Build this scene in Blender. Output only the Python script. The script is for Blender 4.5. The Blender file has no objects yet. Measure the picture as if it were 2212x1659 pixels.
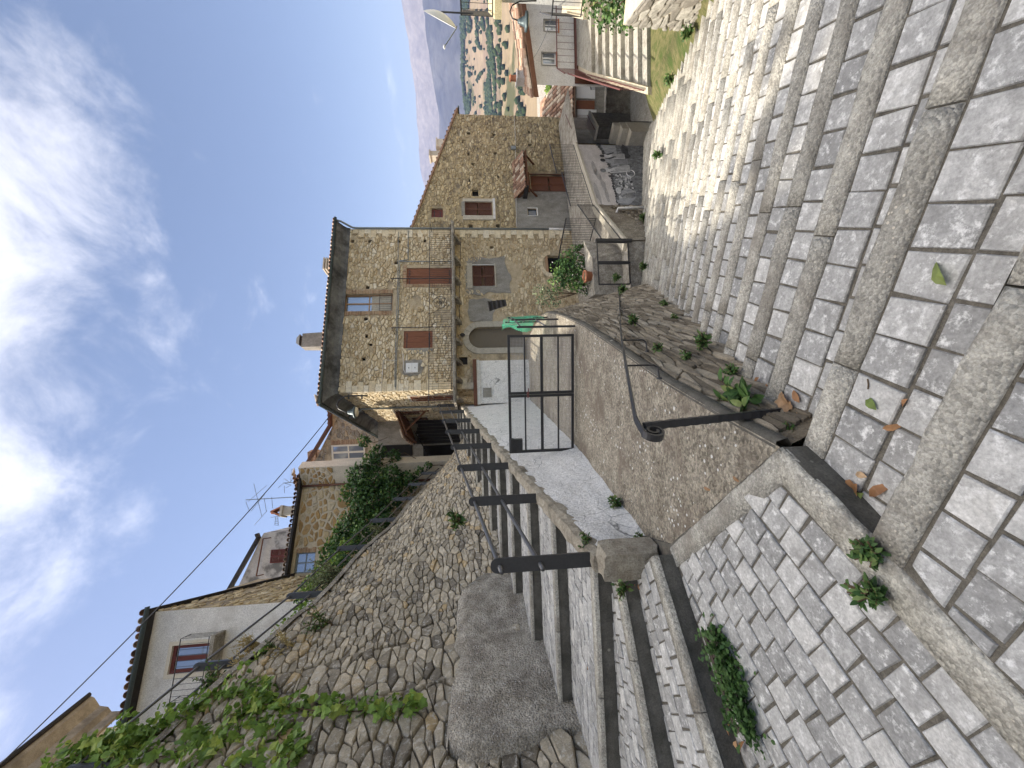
import bpy, math, random
from mathutils import Vector, Matrix
from mathutils import noise as mnoise
rnd = random.Random(11)
R = math.radians
sc = bpy.context.scene
COL = sc.collection
# ------------------------------------------------------------------ camera
EYE = Vector((0, 0, 1.55)); FPX = 831.0; ROLL = 0.03; PITCH = R(5.0)
FWD = Vector((0, math.cos(PITCH), -math.sin(PITCH)))
DWN = Vector((0, -math.sin(PITCH), -math.cos(PITCH)))
RGT = Vector((1, 0, 0))
VDIR = RGT * -math.sin(ROLL) + DWN * math.cos(ROLL)     # the photo's +x runs down in the place
UDIR = RGT * math.cos(ROLL) + DWN * math.sin(ROLL)      # the photo's +y runs left
cd = bpy.data.cameras.new('camera'); cam = bpy.data.objects.new('camera', cd); COL.objects.link(cam)
cd.sensor_fit = 'HORIZONTAL'; cd.sensor_width = 36.0; cd.lens = FPX / 2212.0 * 36.0
cd.clip_start = 0.05; cd.clip_end = 60000
m = Matrix((VDIR, UDIR, -FWD)).transposed().to_4x4(); m.translation = EYE
cam.matrix_world = m
sc.camera = cam
# ------------------------------------------------------------------ sun, sky, exposure
SUN_EL = R(52); SUN_H = Vector((-0.93, 0.37, 0)).normalized()
SUND = Vector((SUN_H.x * math.cos(SUN_EL), SUN_H.y * math.cos(SUN_EL), math.sin(SUN_EL)))
sl = bpy.data.lights.new('sun', 'SUN'); sl.energy = 2.0; sl.angle = R(0.53); sl.color = (1.0, 0.92, 0.80)
so = bpy.data.objects.new('sun', sl); COL.objects.link(so)
so.rotation_euler = (-SUND).to_track_quat('-Z', 'Y').to_euler()
w = bpy.data.worlds.new('World'); sc.world = w; w.use_nodes = True
nt = w.node_tree; nt.nodes.clear()
def nd(tree, typ, **kw):
    n = tree.nodes.new(typ)
    for k, v in kw.items(): setattr(n, k, v)
    return n
sky = nd(nt, 'ShaderNodeTexSky', sky_type='NISHITA', sun_disc=False)
sky.sun_elevation = SUN_EL; sky.sun_rotation = math.atan2(SUND.x, SUND.y)
sky.air_density = 1.0; sky.dust_density = 0.35; sky.ozone_density = 1.2; sky.altitude = 500
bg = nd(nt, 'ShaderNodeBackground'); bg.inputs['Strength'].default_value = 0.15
out = nd(nt, 'ShaderNodeOutputWorld')
tc = nd(nt, 'ShaderNodeTexCoord')
sep = nd(nt, 'ShaderNodeSeparateXYZ'); nt.links.new(tc.outputs['Generated'], sep.inputs[0])
mz = nd(nt, 'ShaderNodeMath', operation='ADD'); nt.links.new(sep.outputs['Z'], mz.inputs[0]); mz.inputs[1].default_value = 0.12
mzm = nd(nt, 'ShaderNodeMath', operation='MAXIMUM'); nt.links.new(mz.outputs[0], mzm.inputs[0]); mzm.inputs[1].default_value = 0.03
dx = nd(nt, 'ShaderNodeMath', operation='DIVIDE'); nt.links.new(sep.outputs['X'], dx.inputs[0]); nt.links.new(mzm.outputs[0], dx.inputs[1])
dy = nd(nt, 'ShaderNodeMath', operation='DIVIDE'); nt.links.new(sep.outputs['Y'], dy.inputs[0]); nt.links.new(mzm.outputs[0], dy.inputs[1])
cmb = nd(nt, 'ShaderNodeCombineXYZ'); nt.links.new(dx.outputs[0], cmb.inputs[0]); nt.links.new(dy.outputs[0], cmb.inputs[1])
CLOUD_OFF = (2.7, 2.2, 0.0)
mp = nd(nt, 'ShaderNodeMapping'); mp.inputs['Location'].default_value = CLOUD_OFF; mp.inputs['Scale'].default_value = (1.0, .8, 1.0)
nt.links.new(cmb.outputs[0], mp.inputs[0])
n1 = nd(nt, 'ShaderNodeTexNoise'); n1.inputs['Scale'].default_value = 1.15; n1.inputs['Detail'].default_value = 3; n1.inputs['Roughness'].default_value = .5
n2 = nd(nt, 'ShaderNodeTexNoise'); n2.inputs['Scale'].default_value = 4.2; n2.inputs['Detail'].default_value = 10; n2.inputs['Roughness'].default_value = .66
n2.inputs['Distortion'].default_value = .35
for n in (n1, n2): nt.links.new(mp.outputs[0], n.inputs['Vector'])
ma = nd(nt, 'ShaderNodeMath', operation='MULTIPLY_ADD'); nt.links.new(n2.outputs['Fac'], ma.inputs[0]); ma.inputs[1].default_value = 1.15; nt.links.new(n1.outputs['Fac'], ma.inputs[2])
cr = nd(nt, 'ShaderNodeMapRange', interpolation_type='SMOOTHSTEP'); 
cr.inputs['From Min'].default_value = 1.06; cr.inputs['From Max'].default_value = 1.62
elv = nd(nt, 'ShaderNodeMapRange', interpolation_type='SMOOTHSTEP'); nt.links.new(sep.outputs['Z'], elv.inputs[0])   # clear towards the horizon, cloud higher up; overhead cover raised as added fill light
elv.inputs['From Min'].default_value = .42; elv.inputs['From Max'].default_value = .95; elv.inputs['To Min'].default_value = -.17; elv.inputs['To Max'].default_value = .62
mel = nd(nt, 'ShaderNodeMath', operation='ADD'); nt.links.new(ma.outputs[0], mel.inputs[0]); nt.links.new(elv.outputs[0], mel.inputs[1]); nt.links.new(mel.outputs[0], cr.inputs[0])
thk = nd(nt, 'ShaderNodeMapRange', interpolation_type='SMOOTHSTEP'); nt.links.new(sep.outputs['Z'], thk.inputs[0])   # thin veils low down; unseen overhead cloud thickened as added fill light
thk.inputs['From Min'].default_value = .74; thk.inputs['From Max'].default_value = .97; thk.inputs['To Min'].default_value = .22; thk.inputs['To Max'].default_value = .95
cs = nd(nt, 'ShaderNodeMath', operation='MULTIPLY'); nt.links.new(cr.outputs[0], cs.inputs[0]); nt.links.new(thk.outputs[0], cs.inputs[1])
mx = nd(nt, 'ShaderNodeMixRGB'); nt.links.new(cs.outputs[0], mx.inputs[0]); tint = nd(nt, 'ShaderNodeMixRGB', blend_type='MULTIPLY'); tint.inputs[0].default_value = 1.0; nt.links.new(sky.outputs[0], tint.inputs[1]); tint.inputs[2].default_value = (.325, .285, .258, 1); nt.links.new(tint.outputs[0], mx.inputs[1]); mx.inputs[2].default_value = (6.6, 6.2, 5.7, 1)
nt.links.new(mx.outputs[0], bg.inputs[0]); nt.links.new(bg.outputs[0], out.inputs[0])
sc.view_settings.view_transform = 'Standard'; sc.view_settings.look = 'None'
sc.view_settings.exposure = 2.12; sc.view_settings.gamma = 1.0
sc.cycles.max_bounces = 6; sc.cycles.volume_bounces = 0
# ------------------------------------------------------------------ measuring the photograph (display pixels of a 2212 x 1659 view)
def ray(x, y):
    return FWD + VDIR * ((x - 1106.0) / FPX) + UDIR * ((829.5 - y) / FPX)
def pY(x, y, Y):
    q = ray(x, y); return EYE + q * (Y / q.y)
def pZ(x, y, z):
    q = ray(x, y); return EYE + q * ((z - EYE.z) / q.z)
def proj(P):
    q = Vector(P) - EYE; d = q.dot(FWD)
    if d < .05: return None
    return 1106 + q.dot(VDIR) / d * FPX, 829.5 - q.dot(UDIR) / d * FPX, d
def in_view(P, mar=30):
    p = proj(P)
    return p is not None and -mar < p[0] < 2212 + mar and -mar < p[1] < 1659 + mar
# ------------------------------------------------------------------ objects
def tag(o, label=None, cat=None, group=None, kind=None):
    if label: o['label'] = label
    if cat: o['category'] = cat
    if group: o['group'] = group
    if kind: o['kind'] = kind
    return o
def thing(name, label, cat, loc=(0, 0, 0), group=None, kind=None):
    o = bpy.data.objects.new(name, None); COL.objects.link(o); o.location = loc; o.empty_display_size = .2
    return tag(o, label, cat, group, kind)
def rootloc(p):
    v = Vector((0, 0, 0))
    while p is not None: v = v + Vector(p.location); p = p.parent
    return v
def mesh_obj(name, V, Fc, mat, parent=None, smooth=False, tone=None, loc=None):
    me = bpy.data.meshes.new(name)
    off = rootloc(parent)
    L = Vector(loc) if loc is not None else Vector((0, 0, 0))
    off = off + L
    me.from_pydata([(v[0] - off.x, v[1] - off.y, v[2] - off.z) for v in V], [], Fc)
    if mat: me.materials.append(mat)
    if smooth:
        me.polygons.foreach_set('use_smooth', [True] * len(Fc))
    if tone is not None:
        at = me.attributes.new('tone', 'FLOAT', 'POINT')
        if isinstance(tone, (int, float)): tone = [tone] * len(V)
        at.data.foreach_set('value', tone)
    o = bpy.data.objects.new(name, me); COL.objects.link(o)
    o.location = L
    if parent: o.parent = parent
    return o
class Fr:
    """a frame: origin, horizontal direction u, outward normal n, up z"""
    def __init__(s, o, u):
        s.o = Vector(o); s.u = Vector((u[0], u[1], 0)).normalized(); s.n = Vector((s.u.y, -s.u.x, 0)); s.z = Vector((0, 0, 1))
    def p(s, a, z, n=0.0): return s.o + s.u * a + s.z * z + s.n * n
    def px(s, x, y, n=0.0):
        q = ray(x, y); o2 = s.o + s.n * n
        t = (o2 - EYE).dot(s.n) / q.dot(s.n); P = EYE + q * t - s.o
        return P.dot(s.u), P.z
class MB:
    def __init__(s): s.v = []; s.f = []; s.t = []
    def add(s, V, Fc, t=None):
        b = len(s.v); s.v += [tuple(p) for p in V]; s.f += [tuple(i + b for i in f) for f in Fc]
        s.t += [t if t is not None else .5] * len(V)
        return s
    def box(s, fr, a0, a1, z0, z1, n0, n1, t=None):
        V = [fr.p(a, z, n) for n in (n0, n1) for z in (z0, z1) for a in (a0, a1)]
        return s.add(V, [(0, 2, 3, 1), (4, 5, 7, 6), (0, 1, 5, 4), (2, 6, 7, 3), (0, 4, 6, 2), (1, 3, 7, 5)], t)
    def bar(s, p, q, wa, wb, side=None, t=None):
        p = Vector(p); q = Vector(q); d = (q - p).normalized()
        sd = Vector(side) if side is not None else (Vector((0, 0, 1)) if abs(d.z) < .9 else Vector((1, 0, 0)))
        x = d.cross(sd).normalized(); y = x.cross(d).normalized()
        V = [c + x * (i * wa / 2) + y * (j * wb / 2) for c in (p, q) for i, j in ((-1, -1), (1, -1), (1, 1), (-1, 1))]
        return s.add(V, [(3, 2, 1, 0), (4, 5, 6, 7), (0, 1, 5, 4), (1, 2, 6, 5), (2, 3, 7, 6), (3, 0, 4, 7)], t)
    def tube(s, pts, r, seg=8, t=None, cap=True):
        pts = [Vector(p) for p in pts]; rr = r if isinstance(r, (list, tuple)) else [r] * len(pts)
        V = []; Fc = []; pv = None
        for i, p in enumerate(pts):
            d = (pts[min(i + 1, len(pts) - 1)] - pts[max(i - 1, 0)]).normalized()
            if pv is None:
                pv = d.orthogonal().normalized()
            else:
                pv = (pv - d * pv.dot(d)); pv = pv.normalized() if pv.length > 1e-6 else d.orthogonal().normalized()
            b = d.cross(pv)
            for k in range(seg):
                a = 2 * math.pi * k / seg
                V.append(p + (pv * math.cos(a) + b * math.sin(a)) * rr[i])
        for i in range(len(pts) - 1):
            for k in range(seg):
                k2 = (k + 1) % seg
                Fc.append((i * seg + k, i * seg + k2, (i + 1) * seg + k2, (i + 1) * seg + k))
        if cap:
            Fc.append(tuple(range(seg))[::-1]); Fc.append(tuple((len(pts) - 1) * seg + k for k in range(seg)))
        return s.add(V, Fc, t)
    def prism(s, poly, h0, h1, mapf, t=None):
        """2-D polygon extruded between two offsets through mapf(a, b, off)"""
        n = len(poly)
        V = [mapf(a, b, h0) for a, b in poly] + [mapf(a, b, h1) for a, b in poly]
        Fc = [tuple(range(n))[::-1], tuple(range(n, 2 * n))] + [(i, (i + 1) % n, n + (i + 1) % n, n + i) for i in range(n)]
        return s.add(V, Fc, t)
    def lathe(s, c, prof, seg=16, ax=(0, 0, 1), t=None):
        ax = Vector(ax).normalized(); x = ax.orthogonal().normalized(); y = ax.cross(x); c = Vector(c); V = []; Fc = []
        for r, h in prof:
            for k in range(seg):
                a = 2 * math.pi * k / seg; V.append(c + ax * h + (x * math.cos(a) + y * math.sin(a)) * r)
        for i in range(len(prof) - 1):
            for k in range(seg):
                k2 = (k + 1) % seg; Fc.append((i * seg + k, i * seg + k2, (i + 1) * seg + k2, (i + 1) * seg + k))
        Fc.append(tuple(range(seg))[::-1]); Fc.append(tuple((len(prof) - 1) * seg + k for k in range(seg)))
        return s.add(V, Fc, t)
    def build(s, name, mat, parent=None, smooth=False, label=None, kind=None):
        o = mesh_obj(name, s.v, s.f, mat, parent, smooth, s.t)
        if label: o['label'] = label
        if kind: o['kind'] = kind
        return o
def one(name, fn, mat, parent=None, smooth=False, **kw):
    b = MB(); fn(b); return b.build(name, mat, parent, smooth, **kw)
# ------------------------------------------------------------------ materials
def base_mat(name, rough=.85, spec=.3):
    mt = bpy.data.materials.new(name); mt.use_nodes = True
    t = mt.node_tree; b = t.nodes['Principled BSDF']; b.inputs['Roughness'].default_value = rough
    b.inputs['Specular IOR Level'].default_value = spec
    return mt, t, b
def c4(c): return (c[0], c[1], c[2], 1)
def tex(t, typ, scale, detail=4, vec=None, **kw):
    n = t.nodes.new(typ); n.inputs['Scale'].default_value = scale
    if 'Detail' in n.inputs: n.inputs['Detail'].default_value = detail
    for k, v in kw.items(): n.inputs[k].default_value = v
    if vec is not None: t.links.new(vec, n.inputs['Vector'])
    return n
def objvec(t, scale=(1, 1, 1)):
    g = t.nodes.new('ShaderNodeNewGeometry')
    mpn = t.nodes.new('ShaderNodeMapping'); mpn.inputs['Scale'].default_value = scale
    t.links.new(g.outputs['Position'], mpn.inputs[0]); return mpn.outputs[0]
def ramp(t, src, stops, interp='LINEAR'):
    r = t.nodes.new('ShaderNodeValToRGB'); r.color_ramp.interpolation = interp
    el = r.color_ramp.elements
    while len(el) < len(stops): el.new(.5)
    for e, (p, c) in zip(el, stops):
        e.position = p; e.color = c4(c) if not isinstance(c, (int, float)) else (c, c, c, 1)
    t.links.new(src, r.inputs[0]); return r.outputs[0]
def mixc(t, fac, a, b, typ='MIX'):
    n = t.nodes.new('ShaderNodeMixRGB'); n.blend_type = typ
    for i, v in ((0, fac), (1, a), (2, b)):
        if isinstance(v, (int, float)): n.inputs[i].default_value = v
        elif isinstance(v, (tuple, list)): n.inputs[i].default_value = c4(v)
        else: t.links.new(v, n.inputs[i])
    return n.outputs[0]
def bump(t, b, h, strength=.4, dist=.02):
    n = t.nodes.new('ShaderNodeBump'); n.inputs['Strength'].default_value = strength; n.inputs['Distance'].default_value = dist
    t.links.new(h, n.inputs['Height']); t.links.new(n.outputs[0], b.inputs['Normal'])
def mottled(name, c1, c2, scale=6, rough=.88, stretch=(1, 1, 1), fine=60, bs=.35, bd=.02, c3=None, c3scale=1.2, c3lo=.52, c3hi=.66, spots=None, cracks=None, spec=.25, pebble=None, objvar=0):
    """plain surface: two tones by noise, fine grain, a large-scale third tone, optional round spots and cracks"""
    mt, t, b = base_mat(name, rough, spec); v = objvec(t, stretch); v0 = objvec(t)
    n = tex(t, 'ShaderNodeTexNoise', scale, 8, v, Roughness=.65)
    col = ramp(t, n.outputs['Fac'], [(.36, c1), (.64, c2)])
    f = tex(t, 'ShaderNodeTexNoise', fine, 5, v, Roughness=.7)
    g = ramp(t, f.outputs['Fac'], [(.3, .62), (.7, 1.25)])
    col = mixc(t, 1.0, col, g, 'MULTIPLY')
    pb = None
    if objvar:
        oi = t.nodes.new('ShaderNodeObjectInfo'); col = mixc(t, 1.0, col, ramp(t, oi.outputs['Random'], [(0, 1 - objvar), (1, 1 + objvar)]), 'MULTIPLY')
    if pebble:
        pb = tex(t, 'ShaderNodeTexVoronoi', pebble[0], 0, v0); sx_ = t.nodes.new('ShaderNodeSeparateColor'); t.links.new(pb.outputs['Color'], sx_.inputs[0])
        col = mixc(t, 1.0, col, ramp(t, sx_.outputs[0], [(0, 1 - pebble[1]), (1, 1 + pebble[1])]), 'MULTIPLY')
    if c3:
        k = tex(t, 'ShaderNodeTexNoise', c3scale, 7, v0, Roughness=.62)
        col = mixc(t, ramp(t, k.outputs['Fac'], [(c3lo, 0.0), (c3hi, 1.0)]), col, c3)
    if spots:
        sc_, thr, scol = spots
        vo = tex(t, 'ShaderNodeTexVoronoi', sc_, 0, v0); 
        kk = tex(t, 'ShaderNodeTexNoise', 2.2, 4, v0)
        md = t.nodes.new('ShaderNodeMath'); md.operation = 'MULTIPLY_ADD'; t.links.new(kk.outputs['Fac'], md.inputs[0]); md.inputs[1].default_value = -.9
        t.links.new(vo.outputs['Distance'], md.inputs[2])
        md2 = t.nodes.new('ShaderNodeMath'); md2.operation = 'ADD'; t.links.new(md.outputs[0], md2.inputs[0]); md2.inputs[1].default_value = .55
        col = mixc(t, ramp(t, md2.outputs[0], [(0, 1.0), (thr, 1.0), (thr + .05, 0.0)]), col, scol)
    hsrc = n.outputs['Fac']
    mm = t.nodes.new('ShaderNodeMath'); mm.operation = 'MULTIPLY_ADD'; t.links.new(f.outputs['Fac'], mm.inputs[0]); mm.inputs[1].default_value = .6; t.links.new(hsrc, mm.inputs[2])
    hh = mm.outputs[0]
    if pb is not None:
        mp2 = t.nodes.new('ShaderNodeMath'); mp2.operation = 'MULTIPLY_ADD'; t.links.new(pb.outputs['Distance'], mp2.inputs[0]); mp2.inputs[1].default_value = -.8; t.links.new(hh, mp2.inputs[2]); hh = mp2.outputs[0]
    if cracks:
        cs_, ccol = cracks
        wv = tex(t, 'ShaderNodeTexNoise', 3, 3, v0)
        vv = mixc(t, .12, v0, wv.outputs['Color'])
        cv = t.nodes.new('ShaderNodeTexVoronoi'); cv.feature = 'DISTANCE_TO_EDGE'; cv.inputs['Scale'].default_value = cs_; t.links.new(vv, cv.inputs['Vector'])
        ck = tex(t, 'ShaderNodeTexNoise', 1.7, 3, v0)
        e = ramp(t, cv.outputs['Distance'], [(0, 1.0), (.022, 0.0)])
        e = mixc(t, 1.0, e, ramp(t, ck.outputs['Fac'], [(.46, 0.0), (.56, 1.0)]), 'MULTIPLY')
        col = mixc(t, e, col, ccol)
    t.links.new(col, b.inputs['Base Color']); bump(t, b, hh, bs, bd)
    return mt
def toned(name, stops, rough=.9, scale=9, dark=(.05, .045, .04), darklo=.55, darkhi=.75, light=None, fine=70, bs=.5, bd=.015, spec=.25, wear=None):
    """pieces (stones, bricks, pavers, tiles): colour picked per piece by its tone attribute, then grain, lichen and wear"""
    mt, t, b = base_mat(name, rough, spec); v = objvec(t)
    a = t.nodes.new('ShaderNodeAttribute'); a.attribute_name = 'tone'
    col = ramp(t, a.outputs['Fac'], stops)
    n = tex(t, 'ShaderNodeTexNoise', scale, 8, v, Roughness=.65)
    f = tex(t, 'ShaderNodeTexNoise', fine, 6, v, Roughness=.7)
    col = mixc(t, 1.0, col, ramp(t, n.outputs['Fac'], [(.3, .72), (.7, 1.22)]), 'MULTIPLY')
    col = mixc(t, 1.0, col, ramp(t, f.outputs['Fac'], [(.3, .68), (.7, 1.22)]), 'MULTIPLY')
    k = tex(t, 'ShaderNodeTexNoise', scale * .37, 7, v, Roughness=.7)
    col = mixc(t, ramp(t, k.outputs['Fac'], [(darklo, 0.0), (darkhi, .8)]), col, dark)
    if light:
        k2 = tex(t, 'ShaderNodeTexNoise', scale * 1.7, 6, v, Roughness=.75)
        col = mixc(t, ramp(t, k2.outputs['Fac'], [(.53, 0.0), (.66, .85)]), col, light)
    t.links.new(col, b.inputs['Base Color'])
    mm = t.nodes.new('ShaderNodeMath'); mm.operation = 'MULTIPLY_ADD'; t.links.new(f.outputs['Fac'], mm.inputs[0]); mm.inputs[1].default_value = .5; t.links.new(n.outputs['Fac'], mm.inputs[2])
    bump(t, b, mm.outputs[0], bs, bd)
    return mt
def plain(name, c, rough=.5, metal=0, var=.25, scale=25, spec=.4):
    mt, t, b = base_mat(name, rough, spec); b.inputs['Metallic'].default_value = metal
    n = tex(t, 'ShaderNodeTexNoise', scale, 6, objvec(t), Roughness=.65)
    col = mixc(t, 1.0, c, ramp(t, n.outputs['Fac'], [(.3, 1 - var), (.7, 1 + var)]), 'MULTIPLY')
    t.links.new(col, b.inputs['Base Color']); bump(t, b, n.outputs['Fac'], .12, .004)
    return mt
def wood(name, c1, c2, stretch=(30, 30, 2), rough=.6):
    mt, t, b = base_mat(name, rough, .3)
    n = tex(t, 'ShaderNodeTexNoise', 2, 6, objvec(t, stretch), Roughness=.6)
    t.links.new(ramp(t, n.outputs['Fac'], [(.3, c1), (.7, c2)]), b.inputs['Base Color']); bump(t, b, n.outputs['Fac'], .2, .004)
    return mt
def leafmat(name, c1, c2, c3=None):
    mt, t, b = base_mat(name, .55, .35)
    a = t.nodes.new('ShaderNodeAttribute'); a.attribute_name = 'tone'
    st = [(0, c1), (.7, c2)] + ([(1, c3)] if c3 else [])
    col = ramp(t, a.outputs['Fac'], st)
    n = tex(t, 'ShaderNodeTexNoise', 14, 3, objvec(t))
    col = mixc(t, 1.0, col, ramp(t, n.outputs['Fac'], [(.3, .7), (.7, 1.3)]), 'MULTIPLY')
    t.links.new(col, b.inputs['Base Color'])
    tr = t.nodes.new('ShaderNodeBsdfTranslucent'); t.links.new(col, tr.inputs['Color'])
    ms = t.nodes.new('ShaderNodeMixShader'); ms.inputs[0].default_value = .3
    o = t.nodes['Material Output']
    t.links.new(b.outputs[0], ms.inputs[1]); t.links.new(tr.outputs[0], ms.inputs[2]); t.links.new(ms.outputs[0], o.inputs[0])
    return mt
M = {}
M['rubble'] = toned('rubble_limestone', [(0, (.16, .14, .11)), (.3, (.31, .27, .205)), (.6, (.44, .385, .29)), (.85, (.54, .475, .365)), (1, (.46, .35, .20))], scale=8, darklo=.55, darkhi=.75, dark=(.12, .11, .09), light=(.62, .60, .55), bs=.9, bd=.03)
M['rubble_mortar'] = mottled('earth_mortar', (.18, .145, .10), (.31, .255, .18), 7, c3=(.09, .08, .06), bs=.9, bd=.05)
M['house_stone'] = toned('honey_stone', [(0, (.40, .295, .165)), (.3, (.57, .45, .275)), (.65, (.69, .575, .385)), (.9, (.77, .67, .48)), (1, (.80, .72, .56))], scale=7, darklo=.60, darkhi=.82, dark=(.19, .155, .11), light=(.76, .67, .48))
M['house_mortar'] = mottled('old_lime_mortar', (.46, .37, .24), (.63, .525, .36), 5, c3=(.29, .24, .17), c3scale=1.1, bs=.9, bd=.04)
M['gable_stone'] = toned('weathered_gable_stone', [(0, (.24, .19, .12)), (.35, (.43, .34, .20)), (.7, (.60, .48, .28)), (1, (.70, .60, .40))], scale=7, darklo=.56, darkhi=.78, dark=(.13, .105, .075), light=(.58, .52, .38))
M['gable_mortar'] = mottled('stained_mortar', (.36, .295, .19), (.56, .45, .275), 4, c3=(.17, .145, .11), c3scale=.8, bs=.9, bd=.04)
M['slab_stone'] = toned('flat_slab_stone', [(0, (.11, .09, .065)), (.4, (.20, .17, .125)), (.8, (.30, .26, .195)), (1, (.38, .34, .27))], scale=9, darklo=.58, darkhi=.78)
M['yellow_stone'] = toned('ochre_stone', [(0, (.33, .22, .10)), (.4, (.46, .30, .13)), (.7, (.52, .42, .25)), (1, (.55, .48, .36))], scale=9)
M['pale_mortar'] = mottled('pale_mortar', (.50, .43, .31), (.62, .55, .42), 8, bs=.5)
M['paver'] = toned('grey_paver', [(0, (.26, .258, .25)), (.35, (.34, .337, .325)), (.75, (.41, .405, .39)), (1, (.50, .49, .465))], rough=.75, scale=13, dark=(.22, .215, .205), darklo=.5, darkhi=.72, light=(.70, .695, .675), fine=70, bs=.5, bd=.008, spec=.3)
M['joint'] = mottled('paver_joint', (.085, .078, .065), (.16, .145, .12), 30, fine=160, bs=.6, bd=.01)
M['nosing'] = mottled('aggregate_concrete', (.32, .305, .265), (.46, .44, .385), 7, fine=110, c3=(.20, .18, .15), c3scale=2.6, c3lo=.50, c3hi=.72, spots=(30, .13, (.56, .51, .42)), bs=.8, bd=.012, pebble=(65, .26), objvar=.16)
M['riser'] = mottled('dark_concrete', (.075, .07, .058), (.14, .13, .11), 6, fine=90, spots=(6, .06, (.36, .34, .29)), bs=.4, bd=.01)  # concrete in a darker tone for risers and slab sides
M['plinth'] = mottled('stained_render', (.30, .27, .22), (.54, .50, .43), 5, fine=48, c3=(.19, .165, .135), c3scale=2.2, c3lo=.50, c3hi=.72, spots=(24, .14, (.60, .59, .56)), bs=1.0, bd=.04, pebble=(40, .22))
M['floor'] = mottled('old_concrete_floor', (.25, .218, .168), (.40, .358, .285), 5, fine=60, c3=(.19, .155, .12), c3scale=1.3, spots=(15, .17, (.74, .73, .70)), bs=1.0, bd=.03, pebble=(48, .42))
M['whitewash'] = mottled('whitewashed_render', (.84, .82, .78), (.92, .90, .865), 5, fine=34, c3=(.72, .70, .665), c3scale=1.8, c3lo=.58, c3hi=.78, cracks=(4.5, (.22, .215, .20)), bs=1.0, bd=.06)
M['white_paint'] = mottled('white_wall_paint', (.70, .68, .64), (.80, .785, .75), 3, fine=40, c3=(.50, .47, .42), c3scale=.9, c3lo=.53, c3hi=.75, bs=.2, bd=.01)
M['cream'] = mottled('cream_render', (.60, .54, .44), (.70, .64, .53), 3, fine=40, bs=.25, bd=.01, c3=(.47, .41, .33), c3scale=.7, c3lo=.6, c3hi=.8)
M['dirty_white'] = mottled('stained_white_render', (.52, .49, .45), (.64, .61, .56), 4, fine=45, c3=(.19, .18, .165), c3scale=1.0, c3lo=.50, c3hi=.60, bs=.3)
M['grey_render'] = mottled('grey_render', (.25, .235, .20), (.36, .34, .30), 5, fine=50, stretch=(1, 1, .4), c3=(.19, .175, .15), c3scale=1.1, bs=.5, bd=.015)
M['beige_stone'] = mottled('dressed_limestone', (.46, .42, .34), (.56, .52, .43), 7, fine=60, bs=.35, bd=.008)
M['brick'] = toned('thin_brick', [(0, (.36, .22, .13)), (.4, (.46, .32, .20)), (.8, (.54, .41, .28)), (1, (.50, .30, .18))], scale=14)
M['tile'] = toned('clay_roof_tile', [(0, (.20, .12, .085)), (.4, (.36, .22, .15)), (.75, (.47, .32, .22)), (1, (.52, .43, .33))], scale=12, darklo=.5, darkhi=.75)
M['black_iron'] = plain('black_painted_iron', (.022, .022, .024), .42, .0, .3, 40, .5)
M['grey_iron'] = plain('charcoal_painted_steel', (.06, .062, .068), .40, .2, .2, 40, .5)
M['pipe_rail'] = plain('grey_steel_pipe', (.12, .12, .125), .38, .5, .2, 40, .5)
M['rust_iron'] = plain('brown_painted_iron', (.15, .06, .055), .55, .0, .3, 40, .4)
M['gutter'] = plain('dark_teal_gutter', (.07, .095, .10), .45, .3, .2, 30)
M['zinc'] = plain('grey_downpipe', (.23, .26, .27), .5, .3, .2, 30)
M['shutter'] = wood('dark_brown_louvre', (.085, .035, .02), (.14, .06, .035))
M['door_wood'] = wood('red_brown_boards', (.16, .06, .03), (.25, .10, .05))
M['pale_wood'] = wood('pale_window_wood', (.30, .18, .10), (.42, .27, .16))
M['porch_wood'] = wood('porch_timber', (.10, .04, .02), (.19, .085, .04))
M['roller'] = wood('olive_brown_roller', (.17, .14, .10), (.22, .19, .14), (2, 2, 60))
M['red_shutter'] = wood('maroon_louvre', (.12, .03, .025), (.17, .05, .04))
M['cream_paint'] = plain('cream_painted_wood', (.68, .62, .50), .5, 0, .1)
M['white_metal'] = plain('white_enamel', (.74, .74, .72), .35, 0, .06)
M['dark'] = plain('dark_interior', (.012, .011, .010), .9, 0, .3)  # near-black colour for painted shade inside openings, also the lane doors
M['black_board'] = plain('blackened_boards', (.03, .027, .025), .8, 0, .4, 10)
M['dirty_cap'] = mottled('soot_stained_cornice', (.13, .135, .14), (.22, .225, .225), 4, fine=40, c3=(.045, .045, .045), c3scale=1.1, c3lo=.46, c3hi=.64, bs=.3)
M['soil'] = mottled('dry_soil', (.15, .115, .075), (.26, .205, .13), 5, c3=(.07, .085, .03), c3scale=1.5, bs=1, bd=.05)
M['grass_soil'] = mottled('grassy_bank', (.10, .12, .035), (.24, .21, .10), 6, c3=(.07, .11, .025), c3scale=2, bs=1, bd=.06)
M['ivy'] = leafmat('ivy_leaf', (.03, .075, .02), (.08, .17, .04), (.20, .30, .07))
M['vine'] = leafmat('vine_leaf', (.10, .18, .03), (.20, .32, .06), (.36, .42, .09))
M['weed'] = leafmat('weed_leaf', (.035, .085, .022), (.09, .17, .045), (.20, .25, .08))
M['wormwood'] = leafmat('silvery_green_leaf', (.12, .16, .085), (.23, .28, .15), (.34, .38, .22))
M['dry'] = leafmat('dry_grass', (.30, .24, .11), (.44, .36, .18), (.52, .46, .28))
M['dead_leaf'] = leafmat('fallen_brown_leaf', (.20, .085, .035), (.36, .19, .09), (.46, .32, .19))
M['green_leaf'] = leafmat('fallen_green_leaf', (.10, .16, .035), (.17, .22, .06), (.30, .32, .12))
M['stem'] = plain('woody_stem', (.10, .065, .035), .8)
M['terracotta'] = plain('terracotta', (.42, .17, .09), .8, 0, .2)
M['net'] = leafmat('green_netting', (.05, .30, .19), (.08, .40, .27), None)
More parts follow.
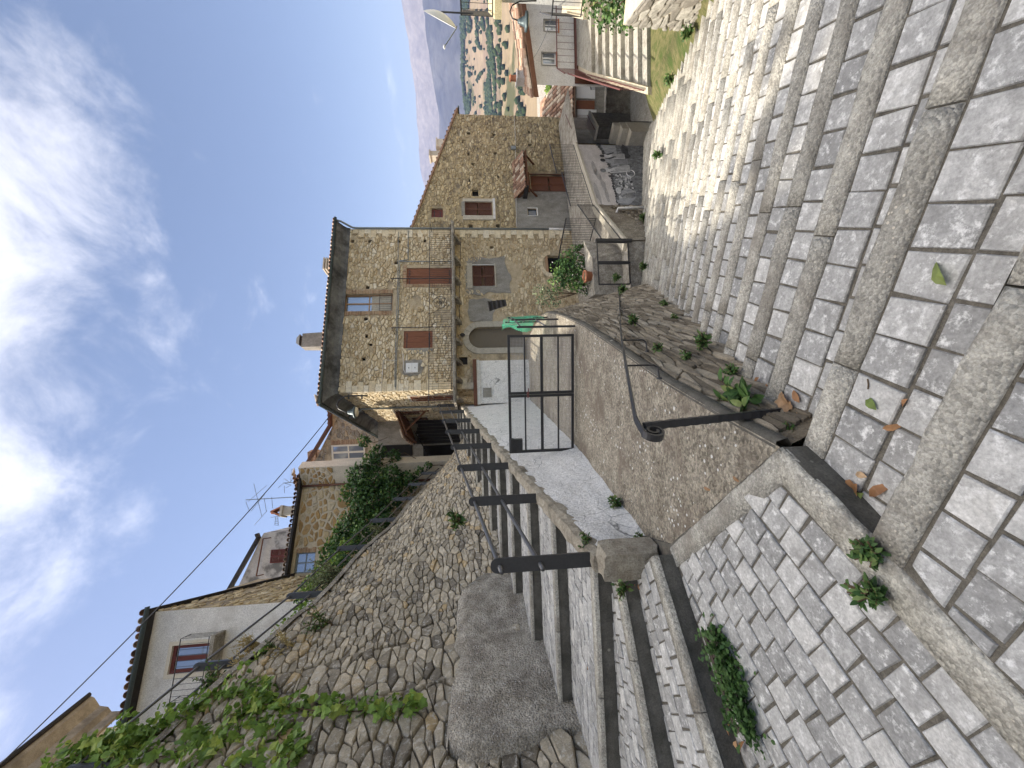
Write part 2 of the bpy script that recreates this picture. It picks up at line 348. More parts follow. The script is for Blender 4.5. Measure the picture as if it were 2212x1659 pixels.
def glassmat():
    mt, t, b = base_mat('window_glass', .06, .6); b.inputs['Base Color'].default_value = (.45, .50, .56, 1); b.inputs['Metallic'].default_value = .65; return mt
M['glass'] = glassmat()
def meshmat(name, c, sx, fill):
    """woven wire: fine wires crossing, open between"""
    mt, t, b = base_mat(name, .5, .4); b.inputs['Base Color'].default_value = c4(c)
    v = objvec(t, (sx, sx, sx)); s_ = t.nodes.new('ShaderNodeSeparateXYZ'); t.links.new(v, s_.inputs[0])
    outs = []
    for ax in ('X', 'Z'):
        fr = t.nodes.new('ShaderNodeMath'); fr.operation = 'FRACT'; t.links.new(s_.outputs[ax], fr.inputs[0])
        lt = t.nodes.new('ShaderNodeMath'); lt.operation = 'LESS_THAN'; t.links.new(fr.outputs[0], lt.inputs[0]); lt.inputs[1].default_value = fill; outs.append(lt.outputs[0])
    mxn = t.nodes.new('ShaderNodeMath'); mxn.operation = 'MAXIMUM'; t.links.new(outs[0], mxn.inputs[0]); t.links.new(outs[1], mxn.inputs[1])
    t.links.new(mxn.outputs[0], b.inputs['Alpha']); return mt
M['old_iron'] = plain('old_cast_iron', (.06, .045, .038), .7, .2, .4, 30)
M['wire'] = meshmat('woven_wire', (.42, .42, .42), 42, .14)
M['netting'] = meshmat('green_shade_net', (.05, .33, .20), 34, .34)
# ------------------------------------------------------------------ stonework and paving generators
def clip(poly, px_, py_, nx, ny):
    """keep the side of a line through p where (q-p).n <= 0"""
    o = []; L = len(poly)
    for i in range(L):
        a = poly[i]; b = poly[(i + 1) % L]
        da = (a[0] - px_) * nx + (a[1] - py_) * ny; db = (b[0] - px_) * nx + (b[1] - py_) * ny
        if da <= 0: o.append(a)
        if (da < 0 < db) or (db < 0 < da):
            k = da / (da - db); o.append((a[0] + (b[0] - a[0]) * k, a[1] + (b[1] - a[1]) * k))
    return o
def clip_convex(poly, region):
    """region counter-clockwise"""
    n = len(region)
    for i in range(n):
        a = region[i]; b = region[(i + 1) % n]
        poly = clip(poly, a[0], a[1], b[1] - a[1], -(b[0] - a[0]))
        if len(poly) < 3: return []
    return poly
def area(p):
    return .5 * sum(p[i][0] * p[(i + 1) % len(p)][1] - p[(i + 1) % len(p)][0] * p[i][1] for i in range(len(p)))
def voronoi(x0, x1, y0, y1, sx, sy, jit=.36, drop=.18, rg=None, small=.16):
    """irregular courses of stones: staggered jittered seeds, some left out so that sizes vary"""
    rg = rg or rnd; S = []
    nr = max(1, int((y1 - y0) / sy)); 
    for r in range(-1, nr + 1):
        nc = max(1, int((x1 - x0) / sx))
        for c in range(-1, nc + 2):
            if rg.random() < drop: continue
            if small and rg.random() < small:
                bx_ = (x0 + (c + .5 * (r % 2) + .5 + rg.uniform(-jit, jit)) * sx) / sx; by_ = (y0 + (r + .5 + rg.uniform(-jit, jit)) * sy) / sy
                for _ in range(rg.choice((2, 3))): S.append((bx_ + rg.uniform(-.42, .42), by_ + rg.uniform(-.42, .42)))
                continue
            S.append(((x0 + (c + .5 * (r % 2) + .5 + rg.uniform(-jit, jit)) * sx) / sx, (y0 + (r + .5 + rg.uniform(-jit, jit)) * sy) / sy))
    G = {}
    for i, s in enumerate(S): G.setdefault((int(math.floor(s[0])), int(math.floor(s[1]))), []).append(i)
    out = []
    for i, s in enumerate(S):
        px_, py_ = s[0] * sx, s[1] * sy
        if not (x0 - .5 * sx < px_ < x1 + .5 * sx and y0 - .5 * sy < py_ < y1 + .5 * sy): continue
        poly = [(s[0] - 1.6, s[1] - 1.6), (s[0] + 1.6, s[1] - 1.6), (s[0] + 1.6, s[1] + 1.6), (s[0] - 1.6, s[1] + 1.6)]
        gx, gy = int(math.floor(s[0])), int(math.floor(s[1]))
        for ax in range(-2, 3):
            for ay in range(-2, 3):
                for j in G.get((gx + ax, gy + ay), ()):
                    if j == i: continue
                    q = S[j]; ddx = q[0] - s[0]; ddy = q[1] - s[1]
                    if ddx * ddx + ddy * ddy > 9: continue
                    poly = clip(poly, s[0] + ddx / 2, s[1] + ddy / 2, ddx, ddy)
                    if len(poly) < 3: break
        if len(poly) < 3: continue
        poly = [(a * sx, b * sy) for a, b in poly]
        poly = clip_convex(poly, [(x0, y0), (x1, y0), (x1, y1), (x0, y1)])
        if len(poly) >= 3 and area(poly) > .1 * sx * sy: out.append(poly)
    return out
def shape_stone(poly, joint, rg, chaik=.15):
    cx = sum(p[0] for p in poly) / len(poly); cy = sum(p[1] for p in poly) / len(poly)
    # drop near-duplicate corners
    q = []
    for p in poly:
        if not q or math.hypot(p[0] - q[-1][0], p[1] - q[-1][1]) > .02: q.append(p)
    if len(q) > 3 and math.hypot(q[0][0] - q[-1][0], q[0][1] - q[-1][1]) < .02: q.pop()
    if len(q) < 3: return None, 0, 0
    o = []
    for i in range(len(q)):
        a = q[i]; b = q[(i + 1) % len(q)]; k = chaik * rg.uniform(.6, 1.3)
        o.append((a[0] + (b[0] - a[0]) * k, a[1] + (b[1] - a[1]) * k)); o.append((b[0] - (b[0] - a[0]) * k, b[1] - (b[1] - a[1]) * k))
    r = []
    for p in o:
        d = math.hypot(p[0] - cx, p[1] - cy)
        k = max(.35, 1 - joint * rg.uniform(.6, 1.5) / max(d, .01))
        r.append((cx + (p[0] - cx) * k, cy + (p[1] - cy) * k))
    return r, cx, cy
def stone_geo(poly, mapf, depth, rg, joint=.012, rings=((-.02, 1.0), (.72, .95), (1.0, .72))):
    r, cx, cy = shape_stone(poly, joint, rg)
    if r is None: return None
    n = len(r); V = []; Fc = []
    tx = rg.uniform(-.14, .14); ty = rg.uniform(-.14, .14); dz = depth * rg.uniform(.45, 1.35)
    for k, (h, s) in enumerate(rings):
        for p in r:
            a = cx + (p[0] - cx) * s; b = cy + (p[1] - cy) * s
            off = h if k == 0 else h * dz * (1 + rg.uniform(-.12, .12)) + ((a - cx) * tx + (b - cy) * ty) * .5
            V.append(mapf(a, b, off))
    V.append(mapf(cx, cy, dz * 1.03))
    m_ = len(rings)
    for k in range(m_ - 1):
        for i in range(n):
            j = (i + 1) % n; Fc.append((k * n + i, k * n + j, (k + 1) * n + j, (k + 1) * n + i))
    for i in range(n): Fc.append(((m_ - 1) * n + i, (m_ - 1) * n + (i + 1) % n, m_ * n))
    return V, Fc
def put_pieces(geos, name, mat, parent, limit=300, smooth=False):
    """the pieces that show largest become parts of their own, the rest one joined part"""
    sc_ = []
    for g in geos:
        V, Fc, t = g; c = Vector((0, 0, 0))
        for p in V: c += Vector(p)
        c /= len(V); pr = proj(c)
        if pr is None or not (-40 < pr[0] < 2252 and -40 < pr[1] < 1699): sc_.append((0, g)); continue
        e = max((Vector(p) - c).length for p in V[:6]); sc_.append((e / pr[2], g))
    sc_.sort(key=lambda q: -q[0])
    for s, (V, Fc, t) in sc_[:limit]:
        if s <= 0: continue
        mesh_obj(name, V, Fc, mat, parent, smooth, t)
    rest = MB()
    for s, (V, Fc, t) in sc_[limit:]: rest.add(V, Fc, t)
    for s, (V, Fc, t) in sc_[:limit]:
        if s <= 0: rest.add(V, Fc, t)
    if rest.v: rest.build(name + '_fill', mat, parent, smooth, kind='stuff')
def push_out(poly, rects):
    """corners that fall inside an opening are pushed to its edge"""
    cx = sum(p[0] for p in poly) / len(poly); cy = sum(p[1] for p in poly) / len(poly)
    o = poly
    for (a0, a1, b0, b1) in rects:
        if a0 < cx < a1 and b0 < cy < b1: return None
        q = []
        for (a, b) in o:
            if a0 < a < a1 and b0 < b < b1:
                d = [(a - a0, (a0, b)), (a1 - a, (a1, b)), (b - b0, (a, b0)), (b1 - b, (a, b1))]
                a, b = min(d)[1]
            q.append((a, b))
        o = q
    return o
def stonework(mapf, x0, x1, y0, y1, sx, sy, depth, mat, parent, name='stone', drop=.2, jit=.36, joint=.012, rects=(), keep=None, region=None, limit=300, seed=1, tone=None, top=None):
    rg = random.Random(seed); geos = []
    for poly in voronoi(x0, x1, y0, y1, sx, sy, jit, drop, rg):
        if region: poly = clip_convex(poly, region)
        if len(poly) < 3 or area(poly) < .06 * sx * sy: continue
        if top:  # clip below a line a -> b
            (ta, tb), (tc_, td) = top
            poly = clip(poly, ta, tb, -(td - tb), tc_ - ta)
            if len(poly) < 3 or area(poly) < .1 * sx * sy: continue
        cx = sum(p[0] for p in poly) / len(poly); cy = sum(p[1] for p in poly) / len(poly)
        if keep and not keep(cx, cy, rg): continue
        poly = push_out(poly, rects)
        if not poly or area(poly) < .05 * sx * sy: continue
        g = stone_geo(poly, mapf, depth, rg, joint)
        if g: geos.append((g[0], g[1], tone(cx, cy, rg) if tone else rg.random()))
    put_pieces(geos, name, mat, parent, limit)
def paver_geo(poly, mapf, rg, gap=.010, th=.03, bev=.006, lift=0.0):
    cx = sum(p[0] for p in poly) / len(poly); cy = sum(p[1] for p in poly) / len(poly)
    def ins(d):
        return [(cx + (p[0] - cx) * (1 - d / max(.02, math.hypot(p[0] - cx, p[1] - cy))), cy + (p[1] - cy) * (1 - d / max(.02, math.hypot(p[0] - cx, p[1] - cy)))) for p in poly]
    n = len(poly); z = lift + rg.uniform(-.006, .003); tx = rg.uniform(-.03, .03); ty = rg.uniform(-.03, .03)
    V = []
    for k, (d, h) in enumerate(((gap, -th), (gap, -bev), (gap + bev, 0))):
        for a, b in ins(d): V.append(mapf(a, b, h + z + ((a - cx) * tx + (b - cy) * ty if k else 0)))
    Fc = [(k * n + i, k * n + (i + 1) % n, (k + 1) * n + (i + 1) % n, (k + 1) * n + i) for k in range(2) for i in range(n)]
    Fc.append(tuple(range(2 * n, 3 * n)))
    return V, Fc, rg.random()
def pave(region, o, ang, rw, ln, mapf, rg, geos, gap=.010, jit=.006):
    """running-bond rows of pavers, rows along direction ang, cut to a convex region (counter-clockwise)"""
    ca, sa = math.cos(ang), math.sin(ang)
    loc = [((p[0] - o[0]) * ca + (p[1] - o[1]) * sa, -(p[0] - o[0]) * sa + (p[1] - o[1]) * ca) for p in region]
    r0 = int(math.floor(min(p[1] for p in loc) / rw)) ; r1 = int(math.ceil(max(p[1] for p in loc) / rw))
    for r in range(r0, r1):
        x = min(p[0] for p in loc) - ln * (1 + rg.random()); xe = max(p[0] for p in loc)
        x = math.floor(x / ln) * ln + (r % 2) * ln * .5
        while x < xe:
            l = ln * rg.uniform(.93, 1.07); y0 = r * rw; y1 = y0 + rw
            q = [(x, y0), (x + l, y0), (x + l, y1), (x, y1)]
            q = [(a + rg.uniform(-jit, jit), b + rg.uniform(-jit, jit) * .6) for a, b in q]
            x += l
            q = clip_convex(q, loc)
            if len(q) < 3 or area(q) < .0022: continue
            q = [(o[0] + a * ca - b * sa, o[1] + a * sa + b * ca) for a, b in q]
            geos.append(paver_geo(q, mapf, rg, gap))
def flat(z): return lambda a, b, h: (a, b, z + h)
# ------------------------------------------------------------------ the long stairway down to the right
A_ST = R(24); SD = Vector((math.sin(A_ST), math.cos(A_ST), 0)); SE = Vector((math.cos(A_ST), -math.sin(A_ST), 0))
RH = .155; NST = 42
def lip(k): return 1.03 if k == 0 else (1.60 if k == 1 else 1.189 + .464 * k)
def st(s, e, z): return SD * s + SE * e + Vector((0, 0, z))
def stair_z(s): return -RH * (s - 1.189) / .464
rg = random.Random(5)
EL, ER = -1.95, 3.05
def el(k): return -.80 if k == 0 else (-1.28 if k == 1 else EL)
body = MB()
for k in range(0, NST + 1):
    s1 = lip(k) - .006; s0 = lip(k - 1) - .2 if k else -3.0; z = -RH * k
    e0, e1 = el(k), ER
    if k == 0: e0 = -3.0
    n = 14
    V = []; Fc = []
    if k:
        V = [st(s0, e0, z - .012), st(s1, e0, z - .012), st(s1, e1, z - .012), st(s0, e1, z - .012), st(s1, e0, z - .5), st(s1, e1, z - .5)]
        Fc = [(0, 3, 2, 1), (1, 2, 5, 4)]
    else:
        V = [st(s1, -.62, z - .012), st(s1, e1, z - .012), st(s1, e1, z - .5), st(s1, -.62, z - .5)]; Fc = [(0, 1, 2, 3)]
    body.add(V, Fc)
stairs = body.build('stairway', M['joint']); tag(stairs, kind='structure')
stone_geos = []
for k in range(0, NST + 1):
    z = -RH * k; wn = .135
    # nosing pieces about 1.1 m long
    e = el(k) + (.12 if k == 0 else 0) + rg.uniform(0, .3); first = el(k) if k else -1.2
    cuts = [first]
    x = first + rg.uniform(.5, 1.2)
    while x < ER - .25: cuts.append(x); x += rg.uniform(1.0, 1.35)
    cuts.append(ER)
    for a, b in zip(cuts[:-1], cuts[1:]):
        if k > 30: a, b = cuts[0], cuts[-1]
        mb = MB(); g = .004; nn = max(2, int((b - a) / (.12 if k < 8 else .4)))
        L = lip(k); rows = []
        # profile across: back bottom, back top, front top rounded, front bottom
        prof = [(-wn, -.05), (-wn, .0), (-.025, .003), (-.006, -.004), (0, -.02), (.0, -.16)]
        for i in range(nn + 1):
            ee = a + g + (b - a - 2 * g) * i / nn
            wob = (mnoise.noise(Vector((ee * 3.1, k * 7.7, 0))) * .018 + mnoise.noise(Vector((ee * 11, k * 3.3, 5))) * .010) * (1 if k < 6 else .25)
            for j, (ds, dz) in enumerate(prof):
                w_ = wob if j >= 2 else wob * .25
                rows.append(st(L + ds + w_, ee, z + dz + mnoise.noise(Vector((ee * 5, j, k))) * .003))
        m_ = len(prof)
        Fc = [(i * m_ + j, i * m_ + j + 1, (i + 1) * m_ + j + 1, (i + 1) * m_ + j) for i in range(nn) for j in range(m_ - 1)]
        Fc += [tuple(range(m_))[::-1], tuple(nn * m_ + j for j in range(m_))]
        mb.add(rows, Fc); o_ = mb.build('nosing', M['nosing'], stairs, True); o_.data.polygons[-1].use_smooth = False; o_.data.polygons[-2].use_smooth = False
        if k > 30: break
    # two rows of pavers on the tread
    s0 = lip(k - 1) - .01 if k else lip(0) - .135 - .335
    s1 = lip(k) - wn
    rw = (s1 - s0 - .004) / 2
    for r in range(2):
        x = (el(k) if k else -1.2) + rg.uniform(-.2, 0)
        while x < ER:
            l = .168 * rg.uniform(.93, 1.08)
            q = [(s0 + r * rw, x), (s0 + (r + 1) * rw, x), (s0 + (r + 1) * rw, x + l), (s0 + r * rw, x + l)]
            q = [(a + rg.uniform(-.004, .004), b + rg.uniform(-.006, .006)) for a, b in q][::-1]
            x += l
            if k == 0: continue
            stone_geos.append(paver_geo([(p[0], p[1]) for p in q], (lambda zz: lambda a, b, h: st(a, b, zz + h))(z), rg, .010))
# paving behind the top lip, right up to the viewer, laid as rows along the lip
o_ = st(lip(0) - .14, 0, 0)
pave([(-1.8, -.4), (2.7, -1.6), (2.74, -.245), (-.70, 1.285), (-.80, 1.20), (-.99, .94), (-1.21, .61)], (o_.x, o_.y), -A_ST, .146, .168, flat(0), rg, stone_geos, .010)
put_pieces(stone_geos, 'paver', M['paver'], stairs, 300)
# ------------------------------------------------------------------ the landing at the top
LD = MB()
land_pts = [(-.37, 1.87), (-.56, 1.575), (-.705, 1.395), (.1, 1.03), (3, -.3), (3, -3), (-6, -3), (-6, 4.6), (-1.6, 3.9), (-1.38, 3.10)]
LD.add([(x, y, -.014) for x, y in land_pts] + [(x, y, -.6) for x, y in land_pts], [tuple(range(10))] + [(i, (i + 10), (i + 1) % 10 + 10, (i + 1) % 10) for i in range(10)])
landing = LD.build('landing', M['riser']); tag(landing, kind='structure')
landbase = mesh_obj('bedding', [(x, y, -.010) for x, y in [(-.40, 1.84), (-.72, 1.38), (-1.0, .95), (-1.2, .5), (-2.2, -.6), (-6, -.6), (-6, 4.4), (-1.6, 3.8), (-1.40, 3.06)]], [tuple(range(9))], M['joint'], landing)
joints = mesh_obj('bedding', [(x, y, -.012) for x, y in [(-.705, 1.36), (.1, 1.0), (3, -.32), (3, -2.9), (-2.2, -2.9), (-2.2, -.6), (-1.2, .5), (-1.0, .95)]], [tuple(range(8))], M['joint'], landing)
# edging band that separates the two paved areas, curving towards the viewer
def band(pts, wl, name, parent, z=0.0, mat='nosing', drop=.17, seedn=0):
    P = [Vector((x, y, 0)) for x, y in pts]; fine = []
    for i in range(len(P) - 1):
        n = max(2, int((P[i + 1] - P[i]).length / .08))
        fine += [P[i].lerp(P[i + 1], j / n) for j in range(n)]
    fine.append(P[-1]); V = []; Fc = []
    for i, p in enumerate(fine):
        d = (fine[min(i + 1, len(fine) - 1)] - fine[max(i - 1, 0)]).normalized(); nn = Vector((-d.y, d.x, 0))
        wb = mnoise.noise(p * 9 + Vector((0, 0, seedn))) * .010
        for off, dz in ((wl, -.05), (wl, .001), (.02, .004), (.004, -.004), (0, -.02), (0, -drop)):
            q = p + nn * (off + (wb if off < wl * .5 else -wb * .5)); V.append((q.x, q.y, z + dz))
    for i in range(len(fine) - 1):
        for j in range(5): Fc.append((i * 6 + j, i * 6 + j + 1, (i + 1) * 6 + j + 1, (i + 1) * 6 + j))
    Fc += [tuple(range(6)), tuple((len(fine) - 1) * 6 + j for j in range(6))[::-1]]
    return mesh_obj(name, V, Fc, M[mat], parent, True)
band([(-1.55, .25), (-1.22, .62), (-.985, .95), (-.80, 1.215), (-.56, 1.57), (-.37, 1.87)], .155, 'edging', landing, drop=.03)
band([(-.37, 1.88), (-.87, 2.47), (-1.40, 3.09)], .16, 'edging', landing, 0, drop=.03, seedn=4)
LDIR = math.atan2(.84, .55)
geos = []
rgl = random.Random(9)
pave([(-1.85, .12), (-1.38, .68), (-1.115, 1.02), (-.90, 1.31), (-.53, 1.95), (-1.44, 3.02), (-3.55, 1.22), (-3.6, .12)], (-.9, 1.31), LDIR, .156, .154, flat(0), rgl, geos, .008)
put_pieces(geos, 'paver', M['paver'], landing, 260)
# pocket of soil where the stone wall, the landing and the stair meet
V, Fc = [], []
for i in range(7):
    for j in range(7):
        x = -.62 + .62 * i / 6; y = 1.62 + .62 * j / 6; V.append((x, y, (-.225 - .10 * j / 6 if x * SE.x + y * SE.y < -1.06 else -.7) + .02 * mnoise.noise(Vector((x * 9, y * 9, 0)))))
Fc = [(i * 7 + j, (i + 1) * 7 + j, (i + 1) * 7 + j + 1, i * 7 + j + 1) for i in range(6) for j in range(6)]
mesh_obj('soil_pocket', V, Fc, M['soil'], landing, True)
# drain grate
gfr = Fr((-1.69, 2.42, 0), (Vector((-2.05, 2.15, 0)) - Vector((-1.69, 2.42, 0))))
grate = thing('drain_grate', 'rusty brown iron drain grate in the landing beside the first step', 'drain grate', (-1.85, 2.2, 0))
def gb(b):
    b.box(gfr, -.03, .50, .002, .016, -.01, .03); b.box(gfr, -.03, .50, .002, .016, .19, .23)
    b.box(gfr, -.03, .0, .0021, .0161, .03, .19); b.box(gfr, .47, .50, .0021, .0161, .03, .19)
one('frame', gb, M['old_iron'], grate)
for i in range(7): one('bar', lambda b: b.box(gfr, .035 + i * .062, .065 + i * .062, .001, .012, .03, .19), M['old_iron'], grate)
one('dark_pit_plate', lambda b: b.box(gfr, .0, .47, -.0085, -.003, .03, .19), M['dark'], grate)  # near-black strip paints the shade below the bars
# ------------------------------------------------------------------ the left stairway going up
LH = .17
wall_top = [(3.45, -1.66), (5.3, -1.58), (6.8, -1.50), (8.8, -1.39), (10.5, -1.25), (12.6, -1.13), (15.5, -.93), (18.5, -.75)]   # right edge of the stairway, (Y, X)
def lerp_tab(tab, y):
    if y <= tab[0][0]: return tab[0][1]
    for (a, b), (c, d) in zip(tab[:-1], tab[1:]):
        if y <= c: return b + (d - b) * (y - a) / (c - a)
    return tab[-1][1]
left_base = [(0, -3.7), (3.0, -3.85), (4.0, -3.92), (6.3, -3.98), (8.5, -3.65), (11, -2.95), (13.2, -2.35), (16, -1.95), (19, -1.8)]   # foot of the rubble wall
left_top = [(0, -4.85), (5.3, -4.75), (8.9, -4.75), (13.6, -4.2), (15.5, -4.0), (18.4, -3.95), (21, -3.9)]
left_topz = [(0, 7.0), (4, 6.35), (8.9, 5.3), (13.6, 4.1), (18.4, 3.2), (21, 2.9)]
ls = MB()
steps = []
# 1 and 2 fan out from the block at the end of the white wall, 3.. run square across
steps.append(dict(z=LH, a=(-1.44, 3.04), b=(-3.95, .95)))
steps.append(dict(z=2 * LH, a=(-1.78, 3.42), b=(-4.1, 2.15)))
ry = [3.62 + 1.17 * i for i in range(13)]
for i, y in enumerate(ry): steps.append(dict(z=LH * (3 + i), a=(lerp_tab(wall_top, y) - .05, y), b=(lerp_tab(left_base, y) - .35, y - .16 + .01 * i)))
lst = MB()
for i, s in enumerate(steps):
    nx_ = steps[i + 1] if i + 1 < len(steps) else dict(a=(-.8, 20.5), b=(-3, 20.5))
    A, B, C, D = s['a'], s['b'], nx_['b'], nx_['a']
    z = s['z'] - .012
    ax, ay = (B[0] - A[0], B[1] - A[1])
    V = [(A[0], A[1], z), (B[0], B[1], z), (C[0], C[1] + .1, z), (D[0], D[1] + .1, z), (A[0], A[1], z - LH - .02), (B[0], B[1], z - LH - .02)]
    lst.add(V, [(0, 3, 2, 1), (0, 1, 5, 4)])
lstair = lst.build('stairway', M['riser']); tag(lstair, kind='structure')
geos = []; rgs = random.Random(21)
for i, s in enumerate(steps):
    nx_ = steps[i + 1] if i + 1 < len(steps) else dict(a=(-.8, 20.5), b=(-3, 20.5))
    A = Vector((*s['a'], 0)); B = Vector((*s['b'], 0)); C = Vector((*nx_['b'], 0)); D = Vector((*nx_['a'], 0))
    d = (A - B).normalized(); nn = Vector((-d.y, d.x, 0)); z = s['z']
    wn = .115
    # nosing in lengths
    Lg = (A - B).length; x = 0
    while x < Lg - .05:
        l = min(rgs.uniform(.95, 1.4), Lg - x)
        if Lg - x - l < .3: l = Lg - x
        V = []; m_ = 5; n = max(2, int(l / .15))
        for q in range(n + 1):
            p = B + d * (x + .003 + (l - .006) * q / n); wb = mnoise.noise(p * 8 + Vector((0, 0, i))) * .008
            for off, dz in ((wn, -.04), (wn, .0), (.02, .003), (.002, -.006), (0, -.045)):
                qq = p + nn * (off + (wb if off < .1 else 0) - .012); V.append((qq.x, qq.y, z + dz))
        Fc = [(q * m_ + j, (q + 1) * m_ + j, (q + 1) * m_ + j + 1, q * m_ + j + 1) for q in range(n) for j in range(m_ - 1)]
        Fc += [tuple(range(m_)), tuple(n * m_ + j for j in range(m_))[::-1]]
        o_ = mesh_obj('nosing', V, Fc, M['nosing'], lstair, True); o_.data.polygons[-1].use_smooth = False; o_.data.polygons[-2].use_smooth = False; x += l
    B2 = B + nn * (wn - .012); A2 = A + nn * (wn - .012)
    regn = [(B2.x, B2.y), (A2.x, A2.y), (D.x, D.y), (C.x, C.y)]
    pave(regn, (B2.x, B2.y), math.atan2(d.y, d.x), .145 if i < 2 else .172, .175 if i < 2 else .21, flat(z), rgs, geos, .008 if i < 2 else .009)
    joint_bed = [(B2.x, B2.y, z - .009), (A2.x, A2.y, z - .009), (D.x, D.y, z - .009), (C.x, C.y, z - .009)]
    mesh_obj('bedding', joint_bed, [(0, 1, 2, 3)], M['joint'], lstair)
put_pieces(geos, 'paver', M['paver'], lstair, 300)
# ------------------------------------------------------------------ courtyard floor (gently falling towards the house) and its edge
def cz(y): return -.037 * max(0, y - 2.4)
edge_top = [(1.87, -.37), (3.2, .0), (4.5, .43), (5.9, .88), (7.4, 1.28), (8.8, 1.62), (10.0, 1.86), (11.5, 2.0), (13.5, 1.9), (16.6, 1.75)]   # outer edge, (Y, X)
V = []; Fc = []
ys = [1.87 + .35 * i for i in range(45)]
for y in ys:
    xr = lerp_tab(edge_top, y); xl = max(-1.6, -.37 - (y - 1.87) * .835) if y < 3.35 else lerp_tab([(3.3, -1.62), (6.7, -1.40), (15.5, -.9), (18, -.8)], y) - .1
    for k in range(9):
        f = k / 8; x = xl + (xr - xl) * f
        V.append((x, y, cz(y) + (mnoise.noise(Vector((x * 1.3, y * 1.3, 3))) * .012 if 0 < k < 8 and y > 2.2 else 0)))
for i in range(len(ys) - 1):
    for k in range(8): Fc.append((i * 9 + k, i * 9 + k + 1, (i + 1) * 9 + k + 1, (i + 1) * 9 + k))
court = mesh_obj('courtyard', V, Fc, M['floor'], None, True); tag(court, kind='structure')
# slab edge of the courtyard above the stone face
kb = MB()
ey = [1.90 + .3 * i for i in range(50)]
Vr = []
for y in ey:
    x = lerp_tab(edge_top, y); wb = mnoise.noise(Vector((y * 2.5, 1, 1))) * .02
    Vr += [(x - .02, y, cz(y) + .004), (x + .015 + wb, y, cz(y) - .006), (x + .03 + wb, y, cz(y) - .07), (x - .05, y, cz(y) - .12)]
kb.add(Vr, [(i * 4 + j, i * 4 + j + 1, (i + 1) * 4 + j + 1, (i + 1) * 4 + j) for i in range(len(ey) - 1) for j in range(3)])
kb.build('slab_edge', M['riser'], court, True)
# ------------------------------------------------------------------ stone face between courtyard and the long stairway
rw = thing('retaining_wall', 'low rough wall of thin flat brown stones under the handrail, beside the long stairway', 'wall', (.5, 4, -.5))
foot = [(1.87, -.22), (2.45, -.05), (3.29, .30), (4.34, .68), (6.4, 1.42), (9.5, 2.5), (10.9, 2.85)]
def rwmap(a, b, off):
    """a = Y of the top edge, b = 0 (foot) .. 1 (top)"""
    xt = lerp_tab(edge_top, a) + .0; zt = cz(a) - .09
    yf = a; xf = lerp_tab(foot, a); s = Vector((xf, yf, 0)).dot(SD); zf = stair_z(s) - .25
    if zf > zt - .03: zf = zt - .03
    P = Vector((xf + (xt - xf) * b, a, zf + (zt - zf) * b))
    return P + Vector((.93, -.33, .1)).normalized() * off
Vw = []; Fw = []
ny = 40
for i in range(ny + 1):
    a = 1.9 + (10.6 - 1.9) * i / ny
    for j in range(7): Vw.append(rwmap(a, j / 6, -.005 + mnoise.noise(Vector((a * 3, j, 0))) * .012))
Fw = [(i * 7 + j, (i + 1) * 7 + j, (i + 1) * 7 + j + 1, i * 7 + j + 1) for i in range(ny) for j in range(6)]
# end face
e0 = [rwmap(10.6, j / 6, 0) for j in range(7)]
b0 = len(Vw); Vw += e0 + [p + Vector((-2.2, .9, 0)) for p in e0]
Fw += [(b0 + j, b0 + 7 + j, b0 + 8 + j, b0 + j + 1) for j in range(6)]
mesh_obj('backing', Vw, Fw, M['rubble_mortar'], rw)
rgw = random.Random(31); geos = []
def rw_h(a): return (rwmap(a, 1, 0) - rwmap(a, 0, 0)).length
def rwm(a, b, off):
    h = max(.05, rw_h(a)); return rwmap(a, 1 + b / h, off)
for poly in voronoi(2.0, 10.6, -3.4, 0, .34, .042, .42, .18, rgw, .0):
    cx = sum(p[0] for p in poly) / len(poly); cy = sum(p[1] for p in poly) / len(poly)
    if -cy > rw_h(cx) - .02: continue
    g = stone_geo(poly, rwm, .024, rgw, .005)
    if g: geos.append((g[0], g[1], rgw.random()))
# the end of the wall, turned towards the lower terrace
def rwe(a, b, off):
    p = rwmap(10.6, 1 + b / rw_h(10.6), 0); return p + Vector((-2.2, .9, 0)).normalized() * a + Vector((.38, .92, 0)) * off
put_pieces(geos, 'stone', M['slab_stone'], rw, 300)
# ------------------------------------------------------------------ big rubble wall on the left
lw = thing('retaining_wall', 'tall leaning rubble stone wall on the left, overgrown with vines at the top', 'wall', (-4, 8, 0))
def lz_floor(y):
    if y < 3.6: return .0
    return LH * (3 + min(12, (y - 3.62) / 1.17)) - .25
def lwP(a, f):
    xb = lerp_tab(left_base, a); xt = lerp_tab(left_top, a); zb = lz_floor(a) - .25; zt = lerp_tab(left_topz, a)
    cur = f + .10 * math.sin(f * math.pi) * (0.6 if a > 9 else .2)
    return Vector((xb + (xt - xb) * cur, a, zb + (zt - zb) * f))
def lw_len(a): return (lwP(a, 1) - lwP(a, 0)).length
def lwmap(a, b, off):
    f = b / lw_len(a); P = lwP(a, f)
    t1 = lwP(a + .05, f) - P; t2 = lwP(a, min(1.2, f + .02)) - P
    n = t2.cross(t1).normalized()
    if n.x < 0: n = -n
    und = mnoise.noise(Vector((a * .7, b * .7, 2))) * .10
    return P + n * (off + und)
Vw = []; na, nb = 60, 18
for i in range(na + 1):
    a = 1.2 + (19.5 - 1.2) * i / na
    for j in range(nb + 1): Vw.append(lwmap(a, lw_len(a) * j / nb, -.02))
Fw = [(i * (nb + 1) + j, i * (nb + 1) + j + 1, (i + 1) * (nb + 1) + j + 1, (i + 1) * (nb + 1) + j) for i in range(na) for j in range(nb)]
mesh_obj('backing', Vw, Fw, M['rubble_mortar'], lw, True)
rgw = random.Random(77); geos = []
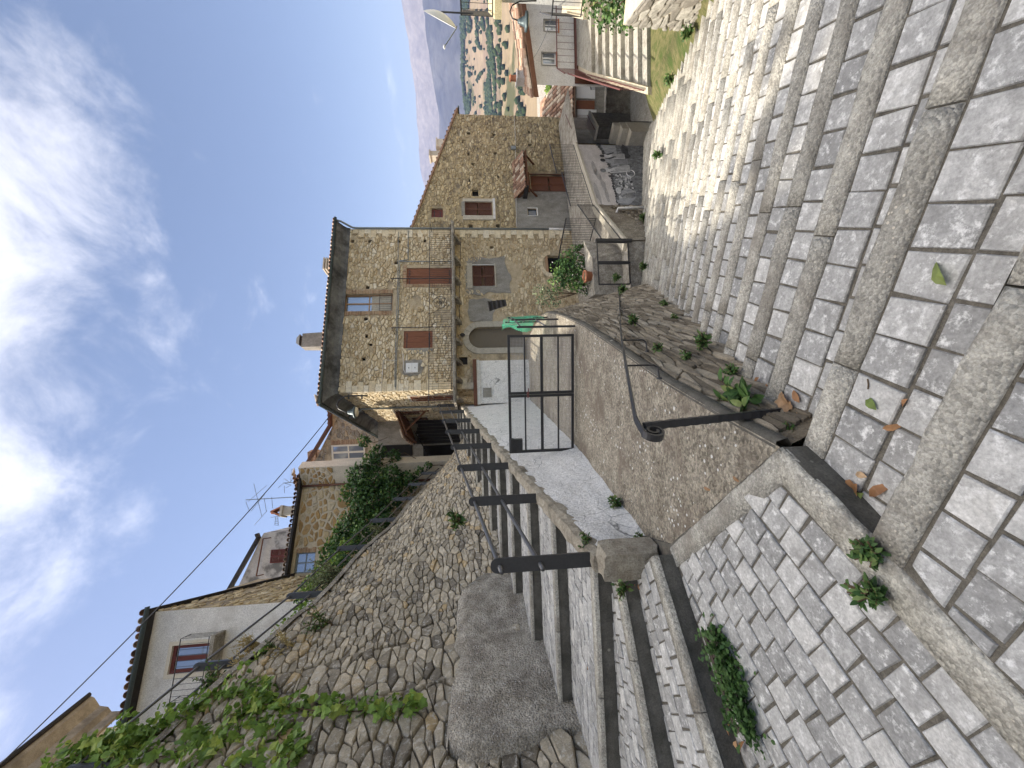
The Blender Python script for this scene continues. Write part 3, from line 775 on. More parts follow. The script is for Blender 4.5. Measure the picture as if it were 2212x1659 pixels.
def lw_add(x0, x1, y1, sx, sy, dep, drop, jnt):
    for poly in voronoi(x0, x1, 0, y1, sx, sy, .40, drop, rgw):
        cx = sum(p[0] for p in poly) / len(poly); cy = sum(p[1] for p in poly) / len(poly)
        if cy > lw_len(cx) - .03: continue
        g = stone_geo(poly, lwmap, dep, rgw, jnt, ((-.03, 1.0), (.62, .97), (1.0, .82)))
        if g:
            t = min(1, max(0, rgw.gauss(.50, .28))); geos.append((g[0], g[1], t))
lw_add(1.4, 5.6, 7.6, .31, .145, .055, .33, .009)
lw_add(5.6, 6.6, 7.6, .28, .135, .05, .28, .009)
lw_add(6.6, 10.2, 6.2, .24, .11, .045, .26, .008)
lw_add(10.2, 19.2, 4.2, .25, .105, .04, .24, .008)
put_pieces(geos, 'stone', M['rubble'], lw, 300)
# coping strip along the top
cv = MB(); rows = []
for i in range(61):
    a = 1.2 + 18.3 * i / 60; P = lwmap(a, lw_len(a), 0); w0 = mnoise.noise(Vector((a * 2, 0, 9))) * .03
    rows += [P + Vector((.09 + w0, 0, -.05)), P + Vector((.10 + w0, 0, .06)), P + Vector((-.22, 0, .07)), P + Vector((-.24, 0, -.1))]
cv.add(rows, [(i * 4 + j, (i + 1) * 4 + j, (i + 1) * 4 + j + 1, i * 4 + j + 1) for i in range(60) for j in range(3)])
cv.build('coping', M['plinth'], lw)
# rendered plinth at the foot
pv = []
na = 24
def plp(a, z, off):
    x = lerp_tab(left_base, a) + .05 - .06 * max(0, z - lz_floor(a)) + off; return (x, a, z)
pa0, pa1 = 4.25, 7.55
for i in range(na + 1):
    a = pa0 + (pa1 - pa0) * i / na; zt = 2.0 + .03 * math.sin(a * 3) + mnoise.noise(Vector((a * 3, 4, 0))) * .10 + mnoise.noise(Vector((a * 9, 4, 0))) * .05; z0 = lz_floor(a) - .1
    for j in range(9):
        f = j / 8; z = z0 + (zt - z0) * f; a2 = a + (mnoise.noise(Vector((z * 2.3, 7, i // 13))) * .45 + mnoise.noise(Vector((z * 7, 7, i // 13))) * .15) * max(0, 1 - min(i, na - i) / 4); pv.append(plp(a2, z, mnoise.noise(Vector((a * 2, z * 2, 1))) * .06 - (.05 if j == 8 else 0)))
    pv.append((plp(a, zt, 0)[0] - .35, a, zt + .03))
pf = [(i * 10 + j, i * 10 + j + 1, (i + 1) * 10 + j + 1, (i + 1) * 10 + j) for i in range(na) for j in range(9)]
for i in (0, na):
    b = len(pv); pv += [(p[0] - .4, p[1], p[2]) for p in pv[i * 10:i * 10 + 10]]
    pf += [(i * 10 + j, b + j, b + j + 1, i * 10 + j + 1) for j in range(9)]
mesh_obj('plinth', pv, pf, M['plinth'], lw, True)['label'] = 'grey stained render plinth at the foot of the rubble wall'
# ground behind the wall: the upper lane and the slope the houses stand on
hv = []; hf = []
for i in range(31):
    a = -8 + i * 1.1; zt = lerp_tab(left_topz, max(0, a)); xt = lerp_tab(left_top, a)
    for j, (dx_, dz_) in enumerate(((-.2, -.02), (-1.4, .02), (-2.0, .1), (-3.6, 1.0), (-7, 2.6), (-16, 4.0), (-40, 6))): hv.append((xt + dx_, a, zt + dz_ * (1 if a < 14 else max(.1, 1 - (a - 14) / 8)) - .03))
hf = [(i * 7 + j, (i + 1) * 7 + j, (i + 1) * 7 + j + 1, i * 7 + j + 1) for i in range(30) for j in range(6)]
hs = mesh_obj('hillside', hv, hf, M['soil']); tag(hs, kind='structure')
# ------------------------------------------------------------------ whitewashed wall between left stairway and courtyard
ww = thing('whitewashed_wall', 'cracked whitewashed wall rising beside the left stairway', 'wall', (-1.4, 6, 0))
base_x = [(3.5, -1.56), (4.5, -1.40), (6.7, -1.13), (9, -.98), (12, -.80), (15.6, -.62)]
curbz = [(3.45, .56), (5.26, .81), (7.0, 1.06), (8.8, 1.30), (10.5, 1.56), (12.6, 1.85), (14.7, 2.13), (17, 2.45)]
def wwP(a, f, off):
    xb = lerp_tab(base_x, a); xt = lerp_tab(wall_top, a) + .09; zb = cz(a) - .05; zt = lerp_tab(curbz, a) - .10
    f2 = f; lump = mnoise.noise(Vector((a * 1.6, f * 2, 4))) * .035 + mnoise.noise(Vector((a * 5, f * 6, 1))) * .012
    return Vector((xb + (xt - xb) * (f ** .8), a, zb + (zt - zb) * f)) + Vector((1, -.1, .15)) * (off + lump)
na, nb = 90, 12; V = []
for i in range(na + 1):
    a = 3.5 + (15.6 - 3.5) * (i / na) ** 1.3
    for j in range(nb + 1): V.append(wwP(a, j / nb, 0))
Fc = [(i * (nb + 1) + j, (i + 1) * (nb + 1) + j, (i + 1) * (nb + 1) + j + 1, i * (nb + 1) + j + 1) for i in range(na) for j in range(nb)]
mesh_obj('render_face', V, Fc, M['whitewash'], ww, True)
# rough masonry curb on top
V = []; n6 = 110
for i in range(n6 + 1):
    a = 3.42 + (16.2 - 3.42) * i / n6; x = lerp_tab(wall_top, a); z = lerp_tab(curbz, a); q = lambda k: mnoise.noise(Vector((a * 4, k, 7))) * .03 + mnoise.noise(Vector((a * 13, k, 3))) * .015
    for k, (dx_, dz_) in enumerate(((.095, -.18), (.100, -.07), (.075, -.01), (.0, .0), (-.075, -.015), (-.09, -.10), (-.09, -.55))): V.append((x + dx_ + q(k), a, z + dz_ + q(k + 20)))
Fc = [(i * 7 + j, (i + 1) * 7 + j, (i + 1) * 7 + j + 1, i * 7 + j + 1) for i in range(n6) for j in range(6)] + [tuple(range(7))]
M['curb'] = mottled('rough_curb', (.30, .26, .20), (.50, .45, .36), 9, c3=(.17, .15, .115), c3scale=3, bs=1, bd=.04)
mesh_obj('curb', V, Fc, M['curb'], ww)
# rough block that ends the wall
def rock(c, sx, sy, sz, rot, seed, sub=5, amp=.12):
    V = []; Fc = []; n = sub
    def face(o, u, v):
        b = len(V)
        for i in range(n + 1):
            for j in range(n + 1):
                p = o + u * (i / n) + v * (j / n); q = p.copy()
                l = max(abs(q.x), abs(q.y), abs(q.z)); sph = q.normalized() * 1.2; q = q.lerp(sph, .28)
                q = q * (1 + mnoise.noise(q * 1.7 + Vector((seed, 0, 0))) * amp + mnoise.noise(q * 5 + Vector((seed, 3, 0))) * amp * .4)
                V.append(q)
        for i in range(n):
            for j in range(n): Fc.append((b + i * (n + 1) + j, b + (i + 1) * (n + 1) + j, b + (i + 1) * (n + 1) + j + 1, b + i * (n + 1) + j + 1))
    X, Y, Z = Vector((2, 0, 0)), Vector((0, 2, 0)), Vector((0, 0, 2)); o = Vector((-1, -1, -1))
    face(o, Y, X); face(o + Z, X, Y); face(o, X, Z); face(o + Y, Z, X); face(o, Z, Y); face(o + X, Y, Z)
    c = Vector(c); mt = Matrix.Rotation(rot, 3, 'Z')
    return [c + mt @ Vector((p.x * sx, p.y * sy, p.z * sz)) for p in V], Fc
V, Fc = rock((-1.60, 3.36, .26), .135, .12, .26, R(-12), 3)
blk = mesh_obj('end_block', V, Fc, M['curb'], ww, True); blk['label'] = 'rough grey-brown stone block at the end of the whitewashed wall'
# step pad painted white by the gate
# white annex in front of the house with a dark cap
def annex():
    t = thing('annex_wall', 'short white wall with a dark cap beside the arched door', 'wall', (.2, 15.3, -.5))
    fr = Fr(pY(1138, 866, 15.1) * 1.0, (1, .05)); fr.o.z = 0
    x1 = fr.px(1080, 778)[0]; zt = fr.px(1030, 820)[1]
    one('wall', lambda b: b.box(fr, -.05, x1, -.55, zt, -.9, 0), M['whitewash'], t)
    one('cap', lambda b: b.box(fr, -.12, x1 + .05, zt + .0, zt + .14, -.95, .10), M['shutter'], t)
    one('drip_edge', lambda b: b.box(fr, -.08, x1 + .02, zt - .12, zt - .003, .002, .05), M['white_paint'], t)
    a0, z0 = fr.px(1062, 858); a1, z1 = fr.px(1043, 838)
    one('hatch', lambda b: b.box(fr, a0, a1, z0, z1, 0, .03), M['grey_render'], t)
annex()
# ------------------------------------------------------------------ handrail of flat posts along the left stairway
def flat_post(name, base, h, w_, d, parent, mat, u=(1, 0, 0), lean=(0, 0, 0)):
    """steel flat: rounded top, thin"""
    u = Vector(u); v = Vector((-u.y, u.x, 0)); base = Vector(base); pr = [(-w_ / 2, 0), (w_ / 2, 0)]
    for k in range(9):
        a = math.pi * k / 8; pr.append((w_ / 2 * math.cos(a), h - w_ / 2 + w_ / 2 * math.sin(a)))
    b = MB(); lv = Vector(lean)
    b.prism(pr, -d / 2, d / 2, lambda a, z, o: base + v * a + u * o + Vector((0, 0, z)) + lv * z)
    # edge lip on the face
    return b.build(name, mat, parent)
hr = thing('stair_railing', 'charcoal steel railing of flat posts and two pipe rails on the whitewashed wall', 'railing', (-1.7, 3.5, .5))
ps = [3.52, 5.26, 7.0, 8.8, 10.5, 12.55, 14.7, 16.9]
topl = []; lowl = []
for y in ps:
    x = lerp_tab(wall_top, y) - .0; z = lerp_tab(curbz, y)
    o = flat_post('post', (x, y, z - .05), .97, .125, .05, hr, M['black_iron'], u=(.24, -.97, 0))
    topl.append(Vector((x, y, z + .84))); lowl.append(Vector((x, y, z + .47)))
def ext(l, k=.12):
    return [l[0] + (l[0] - l[1]).normalized() * k] + l + [l[-1] + (l[-1] - l[-2]).normalized() * k]
one('rail', lambda b: b.tube(ext(topl), .021, 10), M['pipe_rail'], hr, True)
one('rail', lambda b: b.tube(ext(lowl), .021, 10), M['pipe_rail'], hr, True)
# railing on top of the rubble wall
ur = thing('stair_railing', 'grey steel railing along the top of the tall rubble wall', 'railing', (-4.6, 6, 6))
ups = [5.45, 7.2, 9.4, 11.3, 13.0, 14.7, 16.3, 18.0, 19.2]
tl = []; ll = []
for y in ups:
    P = lwmap(y, lw_len(y), 0)
    flat_post('post', (P.x - .06, y, P.z - .02), 1.0, .13, .05, ur, M['grey_iron'], u=(.24, -.97, 0))
    tl.append(Vector((P.x - .06, y, P.z + .90))); ll.append(Vector((P.x - .06, y, P.z + .45)))
tl = [tl[0] + (tl[0] - tl[1]) * 2.2] + tl; ll = [ll[0] + (ll[0] - ll[1]) * 2.2] + ll
one('rail', lambda b: b.tube(tl, .022, 8), M['pipe_rail'], ur, True)
one('rail', lambda b: b.tube(ll, .022, 8), M['pipe_rail'], ur, True)
# ------------------------------------------------------------------ wrought handrail on the right
wr = thing('handrail', 'black wrought iron handrail ending in a scroll, fixed to the low stone wall', 'handrail', (-.2, 2.05, -.2))
pb = Vector(pZ(1688, 889, -.30)); pt = pY(1392, 921, pb.y - .09)
def twisted(b):
    n = 26; w0 = .021
    V = []; d = (pt - pb); L = d.length; d.normalize(); x = Vector((1, 0, 0)); x = (x - d * x.dot(d)).normalized(); y = d.cross(x)
    for i in range(n + 1):
        p = pb + d * (L * i / n); ww_ = w0 + (.0022 if i % 2 else -.0012)
        for a, c in ((-1, -1), (1, -1), (1, 1), (-1, 1)): V.append(p + x * a * ww_ + y * c * ww_)
    Fc = [(i * 4 + k, i * 4 + (k + 1) % 4, (i + 1) * 4 + (k + 1) % 4, (i + 1) * 4 + k) for i in range(n) for k in range(4)] + [(3, 2, 1, 0), tuple(n * 4 + k for k in range(4))]
    b.add(V, Fc)
one('post', twisted, M['black_iron'], wr)
# rail line measured where it passes in front of the wall
rp = [pY(1382, 925, pt.y - .005), pY(1372, 905, 2.18), pY(1352, 790, 2.95), pY(1343, 735, 3.9), pY(1340, 700, 5.0), pY(1339, 668, 6.6), pY(1337, 640, 8.6), pY(1335, 622, 10.2)]
def flatrail(b, pts, wd, th):
    pts = [Vector(p) for p in pts]; V = []
    for i, p in enumerate(pts):
        d = (pts[min(i + 1, len(pts) - 1)] - pts[max(i - 1, 0)]).normalized(); s = d.cross(Vector((0, 0, 1))); s = s.normalized() if s.length > .05 else Vector((1, 0, 0)); u = s.cross(d)
        for a, c in ((-1, -1), (1, -1), (1, 0), (.55, 1), (-.55, 1), (-1, 0)): V.append(p + s * a * wd / 2 + u * c * th / 2)
    n = len(pts); Fc = [(i * 6 + k, i * 6 + (k + 1) % 6, (i + 1) * 6 + (k + 1) % 6, (i + 1) * 6 + k) for i in range(n - 1) for k in range(6)] + [tuple(range(6))[::-1], tuple((n - 1) * 6 + k for k in range(6))]
    b.add(V, Fc)
one('rail', lambda b: flatrail(b, rp, .042, .016), M['black_iron'], wr, False)
# the scroll: a spiral band below the rail end
cvec = (rp[0] - rp[2]); cvec.z = 0; cvec.normalize(); cen = rp[0] + cvec * .055 + Vector((0, 0, -.058)); sp = []
for i in range(34):
    a = math.pi * .5 - i / 33 * math.pi * 3.1; r = .060 - .043 * i / 33
    sp.append(cen + cvec * (r * math.cos(a)) + Vector((0, 0, r * math.sin(a))))
def scroll(b):
    sd = cvec.cross(Vector((0, 0, 1))); V = []
    for i, p in enumerate(sp):
        rad = (p - cen).normalized()
        for a, c in ((-1, -1), (1, -1), (1, 1), (-1, 1)): V.append(p + sd * a * .021 + rad * c * .007)
    n = len(sp); b.add(V, [(i * 4 + k, i * 4 + (k + 1) % 4, (i + 1) * 4 + (k + 1) % 4, (i + 1) * 4 + k) for i in range(n - 1) for k in range(4)] + [(3, 2, 1, 0), tuple((n - 1) * 4 + k for k in range(4))])
    flatrail(b, [sp[0], rp[0] + (rp[1] - rp[0]) * .3], .042, .016)
    b.bar(pt - Vector((0, 0, .01)), rp[0] + Vector((0, 0, -.005)), .012, .012)
one('scroll', scroll, M['black_iron'], wr)
for y in (2.95, 3.9, 5.0, 6.6, 8.6):
    i = [r for r in rp if abs(r.y - y) < .1][0]
    wx = rwm(y, -.25, 0); t = Vector((i.x, i.y, i.z - .01))
    one('bracket', lambda b: (b.tube([t, t + Vector((0, 0, -.22)), t + Vector((-.02, 0, -.25)), Vector((wx.x + .0, y, t.z - .26))], .008, 8), b.lathe((wx.x + .0, y, t.z - .26), [(.022, -.01), (.022, .006)], 12, (1, 0, 0))), M['black_iron'], wr)
# ------------------------------------------------------------------ double gate across the courtyard
gy = 6.75
gl = pY(1247, 972, gy); gr_ = pY(1253, 721, gy - .25)
gz = cz(gy) + .05
gate = thing('gate', 'low black iron double gate with wire mesh across the courtyard', 'gate', (gl.x, gl.y, gz))
gf = Fr((gl.x, gl.y, 0), (gr_ - gl)); GW = (Vector((gr_.x, gr_.y, 0)) - Vector((gl.x, gl.y, 0))).length; GH = gf.px(1098, 850)[1]
mid = gf.px(1170, 851)[0]
def bars(b, a0, a1):
    t = .022
    for a in (a0, a1): b.box(gf, a - t, a + t, gz, GH, -t, t)
    for z in (gz + t, GH - t): b.box(gf, a0 + t, a1 - t, z - t, z + t, -t * .9, t * .9)
    zz = [gf.px(1135, 900)[1], gf.px(1171, 900)[1], gf.px(1206, 900)[1]]
    for k, z in enumerate(zz):
        tt = .024 if k == 1 else .012
        b.box(gf, a0 + t, a1 - t, z - tt, z + tt, -t * .8, t * .8)
for a0, a1, n_ in ((.02, mid - .026, 0), (mid + .026, GW - .02, 1)):
    leaf = one('leaf_frame', lambda b: bars(b, a0, a1), M['black_iron'], gate)
    mesh_obj('wire_mesh', [gf.p(a0, gz, .0), gf.p(a1, gz, .0), gf.p(a1, GH, .0), gf.p(a0, GH, .0)], [(0, 1, 2, 3)], M['wire'], leaf)
a0, z0 = gf.px(1128, 972); a1, z1 = gf.px(1103, 947)
one('letter_box', lambda b: (b.box(gf, a0, a1, z0, z1, .022, .10), b.box(gf, a0 - .01, a1 + .01, z1 - .05, z1 + .008, .02, .115)), M['black_iron'], gate, label='small black letter box on the gate')
one('latch', lambda b: (b.box(gf, mid - .05, mid + .05, gf.px(1140, 850)[1] - .02, gf.px(1140, 850)[1] + .02, .02, .045), b.tube([gf.p(mid + .02, gf.px(1140, 850)[1], .04), gf.p(mid + .02, gf.px(1140, 850)[1], .09), gf.p(mid + .12, gf.px(1140, 850)[1], .09)], .009, 8)), M['rust_iron'], gate)
# low white pad against the wall before the gate
pad = None and mesh_obj('threshold_slab', *(lambda b: (b.v, b.f))(MB().box(Fr((-1.06, 5.55, 0), (-.1, 1)), 0, .95, cz(6.2) - .05, cz(6.2) + .36, -.03, .05)), M['whitewash'], ww)
# ------------------------------------------------------------------ green net fence along the courtyard edge
fn = thing('fence', 'low fence with torn green netting along the courtyard edge', 'fence', (1.3, 9, -.2))
fp = [(gr_.y + .05, 1.0), (8.2, 1.40), (9.8, 1.72), (11.6, 1.90)]
tops = []
for y, x in fp:
    z = cz(y)
    one('post', lambda b: b.bar((x - .03, y, z - .05), (x - .03, y, z + 1.02), .035, .035), M['black_iron'], fn)
    tops.append(Vector((x - .03, y, z)))
for h in (.95, .50): one('rail', lambda b: b.tube([p + Vector((0, 0, h)) for p in tops], .014, 8), M['grey_iron'], fn, True)
def netpiece(y0, y1, h0, h1, mat, sag):
    V = []; n = 14
    for i in range(n + 1):
        y = y0 + (y1 - y0) * i / n; x = lerp_tab([(q[0], q[1]) for q in fp], y)
        for j in range(7):
            f = j / 6; z = cz(y) + h0 + (h1 - h0) * f; V.append((x + .0 + mnoise.noise(Vector((y * 2.2, f * 2, 1))) * sag, y, z + mnoise.noise(Vector((y * 1.5, 0, 7))) * .12 * f))
    return mesh_obj('netting', V, [(i * 7 + j, (i + 1) * 7 + j, (i + 1) * 7 + j + 1, i * 7 + j + 1) for i in range(n) for j in range(6)], mat, fn, True)
netpiece(8.2, 9.8, .3, .95, M['netting'], .06)
netpiece(9.8, 11.6, .05, 1.05, M['netting'], .10)
netpiece(11.6, 13.4, .1, 1.1, M['netting'], .2)
bl = thing('roller_blind', 'dark folded awning leaning behind the green netting', 'awning', (1.7, 13.2, .2))
P0 = pY(1058, 672, 13.0); P1 = pY(1095, 660, 13.0)
def awn(b):
    w_ = Vector((.36, .12, .05)); V = []
    for i in range(9):
        f = i / 8; p = P0 + (P1 - P0) * f + Vector((0, .05 * (i % 2), 0)); V += [p, p + w_ * (1 - .35 * f)]
    b.add(V, [(2 * i, 2 * i + 1, 2 * i + 3, 2 * i + 2) for i in range(8)]); b.tube([P0, P0 + w_], .025, 6)
one('cloth', awn, M['black_board'], bl)
# ------------------------------------------------------------------ house-building helpers
def Z1(x, y): return (603.4 + .24794 * x, 383.98 + .24794 * y)
def Z2(x, y): return (603.4 + .24794 * x, 713.1 + .24794 * y)
def Z3(x, y): return (877.7 + .27279 * x, .27279 * y)
def Z4(x, y): return (1042.2 + .24794 * x, 329.1 + .24794 * y)
def rpx(fr, p, q, n=0.0):
    a0, z0 = fr.px(*p, n); a1, z1 = fr.px(*q, n)
    return (min(a0, a1), max(a0, a1), min(z0, z1), max(z0, z1))
def holed(fr, a0, a1, z0, z1, rects, depth=.16, top=None, n0=0.0):
    """a wall face with real openings: cells between the openings, and reveals"""
    xs = sorted({a0, a1, *[min(max(r[i], a0), a1) for r in rects for i in (0, 1)]}); zs = sorted({z0, z1, *[min(max(r[i], z0), z1) for r in rects for i in (2, 3)]})
    b = MB()
    for i in range(len(xs) - 1):
        for j in range(len(zs) - 1):
            cx, cz_ = (xs[i] + xs[i + 1]) / 2, (zs[j] + zs[j + 1]) / 2
            if any(r[0] < cx < r[1] and r[2] < cz_ < r[3] for r in rects): continue
            poly = [(xs[i], zs[j]), (xs[i + 1], zs[j]), (xs[i + 1], zs[j + 1]), (xs[i], zs[j + 1])]
            if top:
                (ta, tb), (tc_, td) = top; poly = clip(poly, ta, tb, -(td - tb), tc_ - ta)
                if len(poly) < 3: continue
            b.add([fr.p(a, z, n0) for a, z in poly], [tuple(range(len(poly)))])
    for (r0, r1, q0, q1) in rects:
        V = [fr.p(a, z, n) for n in (n0, n0 - depth) for a, z in ((r0, q0), (r1, q0), (r1, q1), (r0, q1))]
        b.add(V, [(0, 4, 5, 1), (1, 5, 6, 2), (2, 6, 7, 3), (3, 7, 4, 0)])
    return b
def grow(r, d): return (r[0] - d, r[1] + d, r[2] - d, r[3] + d)
def louvre(fr, r, n, parent, mat, leaves=2, name='shutter', slat=.045):
    a0, a1, z0, z1 = r; w_ = (a1 - a0) / leaves
    for k in range(leaves):
        b = MB(); x0 = a0 + k * w_ + .006; x1 = x0 + w_ - .012; s = .045
        b.box(fr, x0, x0 + s, z0, z1, n, n + .04); b.box(fr, x1 - s, x1, z0, z1, n, n + .04)
        for zz in (z0, (z0 + z1) / 2 - s / 2, z1 - s): b.box(fr, x0 + s, x1 - s, zz, zz + s, n, n + .038)
        z = z0 + s + .01
        while z < z1 - s - .02:
            if abs(z - (z0 + z1) / 2) > .05:
                V = [fr.p(x0 + s, z, n + .03), fr.p(x1 - s, z, n + .03), fr.p(x1 - s, z + slat * .8, n + .008), fr.p(x0 + s, z + slat * .8, n + .008)]
                V += [v + Vector((0, 0, .007)) for v in V]
                b.add(V, [(0, 1, 2, 3), (7, 6, 5, 4), (0, 4, 5, 1), (2, 6, 7, 3)])
            z += slat
        b.build(name, mat, parent)
def boarded(fr, r, n, parent, mat, leaves=2, name='shutter'):
    a0, a1, z0, z1 = r; w_ = (a1 - a0) / leaves
    for k in range(leaves):
        x0 = a0 + k * w_ + .005; x1 = x0 + w_ - .01; nb = 3; bw = (x1 - x0) / nb
        lf = MB()
        for i in range(nb): lf.box(fr, x0 + i * bw + .003, x0 + (i + 1) * bw - .003, z0, z1, n, n + .03)
        o = lf.build(name, mat, parent)
        one('hinge', lambda b: [b.box(fr, x0 + .02, x1 - .1, zz, zz + .03, n + .03, n + .04) for zz in (z0 + .12, z1 - .15)], M['black_iron'], o)
def brick_frame(fr, r, wd, parent, n=.0, sides='LRTB', bh=.045):
    a0, a1, z0, z1 = r; rg_ = random.Random(int(a0 * 100)); geos = []
    def brick(x0, x1, y0, y1):
        b = MB().box(fr, x0 + .005, x1 - .005, y0 + .005, y1 - .005, n - .05, n + .03 + rg_.uniform(-.006, .006)); geos.append((b.v, b.f, rg_.random()))
    z = z0 - (wd if 'B' in sides else 0)
    while z < z1:
        for sd in 'LR':
            if sd in sides:
                w_ = wd * rg_.choice((1, .8, 1.05)); brick(a0 - w_, a0, z, z + bh * .97) if sd == 'L' else brick(a1, a1 + w_, z, z + bh * .97)
        z += bh
    if 'T' in sides:
        x = a0 - wd
        while x < a1 + wd - .03: brick(x, x + bh * 1.2, z1, z1 + wd); x += bh * 1.2
    if 'B' in sides:
        x = a0
        while x < a1 - .03: brick(x, min(a1, x + .2), z0 - .05, z0); x += .2
    put_pieces(geos, 'brick', M['brick'], parent, 90)
def railing(name, label, pts, h, parent=None, spacing=.11, mat='black_iron', rb=.007, rail=.022, cat='railing', low=.06, group=None):
    """pts: base polyline; vertical bars between bottom and top rail, each bar a part"""
    t = thing(name, label, cat, pts[0], group) if parent is None else parent
    P = [Vector(p) for p in pts]
    one('top_rail', lambda b: b.tube([p + Vector((0, 0, h)) for p in P], rail, 6), M[mat], t)
    one('bottom_rail', lambda b: b.tube([p + Vector((0, 0, low)) for p in P], rail * .8, 6), M[mat], t)
    base = MB().tube([(0, 0, 0), (0, 0, 1)], rb, 5); me = None
    for p, q in zip(P[:-1], P[1:]):
        L = (q - p).length; n = max(1, int(L / spacing))
        for i in range(n + 1):
            c = p.lerp(q, i / n); o = bpy.data.objects.new('baluster', me) if me else None
            if o is None:
                m_ = bpy.data.meshes.new('baluster'); m_.from_pydata(base.v, [], base.f); m_.materials.append(M[mat]); me = m_; o = bpy.data.objects.new('baluster', me)
            COL.objects.link(o); o.location = c + Vector((0, 0, low)) - rootloc(t); o.scale = (1, 1, h - low)
            o.parent = t
    return t
def tile_row(p0, p1, up, parent, w_=.17, r=.085, ln=.40, seed=1, name='roof_tile', courses=1, mat='tile', drop=.0):
    """barrel tiles whose ends show along an eave from p0 to p1; up = direction up the roof slope; alike tiles share mesh data"""
    rg_ = random.Random(seed); p0 = Vector(p0); p1 = Vector(p1); d = (p1 - p0); L = d.length; d.normalize(); up = Vector(up).normalized(); nrm = d.cross(up).normalized()
    if nrm.z < 0: nrm = -nrm
    mes = []
    for v in range(4):
        V = []; seg = 6
        for k, (f, s) in enumerate(((0, 1.0), (1, .85))):
            for rr in (r * s, r * s - .016):
                for i in range(seg + 1):
                    a = math.pi * i / seg; V.append(d * (rr * math.cos(a)) + nrm * (rr * math.sin(a)) + up * (ln * f))
        n = seg + 1; Fc = []
        for i in range(seg):
            Fc += [(i, i + 1, 2 * n + i + 1, 2 * n + i), (n + i + 1, n + i, 3 * n + i, 3 * n + i + 1), (i + 1, i, n + i, n + i + 1)]
        m_ = bpy.data.meshes.new(name); m_.from_pydata(V, [], Fc); m_.materials.append(M[mat])
        at = m_.attributes.new('tone', 'FLOAT', 'POINT'); at.data.foreach_set('value', [v / 3.2 + .05] * len(V)); mes.append(m_)
    off = rootloc(parent); n = int(L / w_)
    for c in range(courses):
        for i in range(n + 1):
            o = bpy.data.objects.new(name, mes[rg_.randrange(4)]); COL.objects.link(o); o.parent = parent
            o.location = p0 + d * (i * w_ + rg_.uniform(-.01, .01)) + up * (c * ln * .85 + rg_.uniform(-.03, .02)) + nrm * (.012 * c + rg_.uniform(-.008, .008)) - off
# ------------------------------------------------------------------ the big stone house
hp = pY(900, 843, 16.0); FH = Fr((hp.x, hp.y, 0), (.961, .276))
HW = FH.px(900, 496)[0]
house = thing('stone_house', 'three storey honey stone house with an iron balcony and tiled eaves', 'house', FH.p(HW / 2, 0, -3))
ztop = FH.px(*Z1(600, 700))[1] + .12
RC = {}
RC['upwin'] = rpx(FH, Z1(570, 1015), Z1(985, 1160)); RC['baldoor'] = rpx(FH, Z1(1110, 785), Z1(1508, 925)); RC['balwin'] = rpx(FH, Z1(1085, 1335), Z1(1335, 1480))
RC['gwin'] = rpx(FH, Z1(1680, 765), Z1(1880, 945)); RC['meter'] = rpx(FH, Z2(1105, 290), Z2(1210, 370)); RC['grille'] = rpx(FH, Z2(1565, 235), Z2(1640, 300))
aw = rpx(FH, Z1(1650, 1305), Z1(2060, 1480)); RC['arch'] = (aw[0], aw[1], aw[2] - .35, aw[3])
lowd = rpx(FH, (1182, 552), (1275, 590)); RC['lowdoor'] = (lowd[0], lowd[1], -3.2, lowd[3])
holes = []
for q in (Z1(640, 553), Z1(790, 553), Z1(1045, 552), Z1(1265, 550), Z1(1018, 740), Z1(770, 955), Z1(755, 1230), Z1(795, 1450), Z1(735, 1580), Z1(760, 1380), Z1(1850, 605), Z2(715, 455)):
    a, z = FH.px(*q); holes.append((a - .075, a + .075, z - .075, z + .085))
cut = [RC[k] for k in ('upwin', 'baldoor', 'balwin', 'gwin', 'arch', 'lowdoor', 'grille')] + holes
wall = holed(FH, 0, HW, -3.6, ztop, cut, .20).build('wall', M['house_mortar'], house)
SIDE_L = 8.5
vdir = Vector((-FH.u.y, FH.u.x, 0))
FS = Fr(FH.o + vdir * SIDE_L, -vdir)      # left side wall, seen at a grazing angle
one('flank_wall', lambda b: b.box(FS, 0, SIDE_L, -.8, ztop, -.3, 0), M['house_mortar'], house)
one('core_masonry', lambda b: b.box(FH, .25, HW - .05, -3.6, ztop - .1, -SIDE_L, -.55), M['house_mortar'], house)
one('return_wall', lambda b: b.box(FH, HW - .3, HW - .002, -3.6, ztop, -SIDE_L, -.002), M['house_mortar'], house)
for r in holes: one('dark_hole_plate', lambda b: b.box(FH, r[0] - .02, r[1] + .02, r[2] - .02, r[3] + .02, -.26, -.15), M['dark'], house)  # near-black plate paints the shade deep in each hole
def plasterz(cx, cy, rg_):
    # plaster patches where no stone shows
    for (a0, z0, ra, rz) in ((FH.px(*Z1(1900, 850)) + (1.0, 1.15)), (FH.px(*Z1(1750, 1150)) + (.75, .8)), (FH.px(*Z1(1900, 1400)) + (1.15, 1.3)), (FH.px(*Z1(1180, 1080)) + (.32, .3)), (FH.px(*Z2(1150, 330)) + (.42, .5)), (FH.px(*Z1(1450, 1200)) + (.35, .25))):
        if ((cx - a0) / ra) ** 2 + ((cy - z0) / rz) ** 2 < 1 + rg_.uniform(-.2, .2): return False
    return rg_.random() > .08
zbal = FH.px(*Z1(1512, 900))[1]; bz_guess = zbal
ex = [grow(RC['upwin'], .22), grow(RC['baldoor'], .16), grow(RC['balwin'], .08), grow(RC['gwin'], .16), grow(RC['grille'], .04), grow(RC['meter'], .08), grow(RC['lowdoor'], .22), (RC['arch'][0] - .27, RC['arch'][1] + .27, -2, RC['arch'][3] + .27)] + [grow(h, .01) for h in holes]
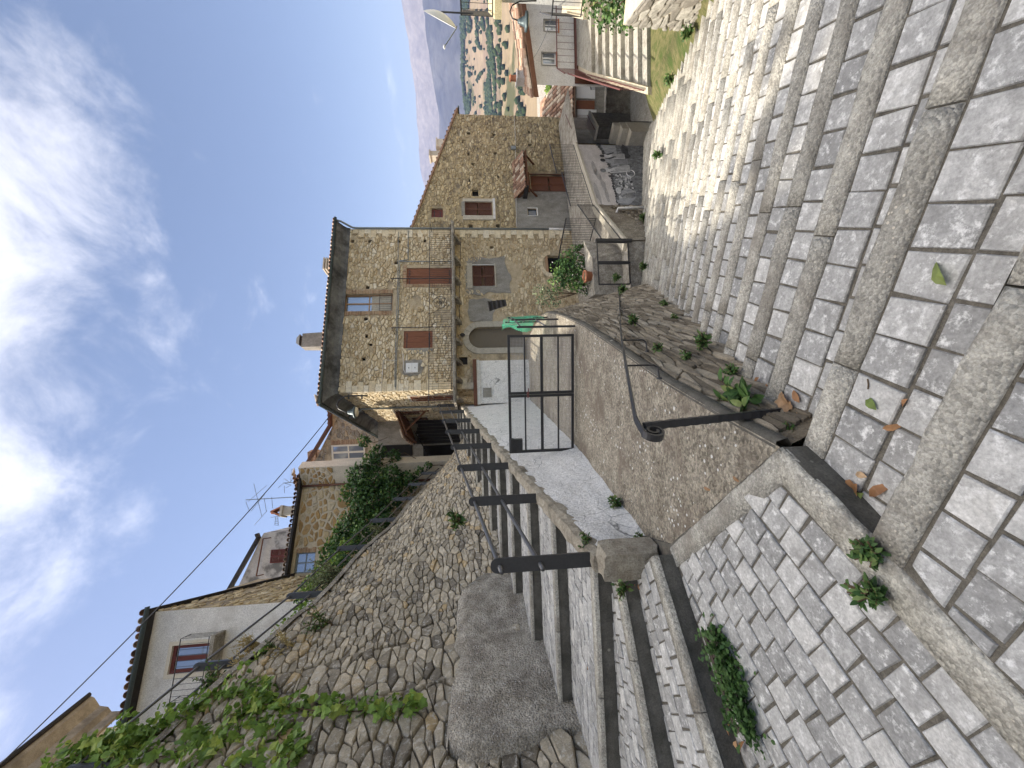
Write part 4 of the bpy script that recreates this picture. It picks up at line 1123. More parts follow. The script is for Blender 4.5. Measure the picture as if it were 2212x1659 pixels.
stonework(lambda a, z, o: FH.p(a, z, o), 0, HW, zbal - .02, ztop - .1, .205, .12, .042, M['house_stone'], wall, rects=ex, keep=plasterz, seed=3, joint=.014, drop=.24, tone=lambda a, z, g: min(1, max(0, g.gauss(.55, .25))), limit=300)
stonework(lambda a, z, o: FH.p(a, z, o), 0, HW, -3.2, zbal - .05, .20, .11, .032, M['house_stone'], wall, name='stone', rects=ex, keep=plasterz, seed=4, joint=.018, drop=.26, tone=lambda a, z, g: min(1, max(0, g.gauss(.35, .22))), limit=160)
stonework(lambda a, z, o: FS.p(a, z, o), 0, SIDE_L, .3, ztop - .1, .26, .15, .045, M['house_stone'], house, name='stone', seed=8, drop=.24, tone=lambda a, z, g: min(1, max(0, g.gauss(.6, .22))), limit=120)
# dressed corner stones
rgq = random.Random(5)
for side, a_e in ((1, 0.0), (-1, HW)):
    z = .2 if side > 0 else -3.0; i = 0
    while z < ztop - .35:
        h_ = rgq.uniform(.20, .30); l_ = (.46 if i % 2 else .27) * rgq.uniform(.9, 1.1); z2 = z + h_ - .014
        if not (bz_guess - .1 < z + h_ / 2 < bz_guess + .1):
            x0_, x1_ = (a_e - .02, a_e + l_) if side > 0 else (a_e - l_, a_e - .03)
            q = MB().box(FH, x0_, x1_, z, z2, -.05, .050 + rgq.uniform(0, .012)); mesh_obj('quoin', q.v, q.f, M['house_stone'], wall, False, rgq.uniform(.5, 1))
        z += h_; i += 1
# plaster patches
def patch(fr, p, ra, rz, mat, parent, seed, n=.024):
    a0, z0 = fr.px(*p); V = [fr.p(a0, z0, n + .004)]; k = 26
    for i in range(k):
        t = 2 * math.pi * i / k; s = 1 + mnoise.noise(Vector((math.cos(t) * 1.3, math.sin(t) * 1.3, seed))) * .45
        sq = max(abs(math.cos(t)), abs(math.sin(t))); V.append(fr.p(a0 + ra * math.cos(t) * s / sq ** .6, z0 + rz * math.sin(t) * s / sq ** .6, n))
    for i in range(k): 
        t = V[1 + i]; V.append(t - fr.n * (n + .01))
    F_ = [(0, 1 + i, 1 + (i + 1) % k) for i in range(k)] + [(1 + i, 1 + k + i, 1 + k + (i + 1) % k, 1 + (i + 1) % k) for i in range(k)]
    return mesh_obj('plaster_patch', V, F_, mat, parent)
def patch_ring(fr, r, m_, mat, parent, seed, n=.022):
    """irregular plaster patch around an opening"""
    a0, a1, z0, z1 = r; ca, cz2 = (a0 + a1) / 2, (z0 + z1) / 2; k = 40; I = []; O = []
    for i in range(k):
        t = 2 * math.pi * i / k; dx_, dz_ = math.cos(t), math.sin(t)
        f = min((a1 - a0) / 2 / max(abs(dx_), 1e-6), (z1 - z0) / 2 / max(abs(dz_), 1e-6)); I.append((ca + dx_ * f, cz2 + dz_ * f))
        g_ = f + m_[0 if abs(dx_) > abs(dz_) else (1 if dz_ < 0 else 2)] * (1 + .55 * mnoise.noise(Vector((dx_ * 2, dz_ * 2, seed)))); O.append((ca + dx_ * g_, cz2 + dz_ * g_))
    V = [fr.p(a, z, n) for a, z in I] + [fr.p(a, z, n) for a, z in O] + [fr.p(a, z, -.01) for a, z in O]
    return mesh_obj('plaster_patch', V, [(i, (i + 1) % k, k + (i + 1) % k, k + i) for i in range(k)] + [(k + i, k + (i + 1) % k, 2 * k + (i + 1) % k, 2 * k + i) for i in range(k)], mat, parent)
# window at the top: brick surround, pale wood frame, glass
brick_frame(FH, RC['upwin'], .20, wall, .0, 'LRT')
def sash(fr, r, n, parent, frame_mat, rails=1, lights=2, name='window', t=.05):
    a0, a1, z0, z1 = r
    o = one(name, lambda b: (b.box(fr, a0, a0 + t, z0, z1, n, n + .06), b.box(fr, a1 - t, a1, z0, z1, n, n + .06), b.box(fr, a0 + t, a1 - t, z0, z0 + t, n, n + .058), b.box(fr, a0 + t, a1 - t, z1 - t, z1, n, n + .058),
        [b.box(fr, a0 + (a1 - a0) * k / lights - t * .6, a0 + (a1 - a0) * k / lights + t * .6, z0 + t, z1 - t, n + .002, n + .054) for k in range(1, lights)],
        [b.box(fr, a0 + t, a1 - t, z0 + (z1 - z0) * k / (rails + 1) - t * .4, z0 + (z1 - z0) * k / (rails + 1) + t * .4, n + .004, n + .05) for k in range(1, rails + 1)]), frame_mat, parent)
    for i in range(lights):
        for j in range(rails + 1):
            x0 = a0 + (a1 - a0) * i / lights + t * .5; x1 = a0 + (a1 - a0) * (i + 1) / lights - t * .5; y0 = z0 + (z1 - z0) * j / (rails + 1) + t * .4; y1 = z0 + (z1 - z0) * (j + 1) / (rails + 1) - t * .4
            one('pane', lambda b: b.box(fr, x0, x1, y0, y1, n + .015, n + .024), M['glass'], o)
    return o
uwo = sash(FH, RC['upwin'], -.17, house, M['pale_wood'], 1, 2)
ru = RC['upwin']
for i in range(2): one('inner_shutter', lambda b: [b.box(FH, ru[0] + .06 + (ru[1] - ru[0] - .1) * (i * 4 + k) / 8, ru[0] + .06 + (ru[1] - ru[0] - .1) * (i * 4 + k + .93) / 8, ru[2] + .06, ru[2] + (ru[3] - ru[2]) * .45, -.135, -.125) for k in range(4)], M['beige_stone'], house)
rr = RC['upwin']
one('window_guard', lambda b: (b.tube([FH.p(rr[0], rr[2] + .55, .03), FH.p(rr[1], rr[2] + .55, .03)], .01, 6), b.tube([FH.p(rr[0], rr[2] + .05, .03), FH.p(rr[1], rr[2] + .05, .03)], .01, 6), [b.tube([FH.p(rr[0] + (rr[1] - rr[0]) * i / 8, rr[2] + .05, .03), FH.p(rr[0] + (rr[1] - rr[0]) * i / 8, rr[2] + .55, .03)], .006, 5) for i in range(9)]), M['black_iron'], house)
boarded(FH, RC['baldoor'], -.07, house, M['door_wood'], 2, 'balcony_door')
brick_frame(FH, RC['baldoor'], .15, wall, 0, 'LT')
boarded(FH, RC['balwin'], -.05, house, M['door_wood'], 1, 'shutter')
patch(FH, Z1(1210, 1512), .14, .5, M['grey_render'], house, 3)
louvre(FH, RC['gwin'], -.06, house, M['shutter'], 2)
patch_ring(FH, RC['gwin'], (.42, .75, .36), M['grey_render'], house, 9)
patch(FH, Z1(1760, 1150), .55, .6, M['grey_render'], house, 14, .021)
g = RC['gwin']
one('lintel', lambda b: b.box(FH, g[0] - .10, g[1] + .10, g[3] + .01, g[3] + .24, -.05, .05), M['beige_stone'], house)
one('sill', lambda b: b.box(FH, g[0] - .08, g[1] + .06, g[2] - .05, g[2] - .002, -.05, .07), M['beige_stone'], house)
one('jamb', lambda b: b.box(FH, g[1] + .002, g[1] + .035, g[2], g[3], -.05, .045), M['white_paint'], house)
# arched door with roller shutter
a0, a1, z0, z1 = RC['arch']; ac = (a0 + a1) / 2; ar = (a1 - a0) / 2; zs = z1 - ar
ring = []
nvo = 9
for i in range(nvo):
    t0 = math.pi * i / nvo; t1 = math.pi * (i + 1) / nvo; V = []
    for n_ in (-.02, .05):
        for r_ in (ar, ar + .26):
            for t in (t0 + .008, (t0 + t1) / 2, t1 - .008): V.append(FH.p(ac + r_ * math.cos(t), zs + r_ * math.sin(t), n_))
    Fc = [(0, 1, 4, 3), (1, 2, 5, 4), (6, 9, 10, 7), (7, 10, 11, 8), (3, 4, 10, 9), (4, 5, 11, 10), (0, 6, 7, 1), (1, 7, 8, 2), (0, 3, 9, 6), (2, 8, 11, 5)]
    mesh_obj('arch_stone', V, Fc, M['beige_stone'], house)
for sx, x in ((-1, a0), (1, a1)):
    zz = z0
    while zz < zs - .05:
        h_ = min(.42, zs - zz); one('jamb_stone', lambda b: b.box(FH, min(x, x + sx * .26), max(x, x + sx * .26), zz + .004, zz + h_ - .004, -.02, .05), M['beige_stone'], house); zz += h_
# spandrels between the arch ring and the square opening
V = [FH.p(a0, z1 + .002, -.03), FH.p(a1, z1 + .002, -.03)]
sp_ = MB()
for sx in (-1, 1):
    pts = [(ac + sx * ar * math.cos(math.pi / 2 * i / 8), zs + ar * math.sin(math.pi / 2 * i / 8)) for i in range(9)] + [(ac, z1 + .02), (ac + sx * (ar + .02), z1 + .02)]
    sp_.add([FH.p(a, z, -.012) for a, z in pts], [tuple(range(len(pts)))] if sx > 0 else [tuple(range(len(pts)))[::-1]])
sp_.build('spandrel', M['beige_stone'], house)
def roller(b):
    z = z0
    while z < z1 + .02:
        V = [FH.p(a, zz, n_) for a in (a0 - .02, a1 + .02) for zz, n_ in ((z, -.16), (z + .022, -.148), (z + .044, -.16))]
        b.add(V, [(0, 3, 4, 1), (1, 4, 5, 2)]); z += .044
one('roller_shutter', roller, M['roller'], house)
patch(FH, Z1(1800, 1590), .3, .6, M['house_mortar'], house, 21, .018)
# lower arched doorway at terrace level
a0, a1, z0, z1 = RC['lowdoor']
one('dark_doorway_plate', lambda b: b.box(FH, a0 - .05, a1 + .05, z0, z1 + .05, -.5, -.22), M['dark'], house)  # near-black box stands for the shade inside the doorway
for i in range(9):
    t0 = math.pi * i / 9; t1 = math.pi * (i + 1) / 9; c_ = (a0 + a1) / 2; r0 = (a1 - a0) / 2 + .03; V = []
    for n_ in (-.02, .05):
        for r_ in (r0, r0 + .2):
            for t in (t0 + .01, t1 - .01): V.append(FH.p(c_ + r_ * math.cos(t), z1 - .15 + r_ * math.sin(t) * .8, n_))
    mesh_obj('arch_stone', V, [(4, 6, 7, 5), (0, 4, 5, 1), (2, 3, 7, 6), (0, 2, 6, 4), (1, 5, 7, 3)], M['house_stone'], house, tone=.5 + .05 * i)
one('lintel', lambda b: b.box(FH, a0 - .1, a1 + .1, z1, z1 + .12, -.1, .03), M['pale_wood'], house)
# grille, meter box
g = RC['grille']
one('grille', lambda b: (b.box(FH, g[0], g[1], g[2], g[3], -.18, -.12), [b.box(FH, g[0] + (g[1] - g[0]) * i / 6 - .006, g[0] + (g[1] - g[0]) * i / 6 + .006, g[2], g[3], -.05, -.03) for i in range(7)]), M['black_board'], house)
g = RC['meter']; mb_ = one('meter_box', lambda b: b.box(FH, g[0], g[1], g[2], g[3], -.05, .05), M['white_metal'], house)
for i in range(2): one('meter_door', lambda b: b.box(FH, g[0] + .02, g[1] - .02, g[2] + .02 + (g[3] - g[2]) * i / 2, g[2] + (g[3] - g[2]) * (i + 1) / 2 - .02, .05, .062), M['white_metal'], mb_); one('handle', lambda b: b.box(FH, (g[0] + g[1]) / 2 - .04, (g[0] + g[1]) / 2 + .02, g[2] + (g[3] - g[2]) * (i + .5) / 2 - .01, g[2] + (g[3] - g[2]) * (i + .5) / 2 + .01, .062, .08), M['black_iron'], mb_)
patch_ring(FH, RC['meter'], (.14, .2, .14), M['grey_render'], house, 33)
# cornice, gutter, eaves
OV = .52
def cornice(b, fr, a0, a1):
    pr = [(0.0, ztop - .14), (.05, ztop - .14), (.08, ztop - .02), (.20, ztop + .10), (.42, ztop + .22), (OV, ztop + .27), (OV, ztop + .34), (0, ztop + .34)]
    nn = int((a1 - a0) / .4)
    for i in range(len(pr) - 1): b.add([fr.p(a, pr[j][1], pr[j][0]) for a, j in ((a0 - pr[i][0] * (fr is FH), i), (a1 + pr[i][0] * (fr is FS), i), (a1 + pr[i + 1][0] * (fr is FS), i + 1), (a0 - pr[i + 1][0] * (fr is FH), i + 1))], [(0, 1, 2, 3)])
one('cornice', lambda b: (cornice(b, FH, 0, HW + .02)), M['dirty_cap'], house)
one('cornice', lambda b: (cornice(b, FS, 0, SIDE_L)), M['dirty_cap'], house)
one('cornice_end', lambda b: b.add([FH.p(HW + .02, z, n) for n, z in [(0.0, ztop - .14), (.05, ztop - .14), (.08, ztop - .02), (.20, ztop + .10), (.42, ztop + .22), (OV, ztop + .27), (OV, ztop + .34), (0, ztop + .34)]], [tuple(range(8))]), M['dirty_cap'], house)
def half_gutter(b, p, q, r=.075):
    d = (q - p).normalized(); s = d.cross(Vector((0, 0, 1))); V = []
    for c in (p, q):
        for i in range(9): t = math.pi * (i / 8) + math.pi; V.append(c + s * r * math.cos(t) + Vector((0, 0, r * math.sin(t))))
    b.add(V, [(i, i + 1, 9 + i + 1, 9 + i) for i in range(8)] + [tuple(range(9)), tuple(range(9, 18))[::-1]])
ge = ztop + .36
GP = [FS.p(0, ge, OV + .07), FH.p(-OV - .07, ge, OV + .07), FH.p(HW + .15, ge, OV + .07)]
one('gutter', lambda b: half_gutter(b, GP[0], GP[1]), M['gutter'], house, True); one('gutter', lambda b: half_gutter(b, GP[1], GP[2]), M['gutter'], house, True)
one('downpipe', lambda b: b.tube([FH.p(HW + .06, ge - .05, OV), FH.p(HW + .06, ge - .2, OV - .05), FH.p(HW + .0, ztop - .25, .12), FH.p(HW - .0, ztop - .45, .09), FH.p(HW - .0, -2.0, .09)], .045, 10), M['zinc'], house, True)
one('downpipe', lambda b: b.tube([FH.p(HW - .0, -2.0, .09), FH.p(HW - .0, -3.1, .09)], .052, 10), M['white_paint'], house, True)
rise = 1.6
def roofg(b):
    A = FH.p(-OV, ge - .02, OV); B = FH.p(HW + .2, ge - .02, OV); C = FH.p(HW + .2, ge - .02, -SIDE_L); D = FH.p(-OV, ge - .02, -SIDE_L)
    Rg1 = FH.p(SIDE_L * .45, ge + rise, -SIDE_L * .45); Rg2 = FH.p(HW + .2, ge + rise, -SIDE_L * .45)
    b.add([A, B, C, D, Rg1, Rg2], [(0, 1, 5, 4), (0, 4, 3), (3, 4, 5, 2), (1, 2, 5), (3, 2, 1, 0)])
roof = one('roof', roofg, M['tile'], house)
upv = (-FH.n * (SIDE_L * .45 + OV) + Vector((0, 0, rise))).normalized(); upl = (-FS.n * (SIDE_L * .45 + OV) + Vector((0, 0, rise))).normalized()
tile_row(FH.p(-OV, ge + .01, OV + .06), FH.p(HW + .15, ge + .01, OV + .06), upv, roof, .185, .088, .42, 3)
tile_row(FS.p(0, ge + .01, OV + .06), FS.p(SIDE_L + OV, ge + .01, OV + .06), upl, roof, .2, .09, .42, 4)
# chimneys
c1 = FH.px(*Z1(385, 1400), -1.5); cf = Fr(FH.p(0, 0, -1.5), FH.u); za = ge - .1; ch = cf.px(*Z1(190, 1400))[1]
cx0 = cf.px(*Z1(300, 1470))[0]; cx1 = cf.px(*Z1(300, 1335))[0]
stack = MB(); V = [cf.p(a, z, n) for z, k in ((za, 0), (ch, .08)) for a, n in ((cx0 + k * .3, -.0 - k), (cx1 - k, 0 - k), (cx1 - k, -.6 + k), (cx0 + k * .3, -.6 + k))]
stack.add(V, [(0, 1, 5, 4), (1, 2, 6, 5), (2, 3, 7, 6), (3, 0, 4, 7), (4, 5, 6, 7)])
chim = stack.build('chimney', M['grey_render'], roof)
cc = (cx0 + cx1) / 2; zc = cf.px(*Z1(145, 1400))[1]
one('chimney', lambda b: ([b.bar(cf.p(cc + sx * .14, ch - .05, -.3 + sy * .15), cf.p(cc + sx * .14, zc - .1, -.3 + sy * .15), .02, .02) for sx in (-1, 1) for sy in (-1, 1)], b.add([cf.p(cc + sx * .26, zc - .13, -.3 + sy * .26) for sx, sy in ((-1, -1), (1, -1), (1, 1), (-1, 1))] + [cf.p(cc + sx * .13, zc + .06, -.3 + sy * .13) for sx, sy in ((-1, -1), (1, -1), (1, 1), (-1, 1))], [(0, 1, 5, 4), (1, 2, 6, 5), (2, 3, 7, 6), (3, 0, 4, 7), (4, 5, 6, 7), (3, 2, 1, 0)])), M['black_iron'], roof, label='dark metal cowl of the chimney')
cf2 = Fr(FH.p(0, 0, -2.6), FH.u); q0 = cf2.px(*Z1(440, 795))[0]; q1 = cf2.px(*Z1(440, 690))[0]; t0 = cf2.px(*Z1(440, 740))[1]; t1 = cf2.px(*Z1(372, 740))[1]
def slatch(b):
    b.box(cf2, q0 + .1, q1 - .1, t0 - .9, t1 - .05, -.5, -.1)
    for i in range(3): b.box(cf2, q0 + .02, q1 - .02, t0 + (t1 - t0) * (i / 3) + .02, t0 + (t1 - t0) * (i / 3) + .09, -.6, .0)
one('chimney', slatch, M['beige_stone'], roof)
# balcony
BD = .75
bz = FH.px(*Z1(1512, 700), BD)[1]
one('balcony_slab', lambda b: (b.box(FH, -.75, HW - .12, bz - .06, bz + .04, .0, BD), b.box(FH, -.76, HW - .11, bz - .015, bz + .055, BD, BD + .03), b.box(FS, SIDE_L - 1.2, SIDE_L - .002, bz - .06, bz + .04, 0, .75)), M['plinth'], house)
for zy in [535, 715, 890, 1060, 1240, 1425, 1600, 1760, 1930]:
    a = FH.px(*Z1(1530, zy), .35)[0]
    pr = [(0, -.06), (BD - .12, -.06), (BD - .14, -.12), (BD - .35, -.2), (.08, -.30), (0, -.32)]
    one('corbel', lambda b: b.prism(pr, a - .07, a + .07, lambda n_, z, o: FH.p(o, bz + z - .002, n_)), M['plinth'], house)
br = thing('tmp', 'x', 'x'); bpy.data.objects.remove(br)
balR = one('balcony_railing', lambda b: b.tube([FS.p(SIDE_L - 1.1, bz + 1.0, .70), FH.p(-.70, bz + 1.0, BD - .04), FH.p(HW - .15, bz + 1.0, BD - .04), FH.p(HW - .15, bz + 1.0, .0)], .014, 6), M['black_iron'], house)
one('bottom_rail', lambda b: b.tube([FH.p(-.70, bz + .10, BD - .04), FH.p(HW - .15, bz + .10, BD - .04)], .011, 6), M['black_iron'], balR)
ca_, cz_ = FH.px(*Z1(1405, 1085), BD - .04); n = int((HW + .55) / .105)
bb = MB().tube([(0, 0, 0), (0, 0, 1)], .006, 5); bm_ = bpy.data.meshes.new('baluster'); bm_.from_pydata(bb.v, [], bb.f); bm_.materials.append(M['black_iron'])
for i in range(n + 1):
    a = -.70 + (HW + .55) * i / n
    if abs(a - ca_) < .28: continue
    o = bpy.data.objects.new('baluster', bm_); COL.objects.link(o); o.parent = balR; o.location = FH.p(a, bz + .05, BD - .04) - rootloc(balR); o.scale = (1, 1, .95)
for i in range(7):
    o = bpy.data.objects.new('baluster', bm_); COL.objects.link(o); o.parent = balR; o.location = FS.p(SIDE_L - .2 - i * .13, bz + .05, .70) - rootloc(balR); o.scale = (1, 1, .95)
def medal(b):
    def ringp(cx, cy, r, n=20): return [FH.p(cx + r * math.cos(2 * math.pi * i / n), cy + r * math.sin(2 * math.pi * i / n), BD - .04) for i in range(n + 1)]
    zc_ = bz + .55
    b.tube(ringp(ca_, zc_, .27), .012, 6); b.tube(ringp(ca_, zc_, .05, 10), .015, 6)
    for k in range(4):
        t = math.pi / 4 + k * math.pi / 2; b.tube(ringp(ca_ + .15 * math.cos(t), zc_ + .15 * math.sin(t), .075, 12), .009, 5)
        t = k * math.pi / 2; b.tube([FH.p(ca_, zc_, BD - .04), FH.p(ca_ + .27 * math.cos(t), zc_ + .27 * math.sin(t), BD - .04)], .008, 5)
one('medallion', medal, M['black_iron'], balR)
for zy in (880, 1305):
    a = FH.px(*Z1(1300, zy), BD - .04)[0]; zt = FH.px(*Z1(975, zy), BD - .04)[1]
    one('line_pole', lambda b: (b.bar(FH.p(a, bz, BD - .0), FH.p(a, zt, BD - .0), .03, .03), b.bar(FH.p(a, zt - .02, BD), FH.p(a - .22, zt - .3, BD), .012, .012), b.bar(FH.p(a, zt - .02, BD), FH.p(a, zt - .02, .02), .015, .015)), M['black_iron'], house)
# conduits
def conduit(pts, r, mat, parent=house, n=.06, fr=FH): one('conduit', lambda b: b.tube([fr.p(*fr.px(*q), n) for q in pts], r, 6), M[mat], parent, True)
conduit([Z1(1040, 480), Z1(1035, 900), Z1(1022, 1300), Z1(1010, 1660), Z2(1010, 500)], .014, 'zinc'); conduit([Z1(1050, 730), Z1(1045, 1000), Z1(1032, 1400), Z2(1022, 300), Z2(1018, 520)], .016, 'zinc')
conduit([Z1(1048, 735), Z1(1495, 735)], .018, 'zinc'); conduit([Z1(1125, 470), Z1(1125, 720), Z1(1050, 730)], .02, 'zinc'); conduit([Z1(1585, 470), Z1(1570, 900), Z1(1570, 1300)], .012, 'black_iron', n=.04)
conduit([Z2(1030, 270), Z2(910, 265), Z2(895, 470)], .012, 'white_paint'); conduit([Z2(1080, 210), Z2(1085, 350), Z2(1100, 378), Z2(1220, 375)], .012, 'white_paint')
# side wall: windows, strips, porch
for (aa, ab, q0, q1, mt_) in ((SIDE_L - 1.6, SIDE_L - .75, bz + .0, bz + 2.0, 'door_wood'), (SIDE_L - 4.4, SIDE_L - 3.7, bz + 2.1, bz + 3.2, 'shutter'), (SIDE_L - 6.0, SIDE_L - 5.3, bz + 1.9, bz + 2.7, 'shutter')):
    louvre(FS, (aa, ab, q0, q1), .03, house, M[mt_], 2, 'shutter')
    one('window_frame', lambda b: (b.box(FS, aa - .12, aa, q0 - .1, q1 + .12, .0, .06), b.box(FS, ab, ab + .12, q0 - .1, q1 + .12, .0, .06), b.box(FS, aa, ab, q1, q1 + .12, .0, .06)), M['beige_stone'], house)
one('downpipe', lambda b: b.tube([FS.p(SIDE_L - 2.6, ge - .1, .5), FS.p(SIDE_L - 2.6, ztop - .3, .10), FS.p(SIDE_L - 2.6, .4, .10)], .045, 8), M['zinc'], house, True)
porch = thing('porch_roof', 'brown timber porch roof with braces on the side of the stone house', 'porch', FS.p(SIDE_L - 5, 2.5, .5))
def porchg(b):
    x0, x1, zz = SIDE_L - 7.0, SIDE_L - 3.6, 5.1
    for i in range(9):
        a = x0 + (x1 - x0) * i / 8; b.bar(FS.p(a, zz + .45, .0), FS.p(a, zz, 1.25), .07, .09)
    b.bar(FS.p(x0, zz + .02, 1.2), FS.p(x1, zz + .02, 1.2), .1, .1); b.bar(FS.p(x0, zz + .42, .05), FS.p(x1, zz + .42, .05), .1, .1)
one('rafters', porchg, M['porch_wood'], porch)
x0, x1, zz = SIDE_L - 7.1, SIDE_L - 3.5, 5.16
one('deck', lambda b: b.add([FS.p(x0, zz + .50, -.02), FS.p(x1, zz + .50, -.02), FS.p(x1, zz + .02, 1.3), FS.p(x0, zz + .02, 1.3), FS.p(x0, zz + .55, -.02), FS.p(x1, zz + .55, -.02), FS.p(x1, zz + .07, 1.3), FS.p(x0, zz + .07, 1.3)], [(0, 1, 2, 3), (7, 6, 5, 4), (3, 2, 6, 7), (0, 3, 7, 4), (1, 5, 6, 2)]), M['porch_wood'], porch)
for a in (SIDE_L - 3.7, SIDE_L - 6.8): one('brace', lambda b: (b.bar(FS.p(a, zz - .95, .05), FS.p(a, zz + .02, 1.05), .08, .08), b.bar(FS.p(a, zz - 1.1, .05), FS.p(a, zz + .4, .05), .09, .09)), M['porch_wood'], porch)
tile_row(FS.p(x0, zz + .10, 1.34), FS.p(x1, zz + .10, 1.34), (-FS.n * 1.3 + Vector((0, 0, .48))).normalized(), porch, .19, .085, .45, 6)
# lantern over the arch, number plate
lan = thing('wall_lantern', 'small dark lantern over the arched door', 'lamp', FH.p(*FH.px(*Z1(1585, 1380)), .1))
la, lz = FH.px(*Z1(1590, 1380))
one('bracket', lambda b: b.tube([FH.p(la, lz + .12, .0), FH.p(la, lz + .16, .10), FH.p(la, lz + .06, .14)], .01, 6), M['black_iron'], lan); one('housing', lambda b: b.lathe(FH.p(la, lz - .14, .14), [(.03, 0), (.07, .05), (.085, .15), (.02, .21)], 8), M['black_iron'], lan)
# street lamp at the corner
sl_ = thing('street_lamp', 'black gooseneck street lamp at the corner of the stone house eaves', 'lamp', FH.p(-.1, ztop - 1, .1))
yy = 15.55
pts = [pY(*Z2(770, 572), 15.95), pY(*Z2(690, 570), 15.9), pY(*Z2(575, 575), yy), pY(*Z2(520, 610), yy), pY(*Z2(500, 650), yy), pY(*Z2(520, 685), yy), pY(*Z2(575, 712), yy), pY(*Z2(605, 716), yy)]
one('arm', lambda b: b.tube(pts, .03, 8), M['black_iron'], sl_, True)
one('clamp', lambda b: [b.bar(pY(*Z2(v, 560), 15.9), pY(*Z2(v, 600), 15.9), .05, .05) for v in (605, 720)], M['black_iron'], sl_)
hc = pY(*Z2(600, 716), yy)
one('head', lambda b: b.lathe(hc, [(.06, .02), (.10, -.06), (.13, -.20), (.24, -.24), (.26, -.30), (.24, -.30), (.05, -.26)], 18), M['gutter'], sl_, True)
one('lens', lambda b: b.lathe(hc, [(.20, -.30), (.18, -.34), (.08, -.36)], 16), M['cream_paint'], sl_, True)
# ------------------------------------------------------------------ gabled stone house on the right
FG = Fr(FH.p(HW - .0, 0, -.18), FH.u)
GW2 = FG.px(1150, 252)[0]
gable = thing('stone_house', 'weathered stone house with a sloping roofline and a tiled door canopy', 'house', FG.p(GW2 / 2, -3, -3))
tl_ = FG.px(905, 455); tr_ = FG.px(983, 250)
sl0 = (tr_[1] - tl_[1]) / (tr_[0] - tl_[0]); TOPL = ((0, tl_[1] - sl0 * tl_[0]), (GW2, tl_[1] + sl0 * (GW2 - tl_[0])))
GR = {}
GR['win'] = rpx(FG, Z1(1615, 212), Z1(1855, 335)); GR['red'] = rpx(FG, Z1(1325, 265), Z1(1425, 345)); GR['niche'] = rpx(FG, Z1(1680, 100), Z1(1735, 160)); GR['small'] = rpx(FG, Z4(395, 490), Z4(475, 555)); GR['door'] = rpx(FG, Z4(415, 195), Z4(765, 340))
gh = []
for q in (Z3(495, 1055), Z3(695, 1070), Z3(980, 1047), Z3(500, 1220), Z3(705, 1215), Z3(530, 1300), Z3(510, 1430), Z3(720, 1400), Z3(980, 1148), Z3(1220, 1090), Z3(1215, 980), Z3(1110, 955), Z1(1670, 420), Z1(1905, 420)):
    a, z = FG.px(*q); gh.append((a - .09, a + .09, z - .08, z + .10))
for q in (Z3(390, 1060), Z3(567, 1050)): a, z = FG.px(*q); gh.append((a - .11, a + .11, z - .03, z + .03))
gcut = list(GR.values()) + gh
GB = -6.6
gwall = holed(FG, 0, GW2, GB, 6.5, gcut, .22, TOPL).build('wall', M['gable_mortar'], gable)
one('core_masonry', lambda b: b.box(FG, .1, GW2 - .02, GB, TOPL[1][1] - .2, -6, -.45), M['gable_mortar'], gable)
one('return_wall', lambda b: b.box(FG, GW2 - .3, GW2 - .003, GB, TOPL[1][1] - .02, -6, -.003), M['gable_mortar'], gable)
for r in gh + [GR['niche']]: one('dark_hole_plate', lambda b: b.box(FG, r[0] - .02, r[1] + .02, r[2] - .02, r[3] + .02, -.28, -.17), M['dark'], gable)  # dark plate behind each hole and the niche, shade put in as colour
ga, gz_ = FG.px(*Z4(700, 500)); gtop = FG.px(*Z4(290, 500))[1]; gl_ = 0.05; gr2 = FG.px(*Z4(600, 345))[0]
rend = (gl_, gr2, -3.2, gtop)
grx = [grow(GR['win'], .24), grow(GR['red'], .06), grow(GR['small'], .12), grow(GR['door'], .20), rend] + [grow(h, .01) for h in gh] + [grow(GR['niche'], .02)]
low_r = FG.px(1250, 310)[0]; low_z = FG.px(1240, 290)[1]
grx.append((low_r, FG.px(1300, 258)[0], GB, low_z))
TS = ((0, TOPL[0][1] - .06), (GW2, TOPL[1][1] - .06))
stonework(lambda a, z, o: FG.p(a, z, o), 0, GW2, -3.4, 6.0, .21, .115, .042, M['gable_stone'], gwall, rects=grx, seed=12, joint=.016, drop=.25, top=TS, keep=lambda a, z, g: g.random() > .12, tone=lambda a, z, g: min(1, max(0, g.gauss(.5, .26))), limit=300)
one('render_panel', lambda b: [b.add(*[h.v, h.f]) for h in (holed(FG, rend[0], rend[1], rend[2], rend[3], [grow(GR['small'], .03)] + ([GR['door']] if GR['door'][0] < rend[1] else []), .03, None, .022),)], M['grey_render'], gable)
one('render_panel', lambda b: b.box(FG, low_r, GW2 + .01, GB, low_z, .0, .03), M['grey_render'], gable)
louvre(FG, GR['win'], -.05, gable, M['shutter'], 2)
g = GR['win']
one('jamb', lambda b: b.box(FG, g[1] + .004, g[1] + .16, g[2] - .05, g[3] + .1, -.05, .06), M['beige_stone'], gable)
one('jamb', lambda b: b.box(FG, g[0] - .24, g[0] - .004, g[2] - .05, g[3] + .1, -.05, .06), M['beige_stone'], gable)
one('sill', lambda b: b.box(FG, g[0] - .22, g[1] + .16, g[2] - .16, g[2] - .052, -.05, .10), M['white_paint'], gable)
one('lintel', lambda b: b.box(FG, g[0] - .003, g[1] + .003, g[3] + .004, g[3] + .16, -.05, .055), M['grey_render'], gable)
boarded(FG, GR['red'], -.12, gable, M['red_shutter'], 1)
g = GR['small']; sash(FG, g, -.12, gable, M['black_board'], 0, 1, 'window', .03)
